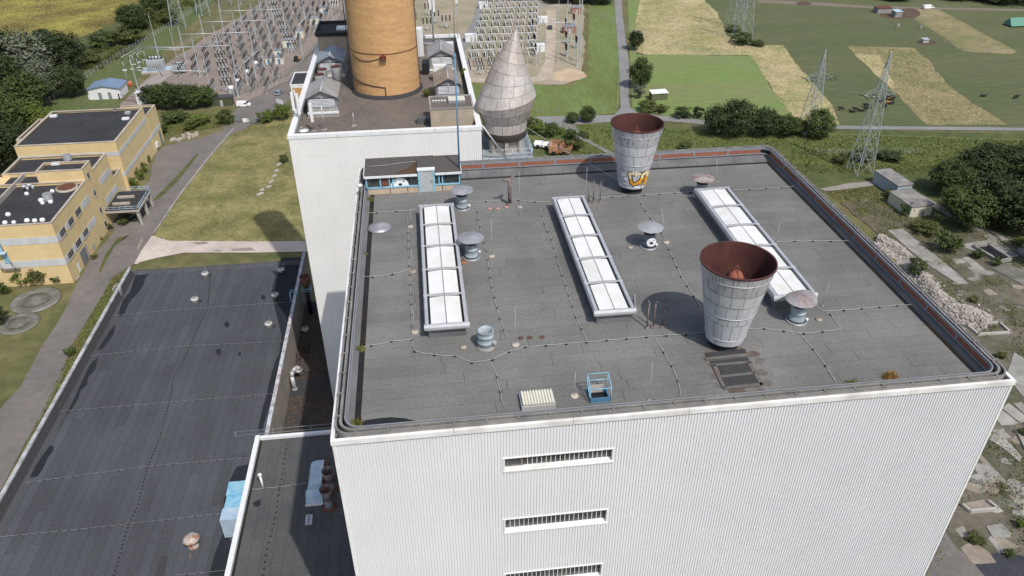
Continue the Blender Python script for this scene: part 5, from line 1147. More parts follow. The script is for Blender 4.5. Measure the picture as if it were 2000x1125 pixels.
block(-101.2, -97.25, 174, 189.5, 12.0, .5, .4)
block(-82, -72.5, 189.7, 199.5, 11.3, .6, .4)
# parapet walls on the left of the low roofs
MB().box(-86.9,-86.5,128,144,13.9,15.1).build('parapet', CONCL, yb)
# bands: single panels
pm = MB().box(0,1,0,1,0,1).mesh('band_panel', PANEL)
def band_y(x, y0, y1, z0, z1, step=1.5, skip=()):
    n = max(1, round((y1-y0)/step)); q = (y1-y0)/n
    for i in range(n):
        a = y0+q*i
        if any(s0-.3 < a+q/2 < s1+.3 for s0, s1 in skip): continue
        piece('band_panel', pm, yb, (x, a+.02, z0), (.06, q-.04, z1-z0))
def band_x(y, x0, x1, z0, z1, step=1.8, skip=()):
    n = max(1, round((x1-x0)/step)); q = (x1-x0)/n
    for i in range(n): piece('band_panel', pm, yb, (x0+q*i+.02, y-.06, z0), (q-.04, .06, z1-z0))
def win(x, y0, y1, z0, z1, n=3):
    w_ = MB().box(x-.12, x+.03, y0, y1, z0, z1).build('window', PANEL, yb)
    q = (y1-y0-.1)/n
    for i in range(n): MB().box(x+.02, x+.05, y0+.1+q*i, y0+q*(i+1)-.02, z0+.1, z1-.1).build('pane', GLASS, w_)
    MB().box(x+.0, x+.14, y0-.05, y1+.05, z0-.14, z0-.04).build('sill', COPY_, w_)
wb1 = [(119.9,123.0),(124.7,127.8),(129.4,132.5)]; 
for a, b in wb1: win(CX1, a, b, 10.05, 11.65)
band_y(CX1, 118.55, 138.2, 10.05, 11.65, 1.65, wb1)
for a, b in wb1: win(CX1, a, b, 4.7, 6.3)
band_y(CX1, 118.55, 137.6, 4.7, 6.3, 1.65, wb1)
band_x(118.5, -112, CX1, 10.0, 11.6); band_x(118.5, -112, CX1, 4.6, 6.2)
band_y(CX1-.05, 146.0, 153.5, 10.1, 11.7, 1.5); band_y(CX1-.05, 146, 154.2, 5.0, 6.6, 1.5)
band_y(-72.6, 164.35, 189.6, 10.05, 11.2, 1.7); band_x(164.3, -97.2, -72.6, 10.05, 11.2)
band_y(-72.6, 164.35, 189.6, 4.4, 5.5, 1.7); band_y(-72.5, 189.8, 199.4, 4.6, 5.7, 1.7); band_x(164.3, -91, -72.6, 4.4, 5.5)
for y0, z0 in ((140.6,14.2),(140.9,9.6),(141.0,5.0),(141.2,1.2)): win(CX1, y0, y0+1.3, z0, z0+1.5, 2)
# doors
dd = MB().box(CX1-.1, CX1+.05, 125.2, 128.4, 0, 3.6).build('gate', M('grey_gate',(.22,.22,.24),.6,.12,1.2), yb); 
for k in range(6): MB().box(CX1+.05, CX1+.07, 125.25, 128.35, .1+k*.6, .12+k*.6).build('rib', DARK, dd)
MB().box(CX1-.1, CX1+.06, 128.45, 129.3, 0, 3.8).build('gate_jamb', COPY_, yb)
MB().box(CX1-.1, CX1+.05, 122.4, 123.3, .2, 2.2).build('door', WHITE, yb); MB().box(CX1-.1, CX1+.05, 131.6, 133.2, .4, 1.6).build('door', CONCL, yb)
MB().box(-72.55, -72.45, 196.2, 198.0, 0, 4.0).build('gate', bpy.data.materials['grey_gate'], yb)
MB().box(-72.1,-71.2,119.5,121.6,0.01,.02).build('kerb', CONC, yb)
# front facade fittings: downpipe, blue ladder and balcony
MB().cyl((-83.4,118.38,14.2), .09, (-82.1,118.38,4.5), .09, 8).build('downpipe', RUSTPIPE, yb)
MB().box(-84.2,-82.9,118.28,118.42,8.9,11.5).build('blue_door', BLUE, yb); MB().box(-84.9,-82.2,117.3,118.4,8.55,8.8).build('balcony', PALEB, yb)
MB().box(-83.4,-82.3,118.28,118.42,6.0,8.4).build('blue_door', BLUE, yb); MB().box(-84.0,-80.9,117.9,118.4,4.35,4.55).build('balcony', RUSTPIPE, yb)
for x in (-84.2,-81.6): MB().cyl((x,117.9,4.6), .15, (x,117.6,5.4), .25, 8).build('lamp', CONC, yb)
# roof fittings
WV = thing('roof_vent', 'x', 'vent'); MB().box(-.35,.35,-.35,.35,0,.25).build('curb', CONCL, WV); MB().lathe((0,0,0), [(.5,.25),(.52,.4),(.38,.75),(.02,.85)], 14).build('hood', WHITE, WV)
us = False
for u, v, lb in ((17,422,'white hooded roof vent standing alone on the yellow office roof'),(11,438,'small white vent in the yellow office vent row, outermost'),(28,437,'small white vent in the yellow office vent row, second from the street end'),(54,434,'white vent in the yellow office vent row beside the middle vent'),(69,434,'white vent in the middle of the yellow office vent row'),(84,433,'white vent in the yellow office vent row closest to the street corner'),
               (53,381,'white vent beside the twin of ducts on the office roof'),(81,394,'white vent left of its twin before the metal drum'),(84,399,'white vent right of its twin before the metal drum'),(100,397,'white vent in front of the metal drum on the office roof'),(103,376,'white vent between the metal drum and the rusty tank')):
    p = G(u,v,14.02); place(WV, us, (p.x,p.y,14.0), random.uniform(0,3), lb, 'white vents on the yellow building roof', random.uniform(.85,1.1)); us = True
for u, v, z, r_, h_, lb in ((95,390,14.0,.95,1.5,'grey metal drum on the office roof'),(133,313,14.12,.95,1.4,'grey metal drum beside the roof penthouse')):
    p = G(u,v,z); t = thing('metal_drum', lb, 'drum', (p.x,p.y,z), 'metal drums on the yellow building roof'); MB().lathe(p, [(r_,0),(r_,h_)], 22).build('shell', ALU, t); MB().lathe(p, [(r_,h_),(.02,h_+.12)], 22).build('lid', CAPM, t)
p = G(131,368,14.02); t = thing('round_tank', 'flat round rusty tank cover with cream rim on the office roof', 'tank', (p.x,p.y,14.0)); MB().lathe((p.x,p.y,14.0), [(2.3,0),(2.3,.35),(2.0,.42)], 36).build('rim', COPY_, t); MB().lathe((p.x,p.y,14.0), [(2.0,.40),(.02,.5)], 36).build('lid', RUST, t)
p = G(55,372,14.02); t = thing('duct_pair', 'pair of pale elbow ducts on the office roof', 'duct', (p.x,p.y,14.0))
for d in (0,.9): MB().tube([(p.x+d,p.y+d*.6,14.0),(p.x+d,p.y+d*.6,15.0),(p.x+d-.7,p.y+d*.6-.5,15.3)], .32, 10).build('elbow', ALU, t)
for u, v, z, lb in ((105,228,13.42,'low white rooflight on the big black roof near its outer side'),(246,233,13.42,'low white rooflight on the big black roof near its street side'),(110,321,16.87,'white rooflight on the roof penthouse')):
    p = G(u,v,z); single(MB().box(p.x-.9,p.x+.9,p.y-.6,p.y+.6,z,z+.45), 'rooflight', WHITE, lb, 'skylight', 'rooflights on the yellow building')
p = G(225,222,13.42); t = thing('satellite_dish', 'grey dish on a stand on the big black roof', 'dish', (p.x,p.y,13.42)); MB().cyl((p.x,p.y,13.42),.06,(p.x,p.y,14.3),.06,8).build('stand', GREYM, t); d_ = MB().lathe((0,0,0),[(.02,.05),(.45,.1),(.75,.3),(.72,.32),(.4,.14),(.02,.09)],20); d_.v = [(p.x+q[2]-.1,p.y+q[1],14.5+q[0]) for q in d_.v]; d_.build('dish', GREYM, t)
single(MB().box(G(251,222,13.42).x-.8,G(251,222,13.42).x+.6,G(251,222,13.42).y-.5,G(251,222,13.42).y+.5,13.42,14.0), 'air_unit', ALU, 'small grey air unit on the big black roof', 'air unit')
# loading canopy on columns
cn = thing('loading_canopy', 'concrete canopy on slanted columns with pale blue railings by the office', 'canopy', (-68,149,0))
MB().box(-71.95, -63.6, 143.2, 154.6, 4.0, 4.45).build('slab', CONCL, cn); MB().box(-71.8, -63.8, 143.4, 154.4, 4.45, 4.47).build('deck', YROOF, cn)
for y in (143.9, 149.2, 153.7): MB().hexa([(-64.2,y-.25,0),(-63.7,y-.25,0),(-63.7,y+.25,0),(-64.2,y+.25,0)],[(-64.6,y-.3,4.0),(-63.8,y-.3,4.0),(-63.8,y+.3,4.0),(-64.6,y+.3,4.0)]).build('column', CONCL, cn)
for a, b in (((-71.9,143.3),(-63.7,143.3)),((-63.7,143.3),(-63.7,154.5)),((-63.7,154.5),(-71.9,154.5))):
    for z in (4.95,5.5): MB().cyl((*a,z), .05, (*b,z), .05, 6).build('hand_rail', PALEB, cn)
    n = 6
    for i in range(n+1): q = (a[0]+(b[0]-a[0])*i/n, a[1]+(b[1]-a[1])*i/n); MB().cyl((*q,4.45), .04, (*q,5.5), .04, 6).build('rail_post', PALEB, cn)
for y in (146.5,150.2): MB().box(-70.5,-66.5,y,y+.5,4.47,5.0).build('beam', COPY_, cn)
# ------------------------------------------------------------------ vehicles
TYRE = M('tyre',(.02,.02,.02),.8,.1,4); CARGL = M('car_glass',(.02,.025,.03),.08,.1,2,spec=.9); CHROME = M('hub',(.4,.4,.42),.3,.1,3,metal=.8)
LAMP = M('lamp_glass',(.7,.7,.68),.2,.05,3); TAIL = M('tail_lamp',(.35,.03,.02),.3,.05,3)
def car(name, label, loc, rz, paint, van=False, L_=4.3, Wd=1.75):
    r = thing(name, label, 'van' if van else 'car', (0,0,0)); h = L_/2; w_ = Wd/2
    if van: pr = [(-h,.35),(h-.05,.35),(h,.6),(h-.05,.9),(h-.75,1.08),(h-1.35,1.72),(h-1.6,1.82),(-h+.1,1.85),(-h,1.7)]
    else: pr = [(-h,.38),(h-.05,.35),(h,.6),(h-.1,.82),(h-1.05,.95),(h-1.75,1.42),(h-2.0,1.47),(-h+.75,1.45),(-h+.1,.98),(-h,.8)]
    n = len(pr); V = []
    for y, k in ((-w_,1),(-w_+.08,0),(w_-.08,0),(w_,1)):
        for x, z in pr:
            tz = max(0,(z-.95))*.16; V.append((x*(.985 if k else 1), (y+tz if y < 0 else y-tz), z if not k else .35+(z-.35)*.97))
    F = [tuple(reversed(range(n))), tuple(3*n+i for i in range(n))]
    for s in range(3): F += [(s*n+i, s*n+(i+1)%n, (s+1)*n+(i+1)%n, (s+1)*n+i) for i in range(n)]
    MB().add(V, F).build('body', paint, r)
    if van: gl = [((h-.80,1.12),(h-1.33,1.70))]; sw = [(h-1.0,h-1.95,1.12,1.62)]
    else: gl = [((h-1.1,.98),(h-1.73,1.40)),((-h+.16,1.0),(-h+.72,1.41))]; sw = [(h-1.45,h-2.3,1.0,1.36),(h-2.36,-h+.75,1.0,1.36)]
    for (xa,za),(xb,zb) in gl:
        d = .02 if xa > 0 else -.02
        MB().add([(xa+d,-w_*.82,za+.02),(xa+d,w_*.82,za+.02),(xb+d,w_*.76,zb+.02),(xb+d,-w_*.76,zb+.02)], [(0,1,2,3)]).build('windscreen', CARGL, r)
    for xa, xb, za, zb in sw:
        for s in (-1,1):
            MB().add([(xa,s*(w_+.006-max(0,za-.95)*.16),za),(xb,s*(w_+.006-max(0,za-.95)*.16),za),(xb+.1,s*(w_+.006-(zb-.95)*.16),zb),(xa-.25,s*(w_+.006-(zb-.95)*.16),zb)], [(0,1,2,3)]).build('side_window', CARGL, r)
    for x in (h-.85,-h+.8):
        for s in (-1,1):
            wh = MB().cyl((x,s*(w_-.18),.32), .32, (x,s*(w_+.015),.32), .32, 18).build('wheel', TYRE, r); MB().cyl((x,s*(w_+.015),.32), .19, (x,s*(w_+.03),.32), .17, 14).build('rim', CHROME, wh)
    for s in (-1,1):
        MB().box(h-.12,h-.01,s*w_*.72-.18,s*w_*.72+.18,.68,.82).build('headlight', LAMP, r); MB().box(-h-.01,-h+.06,s*w_*.8-.1,s*w_*.8+.1,.8,1.05).build('tail_light', TAIL, r)
    r.location = loc; r.rotation_euler = (0,0,rz); return r
WHP = M('white_car_paint',(.78,.78,.78),.25,.02,1); 
car('delivery_van','white delivery van parked by the green container', G(477,208,0), -.08, WHP, True, 4.5, 1.85)
car('parked_car','silver car parked on the rail road by the gate', G(546,184,0), 1.25, M('silver_paint',(.42,.47,.52),.3,.03,1,metal=.5))
car('parked_car','black car parked under the loading canopy', G(256,428,0), 1.2, M('black_paint',(.015,.016,.02),.2,.05,1))
car('parked_car','dark blue car on the sandy lane of the right substation', G(1074,56,0), 1.45, M('dark_paint',(.035,.05,.06),.25,.05,1), False, 4.6, 1.9)
car('camper_van','white camper van parked on the far pasture track', G(1812,17,0), .1, WHP, True, 5.8, 2.2)
car('parked_car','small blue car beside the orange gatehouse', G(577,185,0), 1.4, M('blue_paint_car',(.20,.32,.45),.3,.05,1))
tr = thing('small_tractor','small orange tractor with dark cab beside the fence','tractor',(0,0,0))
MB().box(-.6,1.4,-.4,.4,.7,1.3).build('bonnet', M('orange_paint',(.55,.25,.03),.4,.1,1), tr); MB().box(-1.2,-.2,-.6,.6,.9,2.3).build('cab', BLACK, tr)
for x, rr in ((1.0,.4),(-.8,.65)):
    for s in (-1,1): MB().cyl((x,s*.55,rr), rr, (x,s*.85,rr), rr, 16).build('wheel', TYRE, tr)
tr.location = G(581,120,0); tr.rotation_euler = (0,0,1.2)
# ------------------------------------------------------------------ substations
GALV = M('galvanised_steel', (.46,.49,.50), .45, .1, 1.5, metal=.2)
INS = M('brown_insulator', (.028,.02,.02), .5, .2, 4)
def ins_mesh(h=1.3, r=.14):
    pr = [(r*.6,0)]
    for i in range(5): pr += [(r*1.15,h*(i+.15)/5),(r*.7,h*(i+.75)/5)]
    pr += [(r*.7,h),(.02,h)]
    return MB().lathe((0,0,0), pr, 8).mesh('insulator', INS)
IM = ins_mesh(1.4,.15); IM2 = ins_mesh(2.0,.2)
# row rack: long steel beam on two posts carrying paired insulators
rk = thing('insulator_rack','x','insulator rack')
for y in (-3.4,3.4): MB().box(-.12,.12,y-.12,y+.12,0,2.3).build('post', GALV, rk); MB().box(-.35,.35,y-.35,y+.35,0,.12).build('footing', CONCL, rk)
for x in (-.32,.32): MB().box(x-.07,x+.07,-4.8,4.8,2.3,2.5).build('beam', GALV, rk)
for i in range(8): piece('insulator', IM, rk, (-.32 if i % 2 else .32, -4.4+i*1.25, 2.5))
# breaker: three post insulators on a stand
bk_ = thing('circuit_breaker','x','breaker')
for x in (-1.2,0,1.2): MB().box(x-.09,x+.09,-.09,.09,0,2.0).build('post', GALV, bk_); piece('insulator', IM2, bk_, (x,0,2.15)); MB().cyl((x,0,4.05),.16,(x,0,4.4),.16,8).build('cap', GALV, bk_)
MB().box(-1.5,1.5,-.15,.15,2.0,2.15).build('beam', GALV, bk_); MB().box(-.35,.35,-.5,-.1,.4,1.4).build('drive_box', GALV, bk_)
usR = usB = False
lanesx = [-86,-81.2,-76.4,-71.6,-66.8,-62,-57.2]
rows = [243,254.5,266,277.5,289,300.5,312,324,336,348,360,373]
nr = 0
inv = lambda x, y: x > -96 and (x < -40-(300-y)*.12 if y < 300 else x < -40+(y-300)*.17) and x > -96+(y-246)*.12
for j, y in enumerate(rows):
    for i, x0 in enumerate(lanesx + [-52.4,-47.6,-42.8,-38,-33.2]):
        x = x0+(y-243)*.17
        if not inv(x, y): continue
        if y < 256 and -92 < x < -68: continue
        if (i+j) % 6 == 5:
            place(bk_, usB, (x,y,0), 0, 'three-pole circuit breaker among the insulator racks of the left substation', 'circuit breakers of the left substation'); usB = True
            c_ = copy_tree(bk_); c_.location = (x,y+4,0)
        else:
            place(rk, usR, (x+random.uniform(-.3,.3),y,0), 0, 'steel rack carrying a row of brown insulators in the left substation', 'insulator racks of the left substation'); usR = True; nr += 1
# gantries
def gantry(pts, h, label, grp, beam=True, w_=.32, ins=0, hb=None):
    r = thing('gantry', label, 'gantry', (pts[0][0],pts[0][1],0), grp); hb = hb or h-1.2
    for x, y in pts: MB().hexa([(x-w_/2,y-w_/2,0),(x+w_/2,y-w_/2,0),(x+w_/2,y+w_/2,0),(x-w_/2,y+w_/2,0)],[(x-w_*.3,y-w_*.3,h),(x+w_*.3,y-w_*.3,h),(x+w_*.3,y+w_*.3,h),(x-w_*.3,y+w_*.3,h)]).build('post', GALV, r); MB().box(x-.5,x+.5,y-.5,y+.5,0,.15).build('footing', CONCL, r)
    if beam:
        for a, b in zip(pts[:-1], pts[1:]):
            MB().cyl((a[0],a[1],hb), .17, (b[0],b[1],hb), .17, 6).build('beam', GALV, r)
            if ins:
                for k in range(ins):
                    t = (k+.5)/ins; p = (a[0]+(b[0]-a[0])*t, a[1]+(b[1]-a[1])*t); MB().cyl((p[0],p[1],hb-.1), .11, (p[0]+.5,p[1]-.3,hb-1.5), .11, 6).build('string_insulator', INS, r)
    return r
g1 = G(272,180,0); g2 = G(412,185,0)
GL = 'tall gantries of the left substation'
gantry([(-92.7,246.7),(-66.9,241.5)], 13, 'steel gantry spanning behind the hedge by the transformer', GL, hb=8)
k = 0
lab = ['first','second','third','fourth','fifth','sixth','seventh','eighth']
for y, xa, xb in ((262,-88,-62),(280,-84,-58),(298,-80,-54),(316,-76,-50),(336,-72,-44),(356,-66,-38)):
    gantry([(xa,y),((xa+xb)/2,y),(xb,y)], 14, 'cross gantry of the left substation, %s beyond the hedge' % lab[k], GL, hb=11, w_=.38); k += 1
gantry([G(466,190,0)[:2], G(484,165,0)[:2], G(500,150,0)[:2], G(517,133,0)[:2]], 9, 'low gantry with hanging insulators by the grey sheds', GL, ins=5, w_=.5)
gantry([(-40,285),(-36,310)], 13, 'two-post gantry beside the row of white cabins', GL, ins=3); gantry([(-31,330),(-27,352)], 13, 'two-post gantry near the last white cabins', GL, ins=3)
for q, (u, v, h) in enumerate(((308,100,15),(345,112,12),(530,60,16),(583,38,15),(556,10,16),(510,30,15),(430,20,17),(470,8,16),(395,30,16),(612,50,13),(640,30,14))):
    p = G(u,v,0); gantry([(p.x,p.y)], h, ['slim lightning mast beside the transformer','slim mast at the corner of the transformer bay','slim mast beside the cabin row','slim mast beyond the cabin row','slim mast at the far end of the cabin row','slim mast amid the racks','slim mast at the far fence side','slim mast among the farthest racks','slim mast at the lawn edge','slim mast between two cabins','slim mast beside the rail road'][q], 'slim masts of the left substation', False, .22)
# bus conductors over the left yard
for q, x in enumerate((-80,-70,-60,-50)):
    r = thing('busbar','overhead busbar wires over the left substation racks, %s from the lawn' % lab[q],'busbar',(x,262,11),'overhead busbars of the left substation')
    for d in (-1.5,0,1.5): MB().cyl((x+d,262,10.9), .035, (x+d+16,356,10.9), .035, 4).build('conductor', GALV, r)
# pipe bus on posts at the transformer lawn
pbx = thing('pipe_bus','bent pipe busbars on white-footed posts beside the transformer','busbar',G(262,160,0))
for k, (a, b, c) in enumerate((((236,112),(276,90),(352,93)),((252,110),(280,92),(352,95)),((266,106),(284,95),(352,98)))):
    P = [G(u,v,5.0) for u, v in (a,b,c)]; MB().tube(P, .10, 6).build('pipe', GALV, pbx)
for u, v in ((244,138),(258,135),(262,126),(272,122),(274,138),(271,132),(283,133),(285,117)):
    p = G(u,v,0); MB().box(p.x-.7,p.x+.7,p.y-.3,p.y+.3,0,.18).build('footing', WHITE, pbx); MB().cyl((p.x,p.y,.15), .10, (p.x,p.y,3.6), .10, 6).build('post', GALV, pbx); piece('insulator', IM, pbx, (p.x,p.y,3.6))
# transformer
def transformer(p, sc_, label, pad=True):
    t = thing('transformer', label, 'transformer', (0,0,0), 'power transformers')
    if pad: MB().box(-4.5,4.5,-3,3,0,.5).build('plinth', CONCL, t); MB().box(-4.1,4.1,-2.6,2.6,.5,.53).build('gravel_bed', PALEB, t)
    MB().box(-2.6,2.6,-1.3,1.3,.55,3.4).build('tank', GALV, t); MB().box(-2.7,2.7,-1.4,1.4,3.4,3.55).build('tank_lid', GALV, t); MB().box(-2.5,2.5,-1.25,1.25,.53,.75).build('skid', BLACK, t)
    for i in range(9): MB().box(-2.4+i*.58,-2.1+i*.58,-2.1,-1.32,.9,3.1).build('radiator', GALV, t)
    for i in range(5): piece('insulator', IM, t, (-2+i*1.0, .3, 3.55))
    MB().cyl((-2.2,1.0,4.1), .45, (1.8,1.0,4.1), .45, 14).build('expansion_tank', GALV, t)
    t.location = p; t.rotation_euler = (0,0,.1); t.scale = (sc_,)*3; return t
transformer(G(308,138,0), 1.15, 'large grey transformer on a pale plinth beside the lawn'); transformer(G(352,142,0), .85, 'smaller transformer beside the sandy track among the racks', False)
for k, (u, v) in enumerate(((453,182),(468,168),(485,150),(503,133))):
    p = G(u,v,0); t = thing('oil_tank','white round transformer drum under the low gantry, %s from the container' % lab[k],'drum',p,'white drums under the low gantry')
    MB().cyl((p.x-.9,p.y,1.9), .8, (p.x+.9,p.y,1.9), .8, 16).build('drum', WHITE, t); MB().box(p.x-.9,p.x+.9,p.y-.7,p.y+.7,0,1.2).build('base', GALV, t)
    for d in (-.6,0,.6): piece('insulator', IM, t, (p.x+d,p.y+.3,2.5))
# cabins
def cabin(u, v, w_, d_, h_, label, mat=None, roof=None, rz=0, grp='white cabins along the substation'):
    p = G(u,v,0); t = thing('cabin', label, 'cabin', (0,0,0), grp)
    MB().box(-w_/2,w_/2,0,d_,.05,h_).build('wall', mat or WHITE, t); MB().box(-w_/2-.12,w_/2+.12,-.12,d_+.12,h_,h_+.16).build('roof', roof or GREYM, t); MB().box(-w_/2-.1,w_/2+.1,-.1,d_+.1,0,.05).build('base', CONC, t)
    MB().box(-.45,.45,-.03,.02,.1,2.1).build('door', BLUED if 'blue' in label else ALU, t)
    t.location = p; t.rotation_euler = (0,0,rz); return t
CRM = M('cream_cabin',(.66,.63,.54),.7,.06,1)
cabin(563,93,4.2,3.2,2.9,'cream cabin third from the blue-doored huts, beside the rail road',CRM); cabin(583,74,4.4,3.2,2.9,'cream cabin fourth from the blue-doored huts',CRM); cabin(613,48,4.4,3.2,2.9,'cream cabin fifth from the blue-doored huts',CRM); cabin(634,28,4.2,3.2,2.9,'cream cabin sixth from the blue-doored huts',CRM); cabin(653,11,4.2,3.2,2.9,'cream cabin last of the row by the chimney',CRM)
cabin(546,126,3.2,2.6,2.7,'cream hut with blue door in front of the cabin row',CRM); cabin(526,127,2.6,2.6,2.6,'cream hut with blue door closest to the low gantry',CRM); cabin(545,112,3.6,2.6,2.7,'cream cabin right behind the blue-doored huts',CRM)
for u, v, w_, lb in ((921,82,5.0,'white cabin beside the grey lane of the right substation'),(945,18,4.2,'white cabin at the far end of the grey lane'),(1061,47,4.0,'white cabin beside the dark car'),(1054,102,4.4,'white cabin beside the sandy lane before the car')): cabin(u,v,w_,3.2,2.7,lb,WHITE,WHITE)
cabin(1113,66,5.5,3.5,2.9,'reddish brick cabin under the tall mast',M('brick_cabin',(.30,.16,.12),.85,.15,2)); cabin(1126,28,5,3,2.9,'reddish cabin behind the tall mast',bpy.data.materials['brick_cabin'])
ct = cabin(434,208,7.0,3.2,2.9,'olive green container beside the delivery van',M('olive_container',(.075,.085,.045),.6,.1,1.2),M('dark_lid',(.06,.065,.07),.7,.2,1),0,'containers by the substation'); cabin(279,204,3.4,2.6,3.8,'tall white container beside the dark gate',WHITE,WHITE,0,'containers by the substation')
wb = thing('white_hut','white hut with blue gabled roof beside the substation lawn','hut',G(212,190,0)); p = Vector(wb.location); hx, hy = p.x-.2, p.y
MB().box(hx-5.2,hx+5.2,hy-2,hy+6,0,3.6).build('wall', WHITE, wb)
BR = M('blue_sheet_roof',(.17,.24,.34),.45,.1,1.2)
MB().hexa([(hx-5.6,hy-2.5,3.6),(hx,hy-2.5,4.7),(hx,hy+6.5,4.7),(hx-5.6,hy+6.5,3.6)],[(hx-5.6,hy-2.5,3.75),(hx,hy-2.5,4.85),(hx,hy+6.5,4.85),(hx-5.6,hy+6.5,3.75)]).build('roof_half', BR, wb); MB().hexa([(hx+.0,hy-2.5,4.7),(hx+5.6,hy-2.5,3.6),(hx+5.6,hy+6.5,3.6),(hx+.0,hy+6.5,4.7)],[(hx+.0,hy-2.5,4.85),(hx+5.6,hy-2.5,3.75),(hx+5.6,hy+6.5,3.75),(hx+.0,hy+6.5,4.85)]).build('roof_half', BR, wb)
MB().extr([(hx-5.2,3.6),(hx+5.2,3.6),(hx,4.68)], 'y', hy-1.99, hy-1.9).build('gable', WHITE, wb)
for d in (-1.6,1.6): MB().box(hx+d-.55,hx+d+.55,hy-2.06,hy-2.0,0,2.4).build('door', GREYM, wb)
p = G(186,192,0); single(MB().box(p.x-1.8,p.x+1.8,p.y-1,p.y+1,0,1.4), 'white_tank', WHITE, 'low white box beside the blue-roofed hut', 'box')
p = G(255,168,0); t = thing('orange_tank','orange tank cage beside the blue-roofed hut','tank',p); MB().lathe(p,[(.75,0),(.8,.1),(.8,1.5),(.7,1.7),(.02,1.75)],16).build('body', M('orange_tank',(.55,.14,.05),.5,.12,2), t)
for i in range(8): MB().cyl((p.x+.86*math.cos(i*PI/4),p.y+.86*math.sin(i*PI/4),0),.04,(p.x+.86*math.cos(i*PI/4),p.y+.86*math.sin(i*PI/4),1.7),.04,5).build('cage_bar', GREYM, t)
p = G(250,160,0); t = thing('yard_lamp','twin-headed yard lamp beside the blue-roofed hut','lamp',p); MB().cyl(p,.07,(p.x,p.y,4.5),.05,6).build('pole', GALV, t)
for d in (-.4,.4): MB().box(p.x+d-.2,p.x+d+.2,p.y-.15,p.y+.15,4.5,4.7).build('head', WHITE, t)
# gates
gt = thing('yard_gate','dark two-leaf gate before the blue-roofed hut','gate',G(250,197,0)); A, B = G(234,195,0), G(270,200,0)
for q in (A, B): MB().box(q.x-.15,q.x+.15,q.y-.15,q.y+.15,0,2.2).build('gate_post', BLACK, gt)
for i in range(15): q = A.lerp(B, (i+.5)/15); MB().cyl((q.x,q.y,.1), .025, (q.x,q.y,1.9), .025, 5).build('bar', BLACK, gt)
for z in (.15,1.9): MB().cyl((A.x,A.y,z), .05, (B.x,B.y,z), .05, 6).build('gate_rail', BLACK, gt)
gt = thing('yard_gate','green mesh gate with a white sign across the road','gate',G(480,242,0)); A, B = G(458,238,0), G(505,243,0)
GRN = M('green_steel',(.05,.12,.09),.5,.1,2)
for i in range(22): q = A.lerp(B, i/21); MB().cyl((q.x,q.y,.05), .03, (q.x,q.y,1.9), .03, 5).build('bar', GRN, gt)
for z in (.2,1.9): MB().cyl((A.x,A.y,z), .05, (B.x,B.y,z), .05, 6).build('gate_rail', GRN, gt)
q = A.lerp(B,.5); MB().box(q.x-1.0,q.x+1.0,q.y-.08,q.y-.04,.3,1.7).build('sign_board', WHITE, gt)
p = G(547,205,0); t = thing('sign_board','white board leaning by the gate behind the tower corner','sign',p); MB().hexa([(p.x-1.2,p.y+.9,.4),(p.x+1.2,p.y-.9,.4),(p.x+1.25,p.y-.85,.4),(p.x-1.15,p.y+.95,.4)],[(p.x-1.2,p.y+.9,1.9),(p.x+1.2,p.y-.9,1.9),(p.x+1.25,p.y-.85,1.9),(p.x-1.15,p.y+.95,1.9)]).build('board', WHITE, t)
for d in (-1,1): MB().cyl((p.x+d,p.y-d*.75,0),.05,(p.x+d,p.y-d*.75,.5),.05,6).build('post', GREYM, t)
gh = thing('gatehouse','white and orange gatehouse with dark roof beyond the tower parapet','gatehouse',G(585,190,0)); p = Vector(gh.location)
MB().box(p.x-2.5,p.x+4.5,p.y,p.y+14,0,4.2).build('wall', WHITE, gh); MB().box(p.x-2.3,p.x+4.3,p.y+.2,p.y+13.8,4.2,4.25).build('roof', YROOF, gh); MB().box(p.x-2.0,p.x+1.6,p.y-.05,p.y-.0,.2,3.4).build('front_panel', M('orange_panel',(.50,.28,.12),.7,.1,1), gh)
for b in ((-2.6,4.6,-.1,.2),(-2.6,4.6,13.8,14.1),(-2.6,-2.3,.2,13.8),(4.3,4.6,.2,13.8)): MB().box(p.x+b[0],p.x+b[1],p.y+b[2],p.y+b[3],4.2,4.6).build('parapet', WHITE, gh)
# fences
def fence(pts, step, h, label, mat=GALV, wires=3, grp='boundary fences'):
    Q = [G(u,v,0) for u, v in pts]; t = thing('wire_fence', label, 'fence', Q[0], grp)
    pm_ = MB().box(-.05,.05,-.05,.05,0,h).mesh('post', mat)
    for i in range(len(Q)-1):
        n = max(1, int((Q[i+1]-Q[i]).length/step))
        for j in range(n): piece('post', pm_, t, Q[i].lerp(Q[i+1], j/n))
        for k in range(wires): z = h*(k+1)/wires-.05; MB().cyl((Q[i].x,Q[i].y,z), .018, (Q[i+1].x,Q[i+1].y,z), .018, 4).build('wire', mat, t)
fence([(92,205),(150,165),(230,115),(300,72),(360,35),(420,0)], 2.6, 2.2, 'grey post fence along the scrub bank and substation lawn', GALV, 5)
fence([(418,206),(560,150),(610,105),(660,50)], 2.8, 2.2, 'green mesh fence along the rail road', GRN, 6); fence([(360,206),(418,206)], 2.5, 2.0, 'green mesh fence behind the hedge', GRN, 6)
fence([(938,222),(1030,222),(1120,222),(1180,218),(1205,212),(1210,120)], 4.6, 1.9, 'pale post fence along the right lawn road', CONCL, 2)
fence([(1378,18),(1400,35)], 3, 1.2, 'short fence at the straw field corner', CONCL, 2); fence([(1760,20),(1800,55),(1870,98),(1990,103)], 9, 1.3, 'wooden post fence around the rough pasture strip', CONCL, 2)
fence([(1595,300),(1640,302),(1720,300),(1800,300)], 3, 1.6, 'mesh fence along the grass strip by the pylon', GALV, 4)
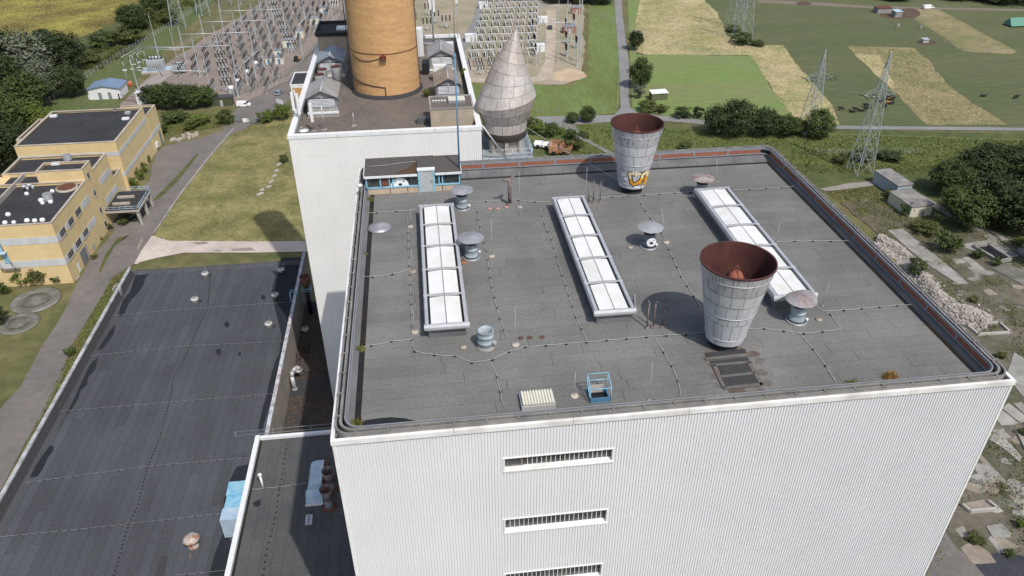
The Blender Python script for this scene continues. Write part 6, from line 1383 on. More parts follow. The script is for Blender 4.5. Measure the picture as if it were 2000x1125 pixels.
# right substation: pipe bus frames over breakers
us2 = us3 = False
rb2 = thing('busbar_stand','x','bus frame')
for x in (-1.4,1.4): MB().box(x-.08,x+.08,-.08,.08,0,3.2).build('post', GALV, rb2); piece('insulator', IM2, rb2, (x,0,3.2))
MB().box(-2.0,2.0,-.1,.1,3.1,3.25).build('beam', GALV, rb2); MB().cyl((-1.4,-5.5,5.25), .13, (-1.4,5.5,5.25), .13, 5).build('pipe', WHITE, rb2); MB().cyl((1.4,-5.5,5.25), .13, (1.4,5.5,5.25), .13, 5).build('pipe', WHITE, rb2)
MB().cyl((-2.7,1.5,5.55), .10, (2.7,1.5,5.55), .10, 5).build('cross_pipe', WHITE, rb2)
for y in range(262, 380, 11):
    for x0 in (27.5,33,38.5,44,49.5):
        x = x0+(y-262)*.165
        place(rb2, us2, (x,y,0), 0, 'pipe busbar frame on brown insulators in the right substation', 'busbar frames of the right substation'); us2 = True
        if random.random() < .75:
            c_ = copy_tree(bk_); c_.location = (x+random.uniform(-.4,.4),y+5.5,0); c_.scale = (.8,)*3; c_['label'] = 'three-pole circuit breaker between the busbar frames of the right substation'; c_['group'] = 'circuit breakers of the right substation'
for y in range(250, 262, 5):
    for x in (24,29,34): 
        c_ = copy_tree(bk_); c_.location = (x,y,0); c_.scale = (.9,)*3; c_['label'] = 'three-pole breaker at the near edge of the right substation'; c_['group'] = 'near breakers of the right substation'
GR = 'gantries of the right substation'
for k, y in enumerate((262,290,320,352)): gantry([(53+(y-262)*.16,y),(66.5+(y-262)*.16,y)], 9, 'pipe gantry across the sandy lane of the right substation, %s from the lawn' % lab[k], GR, hb=8)
for k, (u, v, h) in enumerate(((1127,130,27),(1132,122,26),(1090,122,14),(1108,120,13),(1106,75,13),(1108,40,13),(960,122,9),(1048,128,12),(1030,128,12),(935,60,14),(930,112,12),(1090,60,13))):
    p = G(u,v,0); gantry([(p.x,p.y)], h, ['tallest steel mast at the lawn edge of the right substation','second tallest mast beside the tallest one','mast beside the sandy lane','mast behind the sandy lane mast','mast beside the brick cabin','mast behind the brick cabin','short mast near the hood','mast at the yard front edge','mast left of the yard front edge mast','mast beside the grey lane','mast by the white cabin and grey lane','mast across from the dark car'][k], 'masts of the right substation', False, .5 if h > 20 else .24)
for k, (u, v, n) in enumerate(((1105,110,3),(1105,85,3),(1105,60,3),(1125,95,2),(1120,50,2),(1040,60,3),(1043,90,3),(1046,110,3))):
    p = G(u,v,0); c_ = copy_tree(bk_); c_.location = p; c_.rotation_euler = (0,0,PI/2); c_['label'] = 'tall dark insulator set beside the sandy lane'; c_['group'] = 'insulator sets by the sandy lane'
    c_.scale = (1.2,1.2,1.3)
# pale concrete blocks stored before the right yard
for k in range(9):
    p = G(912+k*8+random.uniform(-2,2),139+random.uniform(-3,3),0); single(MB().obox(p,random.uniform(1,2),random.uniform(.8,1.4),0,random.uniform(.4,.8),random.uniform(0,3)), 'concrete_block', CONCL, 'pale concrete block stored before the right substation', 'block', 'stored concrete blocks')
# red-brown transformers behind the chimney
for k, (u, v) in enumerate(((835,60),(850,45),(872,55),(838,30))):
    p = G(u,v,0); c_ = copy_tree(bk_); c_.location = p; c_.scale = (1.4,)*3; c_['label'] = 'tall insulator set behind the chimney tower'; c_['group'] = 'insulator sets behind the tower'
# ------------------------------------------------------------------ lattice pylons
PYL = M('pylon_steel', (.34,.38,.385), .5, .12, 1.5)
def pylon(p, h, w_, label, arms=True, rz=0, lean=0, top=.12):
    t = thing('lattice_pylon', label, 'pylon', (0,0,0), 'lattice power pylons'); N = 9
    wz = lambda z: w_/2*(1-(z/h)*(1-top)) if z < h*.62 else w_/2*(1-.62*(1-top))*(1-(z/h-.62)/.38*.92)
    lv = [h*(1-(1-i/N)**1.25) for i in range(N+1)]
    cs = ((-1,-1),(1,-1),(1,1),(-1,1))
    legs = []
    for s in cs:
        m_ = MB()
        for a, b in zip(lv[:-1], lv[1:]): m_.bar((s[0]*wz(a),s[1]*wz(a),a), (s[0]*wz(b),s[1]*wz(b),b), .15)
        m_.build('leg', PYL, t)
    for f in range(4):
        m_ = MB(); s, s2 = cs[f], cs[(f+1)%4]
        for a, b in zip(lv[:-1], lv[1:]):
            A0, A1 = Vector((s[0]*wz(a),s[1]*wz(a),a)), Vector((s2[0]*wz(a),s2[1]*wz(a),a)); B0, B1 = Vector((s[0]*wz(b),s[1]*wz(b),b)), Vector((s2[0]*wz(b),s2[1]*wz(b),b))
            m_.bar(A0, B1, .065); m_.bar(A1, B0, .065); m_.bar(B0, B1, .065)
        o_ = m_.build('bracing', PYL, t)
    if arms:
        z = h*.66; a_ = MB(); Lh = w_*.95
        for s in (-1,1):
            for q in (-1,1): a_.bar((s*wz(z),q*wz(z),z), (s*Lh,0,z+.25), .08); a_.bar((s*wz(z+1.8),q*wz(z+1.8),z+1.8), (s*Lh,0,z+.25), .065)
            for k in range(1,4): x = s*(wz(z)+(Lh-wz(z))*k/4); a_.bar((x,-wz(z)*(1-k/4),z+.1), (x,wz(z)*(1-k/4),z+.1), .07)
        a_.build('cross_arm', PYL, t)
        for s in (-1,1):
            for k in (.35,.65,1.0):
                for q in (-1,1): MB().cyl((s*Lh*k,q*.15,z+.2), .10, (s*Lh*k+.0,q*1.9,z-.15), .10, 6).build('insulator', INS, t)
    t.location = p; t.rotation_euler = (lean,0,rz); return t
pylon(G(1678,335,0), 33, 5.0, 'tall lattice pylon with dark insulators beside the grass strip', True, .12)
pylon(G(1577,258,0), 25.5, 4.8, 'lattice pylon rising behind the dark round trees', True, .12)
pylon(G(1448,80,0), 36, 6.2, 'thick lattice pylon standing in a bush on the straw field', True, .3); pylon(G(1432,55,0), 36, 6.0, 'lattice pylon just behind the thick one in the bush', True, .3)
pylon(G(350,55,0), 34, 6.0, 'lattice pylon on the substation lawn by the fence', True, .2); pylon(G(398,30,0), 34, 6.0, 'lattice pylon behind the lawn fence pylon', True, .2); pylon(G(440,10,0), 34, 6, 'farthest lattice pylon at the end of the substation lawn', True, .2)
def cable(a, b, sag, label):
    A, B = Vector(a), Vector(b); pts = [A.lerp(B,i/14)-Vector((0,0,sag*4*(i/14)*(1-i/14))) for i in range(15)]
    o = MB().tube(pts, .022, 4, False).build('power_line', WIRE); tag(o, label, 'power line', 'overhead power lines')
pc = G(1678,335,0); pd = G(1577,258,0); pe = Vector((66.7,255.5,0)); pf = G(1448,80,0)
for k, d in enumerate((-3,3)): cable((pd.x+d,pd.y,17), (pe.x,pe.y+k*3,22), 3, 'power line from the tree pylon to the tallest mast, %s strand' % ('inner','outer')[k])
for k, d in enumerate((-3,0,3)): cable((pc.x+d,pc.y,22), (72,262+k*4,20), 4, 'power line from the grass strip pylon to the substation, %s strand' % ('left','middle','right')[k])
for k, d in enumerate((-3,3)): cable((pf.x+d,pf.y,24), (80,330+k*8,20), 4, 'power line from the straw field pylon to the substation, %s strand' % ('near','far')[k])
cable((9,34,60.9), (b1.x-.5,b1.y-.8,ZR+.6), .3, 'pale stay cable from the penthouse mast to the graffiti funnel') if False else None
cable((16.2,53.2,57.5), (b1.x-1.3,b1.y+.3,ZR+1.0), .2, 'pale stay cable from the hood to the graffiti funnel')
# ------------------------------------------------------------------ trees and shrubs
def leafmat(name, a, b, sc=.5):
    return M(name, a, .75, .35, sc, col2=b, sc2=sc*.9, det=3, rnd=.18, spec=.25)
LM = {'dark': leafmat('leaf_dark', (.048,.068,.023), (.032,.048,.017)), 'mid': leafmat('leaf_mid', (.075,.102,.028), (.05,.074,.02)),
      'silver': leafmat('leaf_silver', (.135,.150,.105), (.085,.10,.062)), 'light': leafmat('leaf_light', (.120,.155,.030), (.085,.120,.022)), 'olive': leafmat('leaf_olive', (.095,.105,.030), (.065,.078,.022))}
BARK = M('bark', (.09,.07,.055), .9, .3, 3, bump=.5)
def crown_mesh(name, mat, seed, n_cl, per, leaf, squash=1., ragged=.25, low=.16):
    rg = random.Random(seed); V = []; F = []
    for c in range(n_cl):
        while True:
            x, y, z = rg.uniform(-1,1), rg.uniform(-1,1), rg.uniform(-1,1); d = x*x+y*y+z*z
            if .12 < d < 1: break
        k = (1-ragged*rg.random()); L_ = math.sqrt(d); q = .62+.38*L_ if L_ > .3 else L_
        cx, cy, cz = x/L_*q*.42*k, y/L_*q*.42*k, z/L_*q*.42*k
        cr = rg.uniform(.10,.19)
        for i in range(per):
            a, t = rg.uniform(0,2*PI), rg.uniform(-1,1); s = math.sqrt(1-t*t); r_ = cr*rg.random()**.4
            nx, ny, nz = s*math.cos(a), s*math.sin(a), t
            px_, py_, pz = cx+nx*r_, cy+ny*r_, (cz+nz*r_*.8)
            nrm = Vector((nx+rg.uniform(-.6,.6), ny+rg.uniform(-.6,.6), nz+.4+rg.uniform(-.5,.5))).normalized()
            e = nrm.orthogonal().normalized(); e.rotate(__import__('mathutils').Quaternion(nrm, rg.uniform(0,6))); g_ = nrm.cross(e); l_ = leaf*rg.uniform(.6,1.3)
            o = Vector((px_, py_, pz*squash+.5*squash+low)); b_ = len(V)
            V += [o-e*l_, o-g_*l_*.55, o+e*l_, o+g_*l_*.55]; F.append((b_,b_+1,b_+2,b_+3))
    me = bpy.data.meshes.new(name); me.from_pydata([tuple(v) for v in V], [], F); me.materials.append(mat); me.update(); return me
def trunk_mesh(seed, h=.62):
    rg = random.Random(seed); m_ = MB(); m_.cyl((0,0,0), .035, (.01,0,h*.6), .022, 8)
    m_.cyl((.01,0,h*.6), .022, (0,.01,h), .010, 6)
    for i in range(6):
        a = rg.uniform(0,2*PI); z = h*rg.uniform(.35,.8); r_ = rg.uniform(.2,.32); m_.cyl((0,0,z), .013, (r_*math.cos(a), r_*math.sin(a), z+rg.uniform(.1,.25)), .005, 5)
    return m_.mesh('trunk', BARK)
TM = [trunk_mesh(i) for i in range(3)]
CM = {}
for sp in LM:
    CM[sp] = [crown_mesh('crown', LM[sp], 10+i+hash(sp)%7*0+len(sp)*13, 85, 70, .027, 1., .3, .04) for i in range(3)]
BM = {sp: [crown_mesh('foliage', LM[sp], 40+i+len(sp), 30, 46, .045, .95, .45, .02) for i in range(3)] for sp in LM}
TN = [0]
def tree(u, v, wpx, hpx, sp, label, bush=False, z=0., grp=None):
    p = G(u,v,z); dep = (p-CAM).dot(CF); w_ = wpx*dep/FPX*(1.0 if bush else 1.1); h_ = hpx*dep/FPX*(1.02 if bush else 1.08); TN[0] += 1; k = TN[0]
    rg = random.Random(k); r = thing('shrub' if bush else 'tree', label, 'shrub' if bush else 'tree', p, grp or ('shrubs around the site' if bush else 'trees around the site'))
    if bush:
        o = piece('foliage', BM[sp][k%3], r, p, (w_,w_*rg.uniform(.8,1.1),h_), rg.uniform(0,6)); 
        m_ = MB()
        for i in range(4): a = rg.uniform(0,6); m_.cyl((p.x,p.y,z), .03*w_*.3, (p.x+.2*w_*math.cos(a),p.y+.2*w_*math.sin(a),z+h_*.6), .01, 5)
        m_.build('stem', BARK, r)
    else:
        piece('crown', CM[sp][k%3], r, p, (w_*1.05,w_*rg.uniform(.9,1.1),h_*.92), rg.uniform(0,6)); piece('trunk', TM[k%3], r, p, (w_*.8,w_*.8,h_), rg.uniform(0,6))
    return r
WOOD = 'trees of the wood beside the yellow building'
L1 = [(70,150,115,92,'silver','large silvery willow at the top of the left wood'),(128,142,78,82,'dark','dark round tree right of the silvery willow'),(100,192,84,78,'silver','smaller silvery willow below the large one'),(18,150,100,92,'dark','dark tree left of the large silvery willow'),(15,205,100,105,'dark','dark tree left of the smaller silvery willow'),(55,220,90,85,'mid','mid green tree below the smaller silvery willow'),
      (145,190,58,72,'dark','dark slim tree beside the lawn fence'),(20,275,105,105,'mid','broad tree between wood and yellow building'),(65,262,74,70,'light','lighter tree at the wood edge by the big black roof'),(8,335,95,105,'dark','dark tree beside the left wall of the yellow building'),(48,305,62,72,'dark','dark tree in the corner of wood and yellow building'),(-40,200,110,110,'dark','dark tree at the outer side of the wood'),(-40,300,110,110,'dark','dark tree deep in the wood'),
      (265,60,62,52,'dark','dark round tree standing alone at the crop field edge'),(305,22,60,42,'mid','tree behind the lone round tree'),(330,48,42,32,'olive','low olive tree by the lawn pylon'),(85,80,34,24,'dark','small dark treetop above the silvery willow')]
for a in L1: tree(*a, grp=WOOD)
for a in ((150,112,60,34,'mid','scrub clump between the wood and the crop field'),(205,92,70,34,'mid','scrub clump on the bank below the crop field'),(250,85,70,34,'olive','scrub clump beside the lone round tree'),(180,128,60,30,'olive','low scrub clump above the fence'),(285,40,50,28,'olive','scrub clump right of the lone tree'),(95,225,26,20,'light','light shrub beside the lawn gate')): tree(*a, bush=True)
for k, a in enumerate(((303,213,52,50),(328,212,54,54),(352,213,52,52),(378,211,52,50),(402,209,50,44))): tree(*a, ('dark','mid','dark','mid','mid')[k], ('dark hedge tree beside the tall white container','hedge tree second from the tall white container','hedge tree in the middle of the hedge','hedge tree second from the olive container','hedge tree beside the olive container')[k], grp='hedge before the left substation')
for a in ((345,238,60,26,'mid','wide green shrub behind the yellow building corner'),(395,243,46,26,'light','light green shrub before the hedge wall'),(443,243,42,34,'mid','round shrub beside the road gate'),(375,252,44,20,'olive','low olive shrub in the rough grass by the road'),(322,262,22,26,'mid','shrub at the yellow building rear corner'),
          (264,368,22,28,'light','bright shrub against the yellow wall by the canopy'),(276,352,20,30,'light','bright shrub second from the canopy'),(284,337,16,26,'light','bright slim shrub against the yellow wall'),(290,318,14,18,'olive','small shrub beneath the white wall box'),(243,438,26,14,'mid','low shrub under the loading canopy'),
          (522,238,46,26,'light','light shrub right of the road gate'),(552,232,50,34,'light','light green shrub at the tower foot'),(556,318,24,20,'mid','dark green shrub beside the tower wall'),
          (45,556,46,36,'light','bright shrub before the office front wall'),(82,554,50,42,'olive','feathery shrub before the office front wall'),(113,552,26,22,'mid','small shrub at the office front corner'),(8,575,36,32,'mid','shrub at the outer end of the office front'),(4,635,44,44,'dark','dark shrub beside the sunken tank cover'),(140,692,30,20,'mid','shrub on the verge between road and hall'),(195,470,16,12,'light','weed shrub at the office gate'),(215,448,20,14,'olive','weed shrub along the office wall'),(185,505,18,10,'olive','low weed shrub by the grey gate'),
          (1248,192,30,32,'silver','silvery shrub beside the right road'),(1262,218,46,26,'olive','olive shrub at the road junction'),(1292,220,34,18,'olive','low shrub right of the road junction'),(1332,230,42,24,'dark','dark shrub left of the round trees'),(1362,230,30,26,'dark','dark shrub touching the round trees'),(1448,86,52,26,'mid','green shrub around the thick pylon foot'),(1432,62,40,14,'olive','low shrub behind the pylon foot'),(1480,90,36,12,'olive','low olive shrub right of the pylon foot'),
          (1120,290,66,44,'mid','big leafy shrub beside the rusty wagons'),(1048,262,40,36,'light','light shrub beside the hood platform'),(1076,268,34,34,'mid','slim shrub left of the big leafy shrub'),(1030,248,34,24,'olive','olive shrub by the road behind the hood'),(1095,262,22,16,'light','small bright shrub by the farm path'),(1338,292,36,18,'mid','small round shrub behind the rear parapet'),
          (1770,420,34,30,'mid','shrub before the cream shed door'),(1848,495,66,56,'mid','large green shrub on the demolition site'),(1788,535,54,36,'mid','shrub standing in the rubble heap'),(1806,455,66,26,'olive','sprawling shrub between shed and pit'),(1738,385,30,18,'olive','low shrub left of the shed'),(1908,505,28,22,'mid','shrub growing by the pit wall'),(1942,520,26,22,'mid','shrub growing inside the pit rim'),(1965,450,60,34,'olive','shrub before the dark grove'),(1680,312,60,22,'dark','dark bramble beneath the tall pylon'),(1740,312,60,20,'dark','dark bramble right of the tall pylon'),(1640,318,40,20,'olive','bramble left of the tall pylon'),
          (1995,850,24,18,'mid','weed shrub beside the trench'),(1970,1085,26,18,'mid','weed shrub beside the wet lane'),(1905,1060,40,22,'olive','weed shrub at the lane bend'),(1990,1030,24,24,'light','light weed shrub beside the tan lane'),(1870,605,40,20,'mid','shrub along the rubble heap foot'),(1900,590,24,16,'olive','low weed shrub on the rubble'),(1955,700,26,18,'olive','weed shrub near the wall corner'),(1990,480,30,20,'light','light shrub behind the pit')): tree(*a, bush=True)
for a in ((1147,238,34,34,'mid','small tree with visible trunk beside the farm path'),(1118,240,28,22,'mid','smaller tree left of the small path tree'),(1240,98,30,40,'dark','dark oval tree beside the right road'),(1250,172,50,64,'mid','large leafy tree shading the right road'),(1398,264,60,62,'dark','dark round tree behind the graffiti funnel meadow'),(1436,266,76,76,'dark','largest dark round tree beside the crossing road'),(1492,266,66,58,'dark','dark round tree right of the largest one'),(1535,266,54,44,'mid','lower tree in the row beside the crossing road'),(1596,268,64,58,'mid','round tree before the tree pylon'),(1555,262,40,34,'olive','olive tree between two round trees')): tree(*a)
GRV = 'trees of the dark grove by the demolition site'
for k, a in enumerate(((1850,378,86,70),(1905,356,90,68),(1965,356,110,74),(1878,440,104,84),(1935,430,120,98),(1990,450,125,108),(2040,400,120,100),(2060,520,110,95),(1925,335,80,60),(2010,340,90,70))):
    tree(*a, 'dark' if k % 3 else 'mid', ('grove tree closest to the grass strip corner','grove tree behind the corner one','grove tree at the back of the grove','grove tree beside the worn track','tallest grove tree above the track','broad grove tree above the site slabs','grove tree on the outer flank','grove tree beyond the slabs','low grove tree at the rear strip','low grove tree at the far rear strip')[k], grp=GRV)
for k, a in enumerate(((1090,2,70,26),(1130,4,60,26),(1170,6,60,28),(1020,-6,80,24),(1740,-4,90,20),(1960,2,120,22),(1860,-6,90,18),(1290,-12,90,18),(1200,-10,40,20))): tree(*a, 'dark', 'dark far tree behind the right substation' if k < 4 else 'dark far tree beyond the pastures', grp='far trees behind the right substation' if k < 4 else 'far trees beyond the pastures')
for a in ((833,190,22,20,'light','bright shrub growing beside the chimney foot'),(907,155,14,26,'light','bright shrub growing inside the tower parapet'),(613,160,10,10,'olive','small weed shrub by the tower left parapet')): tree(*a, bush=True, z=TR_)
# undergrowth and rough grass
def scatter(name, mat, poly, n, h, w_, label, cat='grass', z=0.01, seed=1, blob=None):
    rg = random.Random(seed); P = [G(u,v,0) for u, v in poly]; xs = [p.x for p in P]; ys = [p.y for p in P]; m_ = []; F = []; c = 0
    def inside(x, y):
        r = False; j = len(P)-1
        for i in range(len(P)):
            if (P[i].y > y) != (P[j].y > y) and x < (P[j].x-P[i].x)*(y-P[i].y)/(P[j].y-P[i].y)+P[i].x: r = not r
            j = i
        return r
    cl = [(rg.uniform(min(xs),max(xs)), rg.uniform(min(ys),max(ys)), rg.uniform(.5,1.6)) for _ in range(blob or 1)]
    t = 0
    while c < n and t < n*30:
        t += 1
        if blob: q = rg.choice(cl); x, y = rg.gauss(q[0],q[2]), rg.gauss(q[1],q[2]); hh = h*q[2]/1.6
        else: x, y, hh = rg.uniform(min(xs),max(xs)), rg.uniform(min(ys),max(ys)), h
        if not inside(x, y): continue
        c += 1; a = rg.uniform(0,PI); s = w_*rg.uniform(.5,1.2); dx, dy = math.cos(a)*s, math.sin(a)*s; k = hh*rg.uniform(.4,1.1); lx, ly = rg.uniform(-.5,.5)*k, rg.uniform(-.5,.5)*k; zb = rg.uniform(0,.5)*hh if blob else z
        b_ = len(m_); m_ += [(x-dx,y-dy,zb),(x+dx,y+dy,zb),(x+lx,y+ly,zb+k)]; F.append((b_,b_+1,b_+2))
    me = bpy.data.meshes.new(name); me.from_pydata(m_, [], F); me.materials.append(mat); me.update(); o = bpy.data.objects.new(name, me); COL.objects.link(o); o['kind'] = 'stuff'; o['label'] = label; o['category'] = cat; return o
GB1 = M('grass_blades_dry', (.29,.26,.115), .9, .35, .6, col2=(.155,.16,.055), sc2=.11); GB2 = M('grass_blades_green', (.115,.15,.04), .9, .35, .6, col2=(.17,.17,.055), sc2=.12); GB3 = M('straw_blades', (.52,.43,.25), .9, .25, .6, col2=(.36,.34,.17), sc2=.045)
GB4 = M('crop_blades', (.36,.33,.10), .9, .25, .4, col2=(.22,.19,.07), sc2=.05)
scatter('yard_grass_blades', GB1, [(297,466),(350,382),(400,318),(455,256),(482,250),(560,225),(640,250),(660,500),(600,474),(500,474),(332,473)], 20000, .28, .16, 'dry yellowish grass of the yard lawn', seed=2)
scatter('verge_weeds', GB2, [(262,520),(220,545),(195,590),(140,680),(100,770),(60,850),(120,800),(250,540)], 5000, .45, .14, 'weedy verge between the road and the hall', seed=3)
scatter('road_edge_grass', GB2, [(300,270),(455,245),(460,225),(330,222)], 6000, .5, .2, 'rough grass behind the yellow building', seed=4)
scatter('bank_scrub', LM['olive'], [(120,150),(235,60),(320,10),(400,0),(330,45),(240,110),(150,165)], 14000, 1.6, .35, 'dense scrub on the bank above the fence', 'scrub', seed=5, blob=110)
scatter('crop_stalks', GB4, [(0,105),(60,88),(120,83),(190,58),(235,38),(268,5),(200,-20),(0,-20)], 26000, .35, .35, 'yellow-green stalks of the crop field', 'crop', seed=6)
scatter('strip_grass', GB2, [(1030,238),(1240,250),(1640,264),(2000,275),(2000,340),(1560,340),(1340,300),(1100,330)], 26000, .45, .22, 'tall grass of the strip behind the parapet', seed=7)
scatter('straw_stalks', GB3, [(1238,40),(1262,5),(1380,5),(1412,45),(1420,70),(1462,88),(1528,88),(1560,130),(1625,205),(1640,244),(1560,244),(1525,200),(1465,108),(1262,107),(1240,100)], 14000, .3, .3, 'pale dry stalks of the straw field', seed=8)
scatter('brown_stalks', GB3, [(1655,90),(1785,94),(1815,118),(1845,160),(1905,205),(1968,244),(1812,244)], 6000, .3, .3, 'dry stalks of the brown field', seed=9)
scatter('site_weeds', GB2, [(1640,398),(1700,392),(1800,440),(1900,450),(2080,480),(2120,700),(2120,1150),(1780,1150),(1990,740),(1740,480)], 20000, .5, .14, 'weeds growing over the demolition site', 'weeds', seed=10, blob=420)
scatter('site_grass', GB1, [(1610,375),(1700,365),(1800,440),(1900,450),(1850,520),(1740,470)], 9000, .45, .16, 'dry grass around the cream shed', seed=11)
# small debris on the demolition site
scatter('brick_crumbs', RUB, [(1740,470),(1900,450),(2080,500),(2120,700),(2120,1150),(1780,1150),(1990,740)], 9000, .22, .16, 'small crumbs of brick and concrete on the demolition site', 'debris', seed=12, blob=200)
# ------------------------------------------------------------------ sheds, wagons, pasture things
def shed(u, v, w_, d_, h_, wm, rm, label, rz=0, slope=.3, door=None, cat='shed'):
    p = G(u,v,0); t = thing('shed', label, cat, (0,0,0), 'sheds on the land')
    MB().extr([(0,0),(d_,0),(d_,h_+slope),(0,h_)], 'x', -w_/2, w_/2).build('wall', wm, t)
    MB().hexa([(-w_/2-.2,-.25,h_+.0),(w_/2+.2,-.25,h_+.0),(w_/2+.2,d_+.25,h_+slope+.02),(-w_/2-.2,d_+.25,h_+slope+.02)],[(-w_/2-.2,-.25,h_+.16),(w_/2+.2,-.25,h_+.16),(w_/2+.2,d_+.25,h_+slope+.18),(-w_/2-.2,d_+.25,h_+slope+.18)]).build('roof', rm, t)
    if door: dd_ = MB().box(door[0],door[1],-.05,.02,.05,2.1).build('door', door[2], t); MB().box((door[0]+door[1])/2-.02,(door[0]+door[1])/2+.02,-.07,-.05,.1,2.0).build('door_seam', DARK, dd_)
    t.location = p; t.rotation_euler = (0,0,rz); return t
CRW = M('cream_wall',(.60,.57,.46),.8,.12,1,streak=((.3,.26,.2),1.2,.4)); OLDR = M('peeling_felt',(.30,.28,.255),.9,.2,1,col2=(.16,.155,.15),sc2=.5)
shed(1796,423,6.2,8.5,3.0,CRW,OLDR,'cream shed with grey double door on the demolition site',.12,.15,(-.6,1.1,GREYM)); shed(1762,384,4.4,9.5,3.3,M('bluish_wall',(.34,.40,.43),.7,.12,1),OLDR,'bluish low shed with peeling roof behind the cream shed',.12,.1)
shed(1288,196,5.6,3.0,2.4,M('green_wood',(.12,.13,.07),.8,.15,1),WHITE,'small green shed with white roof on the green field',.05,.25)
shed(1727,26,7.0,4.0,2.2,M('grey_pen',(.28,.27,.27),.8,.2,1),RUST,'open grey animal pen with rusty roof on bare soil',0,.2); shed(1754,34,3.4,3.4,2.4,CONC,PALEB,'small feeder hut with pale roof on bare soil',0,.3); shed(1808,84,2.4,2.0,1.3,ALU,ALU,'tiny grey calf hut on bare soil',0,.2)
tn = thing('shelter_tent','green tarpaulin shelter on the far pasture','tent',G(1990,50,0)); p = Vector(tn.location); TG = M('green_tarp',(.09,.25,.19),.6,.15,1)
MB().add([(p.x-6,p.y-3,.6),(p.x+6,p.y-3,.6),(p.x+6,p.y+3,.6),(p.x-6,p.y+3,.6),(p.x-5.5,p.y,3.6),(p.x+5.5,p.y,3.6)], [(0,1,5,4),(2,3,4,5),(3,0,4)]).build('tarpaulin', TG, tn); MB().box(p.x-5.6,p.x+5.6,p.y-2.4,p.y+2.4,0,.8).build('straw_bed', M('dark_straw',(.06,.05,.04),.9,.2,1), tn)
for u, v in ((1753,55),(1797,58)):
    p = G(u,v,0); t = thing('hay_rack','small wooden hay rack on the far pasture','rack',p,'hay racks on the pasture')
    for a in (-.5,.5):
        for b in (-.4,.4): MB().bar((p.x+a,p.y+b,0),(p.x+a*.7,p.y+b*.7,2.2),.12).build('leg', CONCL, t)
    MB().box(p.x-.5,p.x+.5,p.y-.4,p.y+.4,1.2,1.4).build('shelf', CONCL, t)
def wagon(u, v, label, mat, L_=5.6, Wd=3.0, h_=2.2, rz=0):
    p = G(u,v,0); t = thing('rail_wagon', label, 'wagon', (0,0,0), 'wagons behind the parapet'); a, b = Wd/2, L_/2
    MB().box(-a,a,-b,b,.7,.95).build('floor', mat, t)
    for s in (-1,1): MB().hexa([(s*a-.06,-b,.95),(s*a+.06,-b,.95),(s*a+.06,b,.95),(s*a-.06,b,.95)],[(s*a*1.12-.06,-b,h_),(s*a*1.12+.06,-b,h_),(s*a*1.12+.06,b,h_),(s*a*1.12-.06,b,h_)]).build('side_wall', mat, t); MB().box(-a+.06,a-.06,s*b-.06,s*b+.06,.95,h_-.1).build('end_wall', mat, t)
    for y in (-b*.6,b*.6):
        for s in (-1,1): MB().cyl((s*a*.7,y,.4), .4, (s*a*.7+s*.12,y,.4), .4, 14).build('wheel', BLACK, t)
    MB().box(-a*.4,a*.4,-b-.3,-b-.07,.5,1.3).build('buffer', BLACK, t)
    t.location = p; t.rotation_euler = (0,0,rz); return t
RUST2 = M('orange_rust',(.44,.25,.13),.85,.25,2,col2=(.25,.13,.08),sc2=1.2)
wagon(1083,296,'rusty open wagon left of its neighbour behind the parapet',RUST2,6,2.8,2.6,-.25); wagon(1107,297,'rusty open wagon beside the big leafy shrub',RUST2,6,2.8,2.6,-.45)
wagon(1052,287,'small white tipping cart beside the platform',WHITE,3.2,2.2,1.5,-.3); wagon(1068,289,'small white tipping cart next to the rusty wagons',WHITE,3.2,2.2,1.5,-.3)
# white box on the yellow building yard, rubbish
for k, (u, v, w_, d_, h_, lb) in enumerate(((372,268,4.0,3.0,1.2,'pile covered with pale sheeting beside the yard road'),(345,273,3.0,2,.4,'heap of pale building rubbish by the yard road'),(305,293,1.8,1.6,1.8,'white box on legs at the yellow building wall'))):
    p = G(u,v,0); rg = random.Random(k); m_ = MB(); n = 7
    for i in range(14 if k < 2 else 1): x, y = rg.uniform(-w_/2,w_/2), rg.uniform(-d_/2,d_/2); m_.obox((p.x+x*(k<2),p.y+y*(k<2)), .9 if k < 2 else w_, .7 if k < 2 else d_, 0 if k < 2 else 1.0, h_*rg.uniform(.3,1) if k < 2 else 2.4, rg.uniform(0,3)*(k<2))
    if k == 2:
        t = thing('wall_box', lb, 'box', p); m_.build('box', WHITE, t)
        for a in (-.7,.7): MB().box(p.x+a-.06,p.x+a+.06,p.y-.06,p.y+.06,0,1.0).build('leg', RUSTPIPE, t)
    else: o = m_.build('rubbish_pile', (COPY_,CONCL)[k]); tag(o, lb, 'rubbish'); o['kind'] = 'stuff'
# fallen fence stones on the lawn
for k, (u, v) in enumerate(((545,322),(540,334),(536,345),(530,356),(525,366),(512,372),(508,380))):
    p = G(u,v,0); single(MB().obox(p,random.uniform(1.2,2.2),.7,0,.35,random.uniform(.8,1.5)), 'kerb_stone', CONCL, 'pale broken kerb stone lying in a line across the lawn', 'stone', 'kerb stones on the lawn')
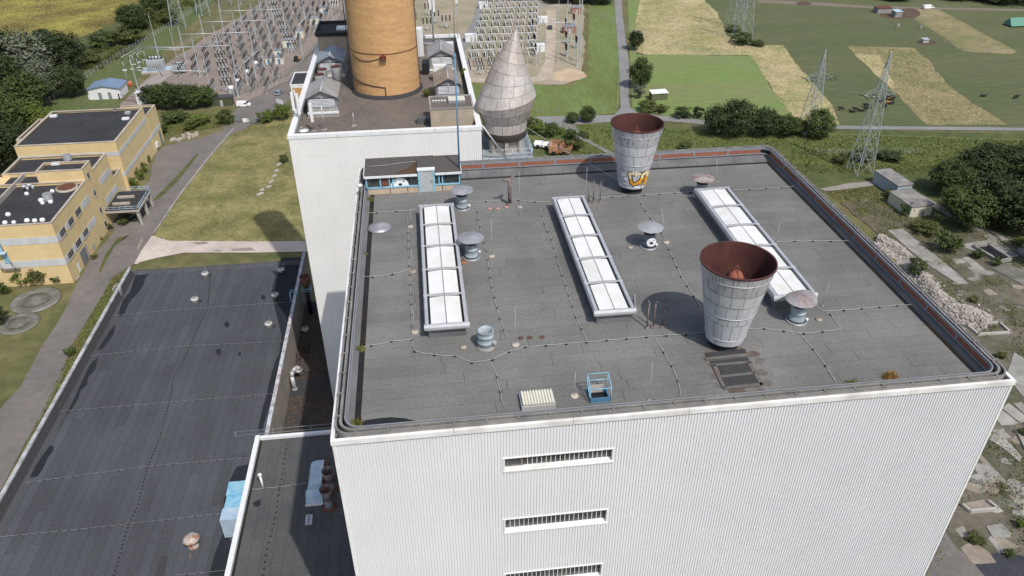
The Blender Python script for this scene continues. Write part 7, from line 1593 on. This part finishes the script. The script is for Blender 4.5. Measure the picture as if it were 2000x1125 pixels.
# ------------------------------------------------------------------ cows
def cow_mesh(lying):
    z = .55 if lying else .95
    jt = [((0,0,z),.38),((.6,0,z+.03),.36),((-.6,0,z+.02),.36),((1.0,0,z+.2),.2),((1.3,0,z+.28),.15),((1.6,0,z+.08),.09),((-.92,0,z-.02),.06),((-1.0,0,z-.5),.03)]
    ed = [(0,1),(0,2),(1,3),(3,4),(4,5),(2,6),(6,7)]
    for sx, y in ((1,.22),(1,-.22),(2,.22),(2,-.22)):
        x = .6 if sx == 1 else -.62; k = len(jt)
        if lying: jt += [((x+.1,y*1.7,.25),.10),((x+.5,y*1.8,.10),.06)]
        else: jt += [((x,y,.52),.11),((x+.03,y,.06),.06)]
        ed += [(sx,k),(k,k+1)]
    k = len(jt); jt += [((1.3,.2,z+.38),.03),((1.3,-.2,z+.38),.03)]; ed += [(4,k),(4,k+1)]
    me = bpy.data.meshes.new('cow'); me.from_pydata([j[0] for j in jt], ed, []); return me, [j[1] for j in jt]
COWK = M('black_hide',(.012,.011,.011),.6,.2,3); COWB = M('tan_hide',(.32,.15,.055),.7,.2,3)
cows = {}
for ly in (0, 1):
    me, rr = cow_mesh(ly); o = bpy.data.objects.new('cow', me); COL.objects.link(o)
    md = o.modifiers.new('skin','SKIN'); sv = me.skin_vertices[0].data if me.skin_vertices else None
    if sv is None:
        bpy.context.view_layer.objects.active = o
        sv = me.skin_vertices[0].data if me.skin_vertices else None
    if sv:
        for i, r_ in enumerate(rr): sv[i].radius = (r_,r_)
        sv[0].use_root = True
    sb = o.modifiers.new('sub','SUBSURF'); sb.levels = 1; sb.render_levels = 1
    bpy.context.view_layer.update()
    ev = o.evaluated_get(bpy.context.evaluated_depsgraph_get()); nm = bpy.data.meshes.new_from_object(ev); bpy.data.objects.remove(o)
    for p in nm.polygons: p.use_smooth = True
    cows[ly] = []
    for mt in (COWK, COWB): c = nm.copy(); c.materials.clear(); c.materials.append(mt); cows[ly].append(c)
CW = [(1643,216,0,0),(1665,220,1,0),(1671,217,0,0),(1683,218,1,0),(1691,216,0,0),(1691,209,0,0),(1724,196,1,0),(1734,193,0,0),(1741,197,0,0),(1732,202,1,1),(1740,204,1,0),(1728,211,0,0),(1737,195,1,1),(1718,199,1,0),(1919,189,1,0),(1983,193,0,0)]
for u, v, ly, tan in CW:
    o = bpy.data.objects.new('cow', cows[ly][tan]); COL.objects.link(o); p = G(u,v,0); o.location = (p.x,p.y,.02); o.rotation_euler = (0,0,random.choice((0,PI))+random.uniform(-.5,.5)); o.scale = (1.0,)*3
    tag(o, ('tan cow lying in the group by the pylon' if tan else ('black cow standing alone on the far dark pasture' if u > 1900 else ('black cow lying on the pasture by the pylon' if ly else 'black cow standing on the pasture by the pylon'))), 'cow', 'cows on the pasture')

# ------------------------------------------------------------------ thin clouds drifting past the sun (the photograph shows their soft shadows on the land at both sides)
def cloud(poly, label, alt=850., seed=1, cell=9.):
    rg = random.Random(seed); k = alt/SUN.z; ox, oy = SUN.x*k, SUN.y*k
    xs = [p[0] for p in poly]; ys = [p[1] for p in poly]
    def sd_(x, y):
        d = 1e9; ins = False; j = len(poly)-1
        for i in range(len(poly)):
            (ax,ay),(bx,by) = poly[i], poly[j]
            t = max(0, min(1, ((x-ax)*(bx-ax)+(y-ay)*(by-ay))/((bx-ax)**2+(by-ay)**2))); d = min(d, math.hypot(x-ax-t*(bx-ax), y-ay-t*(by-ay)))
            if (ay > y) != (by > y) and x < (bx-ax)*(y-ay)/(by-ay)+ax: ins = not ins
            j = i
        return d if ins else -d
    nx, ny = int((max(xs)-min(xs))/cell)+1, int((max(ys)-min(ys))/cell)+1
    ph = [(rg.uniform(.02,.07), rg.uniform(.02,.07), rg.uniform(0,6)) for _ in range(6)]
    V = []; dn = []
    for s in (1, -1):
        for j in range(ny+1):
            for i in range(nx+1):
                x, y = min(xs)+cell*i, min(ys)+cell*j; wv = sum(math.sin(a*x+b*y+c) for a, b, c in ph)/6
                q = max(0., min(1., (sd_(x,y)+6*wv)/26)); q = q*q*(3-2*q)
                V.append((x+ox, y+oy, alt+s*(.2+22*q*(1+.4*wv)))); dn.append(q)
    w_ = nx+1; n1 = (nx+1)*(ny+1); F = []
    for j in range(ny):
        for i in range(nx):
            a = j*w_+i
            if max(dn[a], dn[a+1], dn[a+w_], dn[a+w_+1]) > 0: F += [(a,a+1,a+w_+1,a+w_), (n1+a,n1+a+w_,n1+a+w_+1,n1+a+1)]
    me = bpy.data.meshes.new('cloud'); me.from_pydata(V, [], F); at = me.attributes.new('density','FLOAT','POINT'); at.data.foreach_set('value', dn)
    for p in me.polygons: p.use_smooth = True
    me.materials.append(CLM); o = bpy.data.objects.new('cloud', me); COL.objects.link(o); o['kind'] = 'structure'; o['label'] = label
CLM = bpy.data.materials.new('thin_cloud'); CLM.use_nodes = True; t = CLM.node_tree; N = t.nodes; L = t.links
for n_ in list(N):
    if n_.type != 'OUTPUT_MATERIAL': N.remove(n_)
at = N.new('ShaderNodeAttribute'); at.attribute_name = 'density'; ml = N.new('ShaderNodeMath'); ml.operation = 'MULTIPLY'; ml.inputs[1].default_value = .52; L.new(at.outputs['Fac'], ml.inputs[0])
tr_ = N.new('ShaderNodeBsdfTransparent'); df = N.new('ShaderNodeBsdfTranslucent'); df.inputs[0].default_value = (.9,.92,.95,1); mx = N.new('ShaderNodeMixShader'); L.new(ml.outputs[0], mx.inputs[0]); L.new(tr_.outputs[0], mx.inputs[1]); L.new(df.outputs[0], mx.inputs[2]); L.new(mx.outputs[0], N['Material Output'].inputs[0])
cloud([(-240,40),(-60,30),(-38,90),(-50,150),(-52,205),(-85,255),(-150,330),(-240,300)], 'thin white cloud above the wood and yellow building', seed=3)
cloud([(43,-80),(46,60),(66,125),(88,160),(112,188),(150,215),(178,262),(190,330),(230,470),(520,470),(520,-20),(300,-90)], 'thin white cloud above the demolition site and pastures', seed=5)
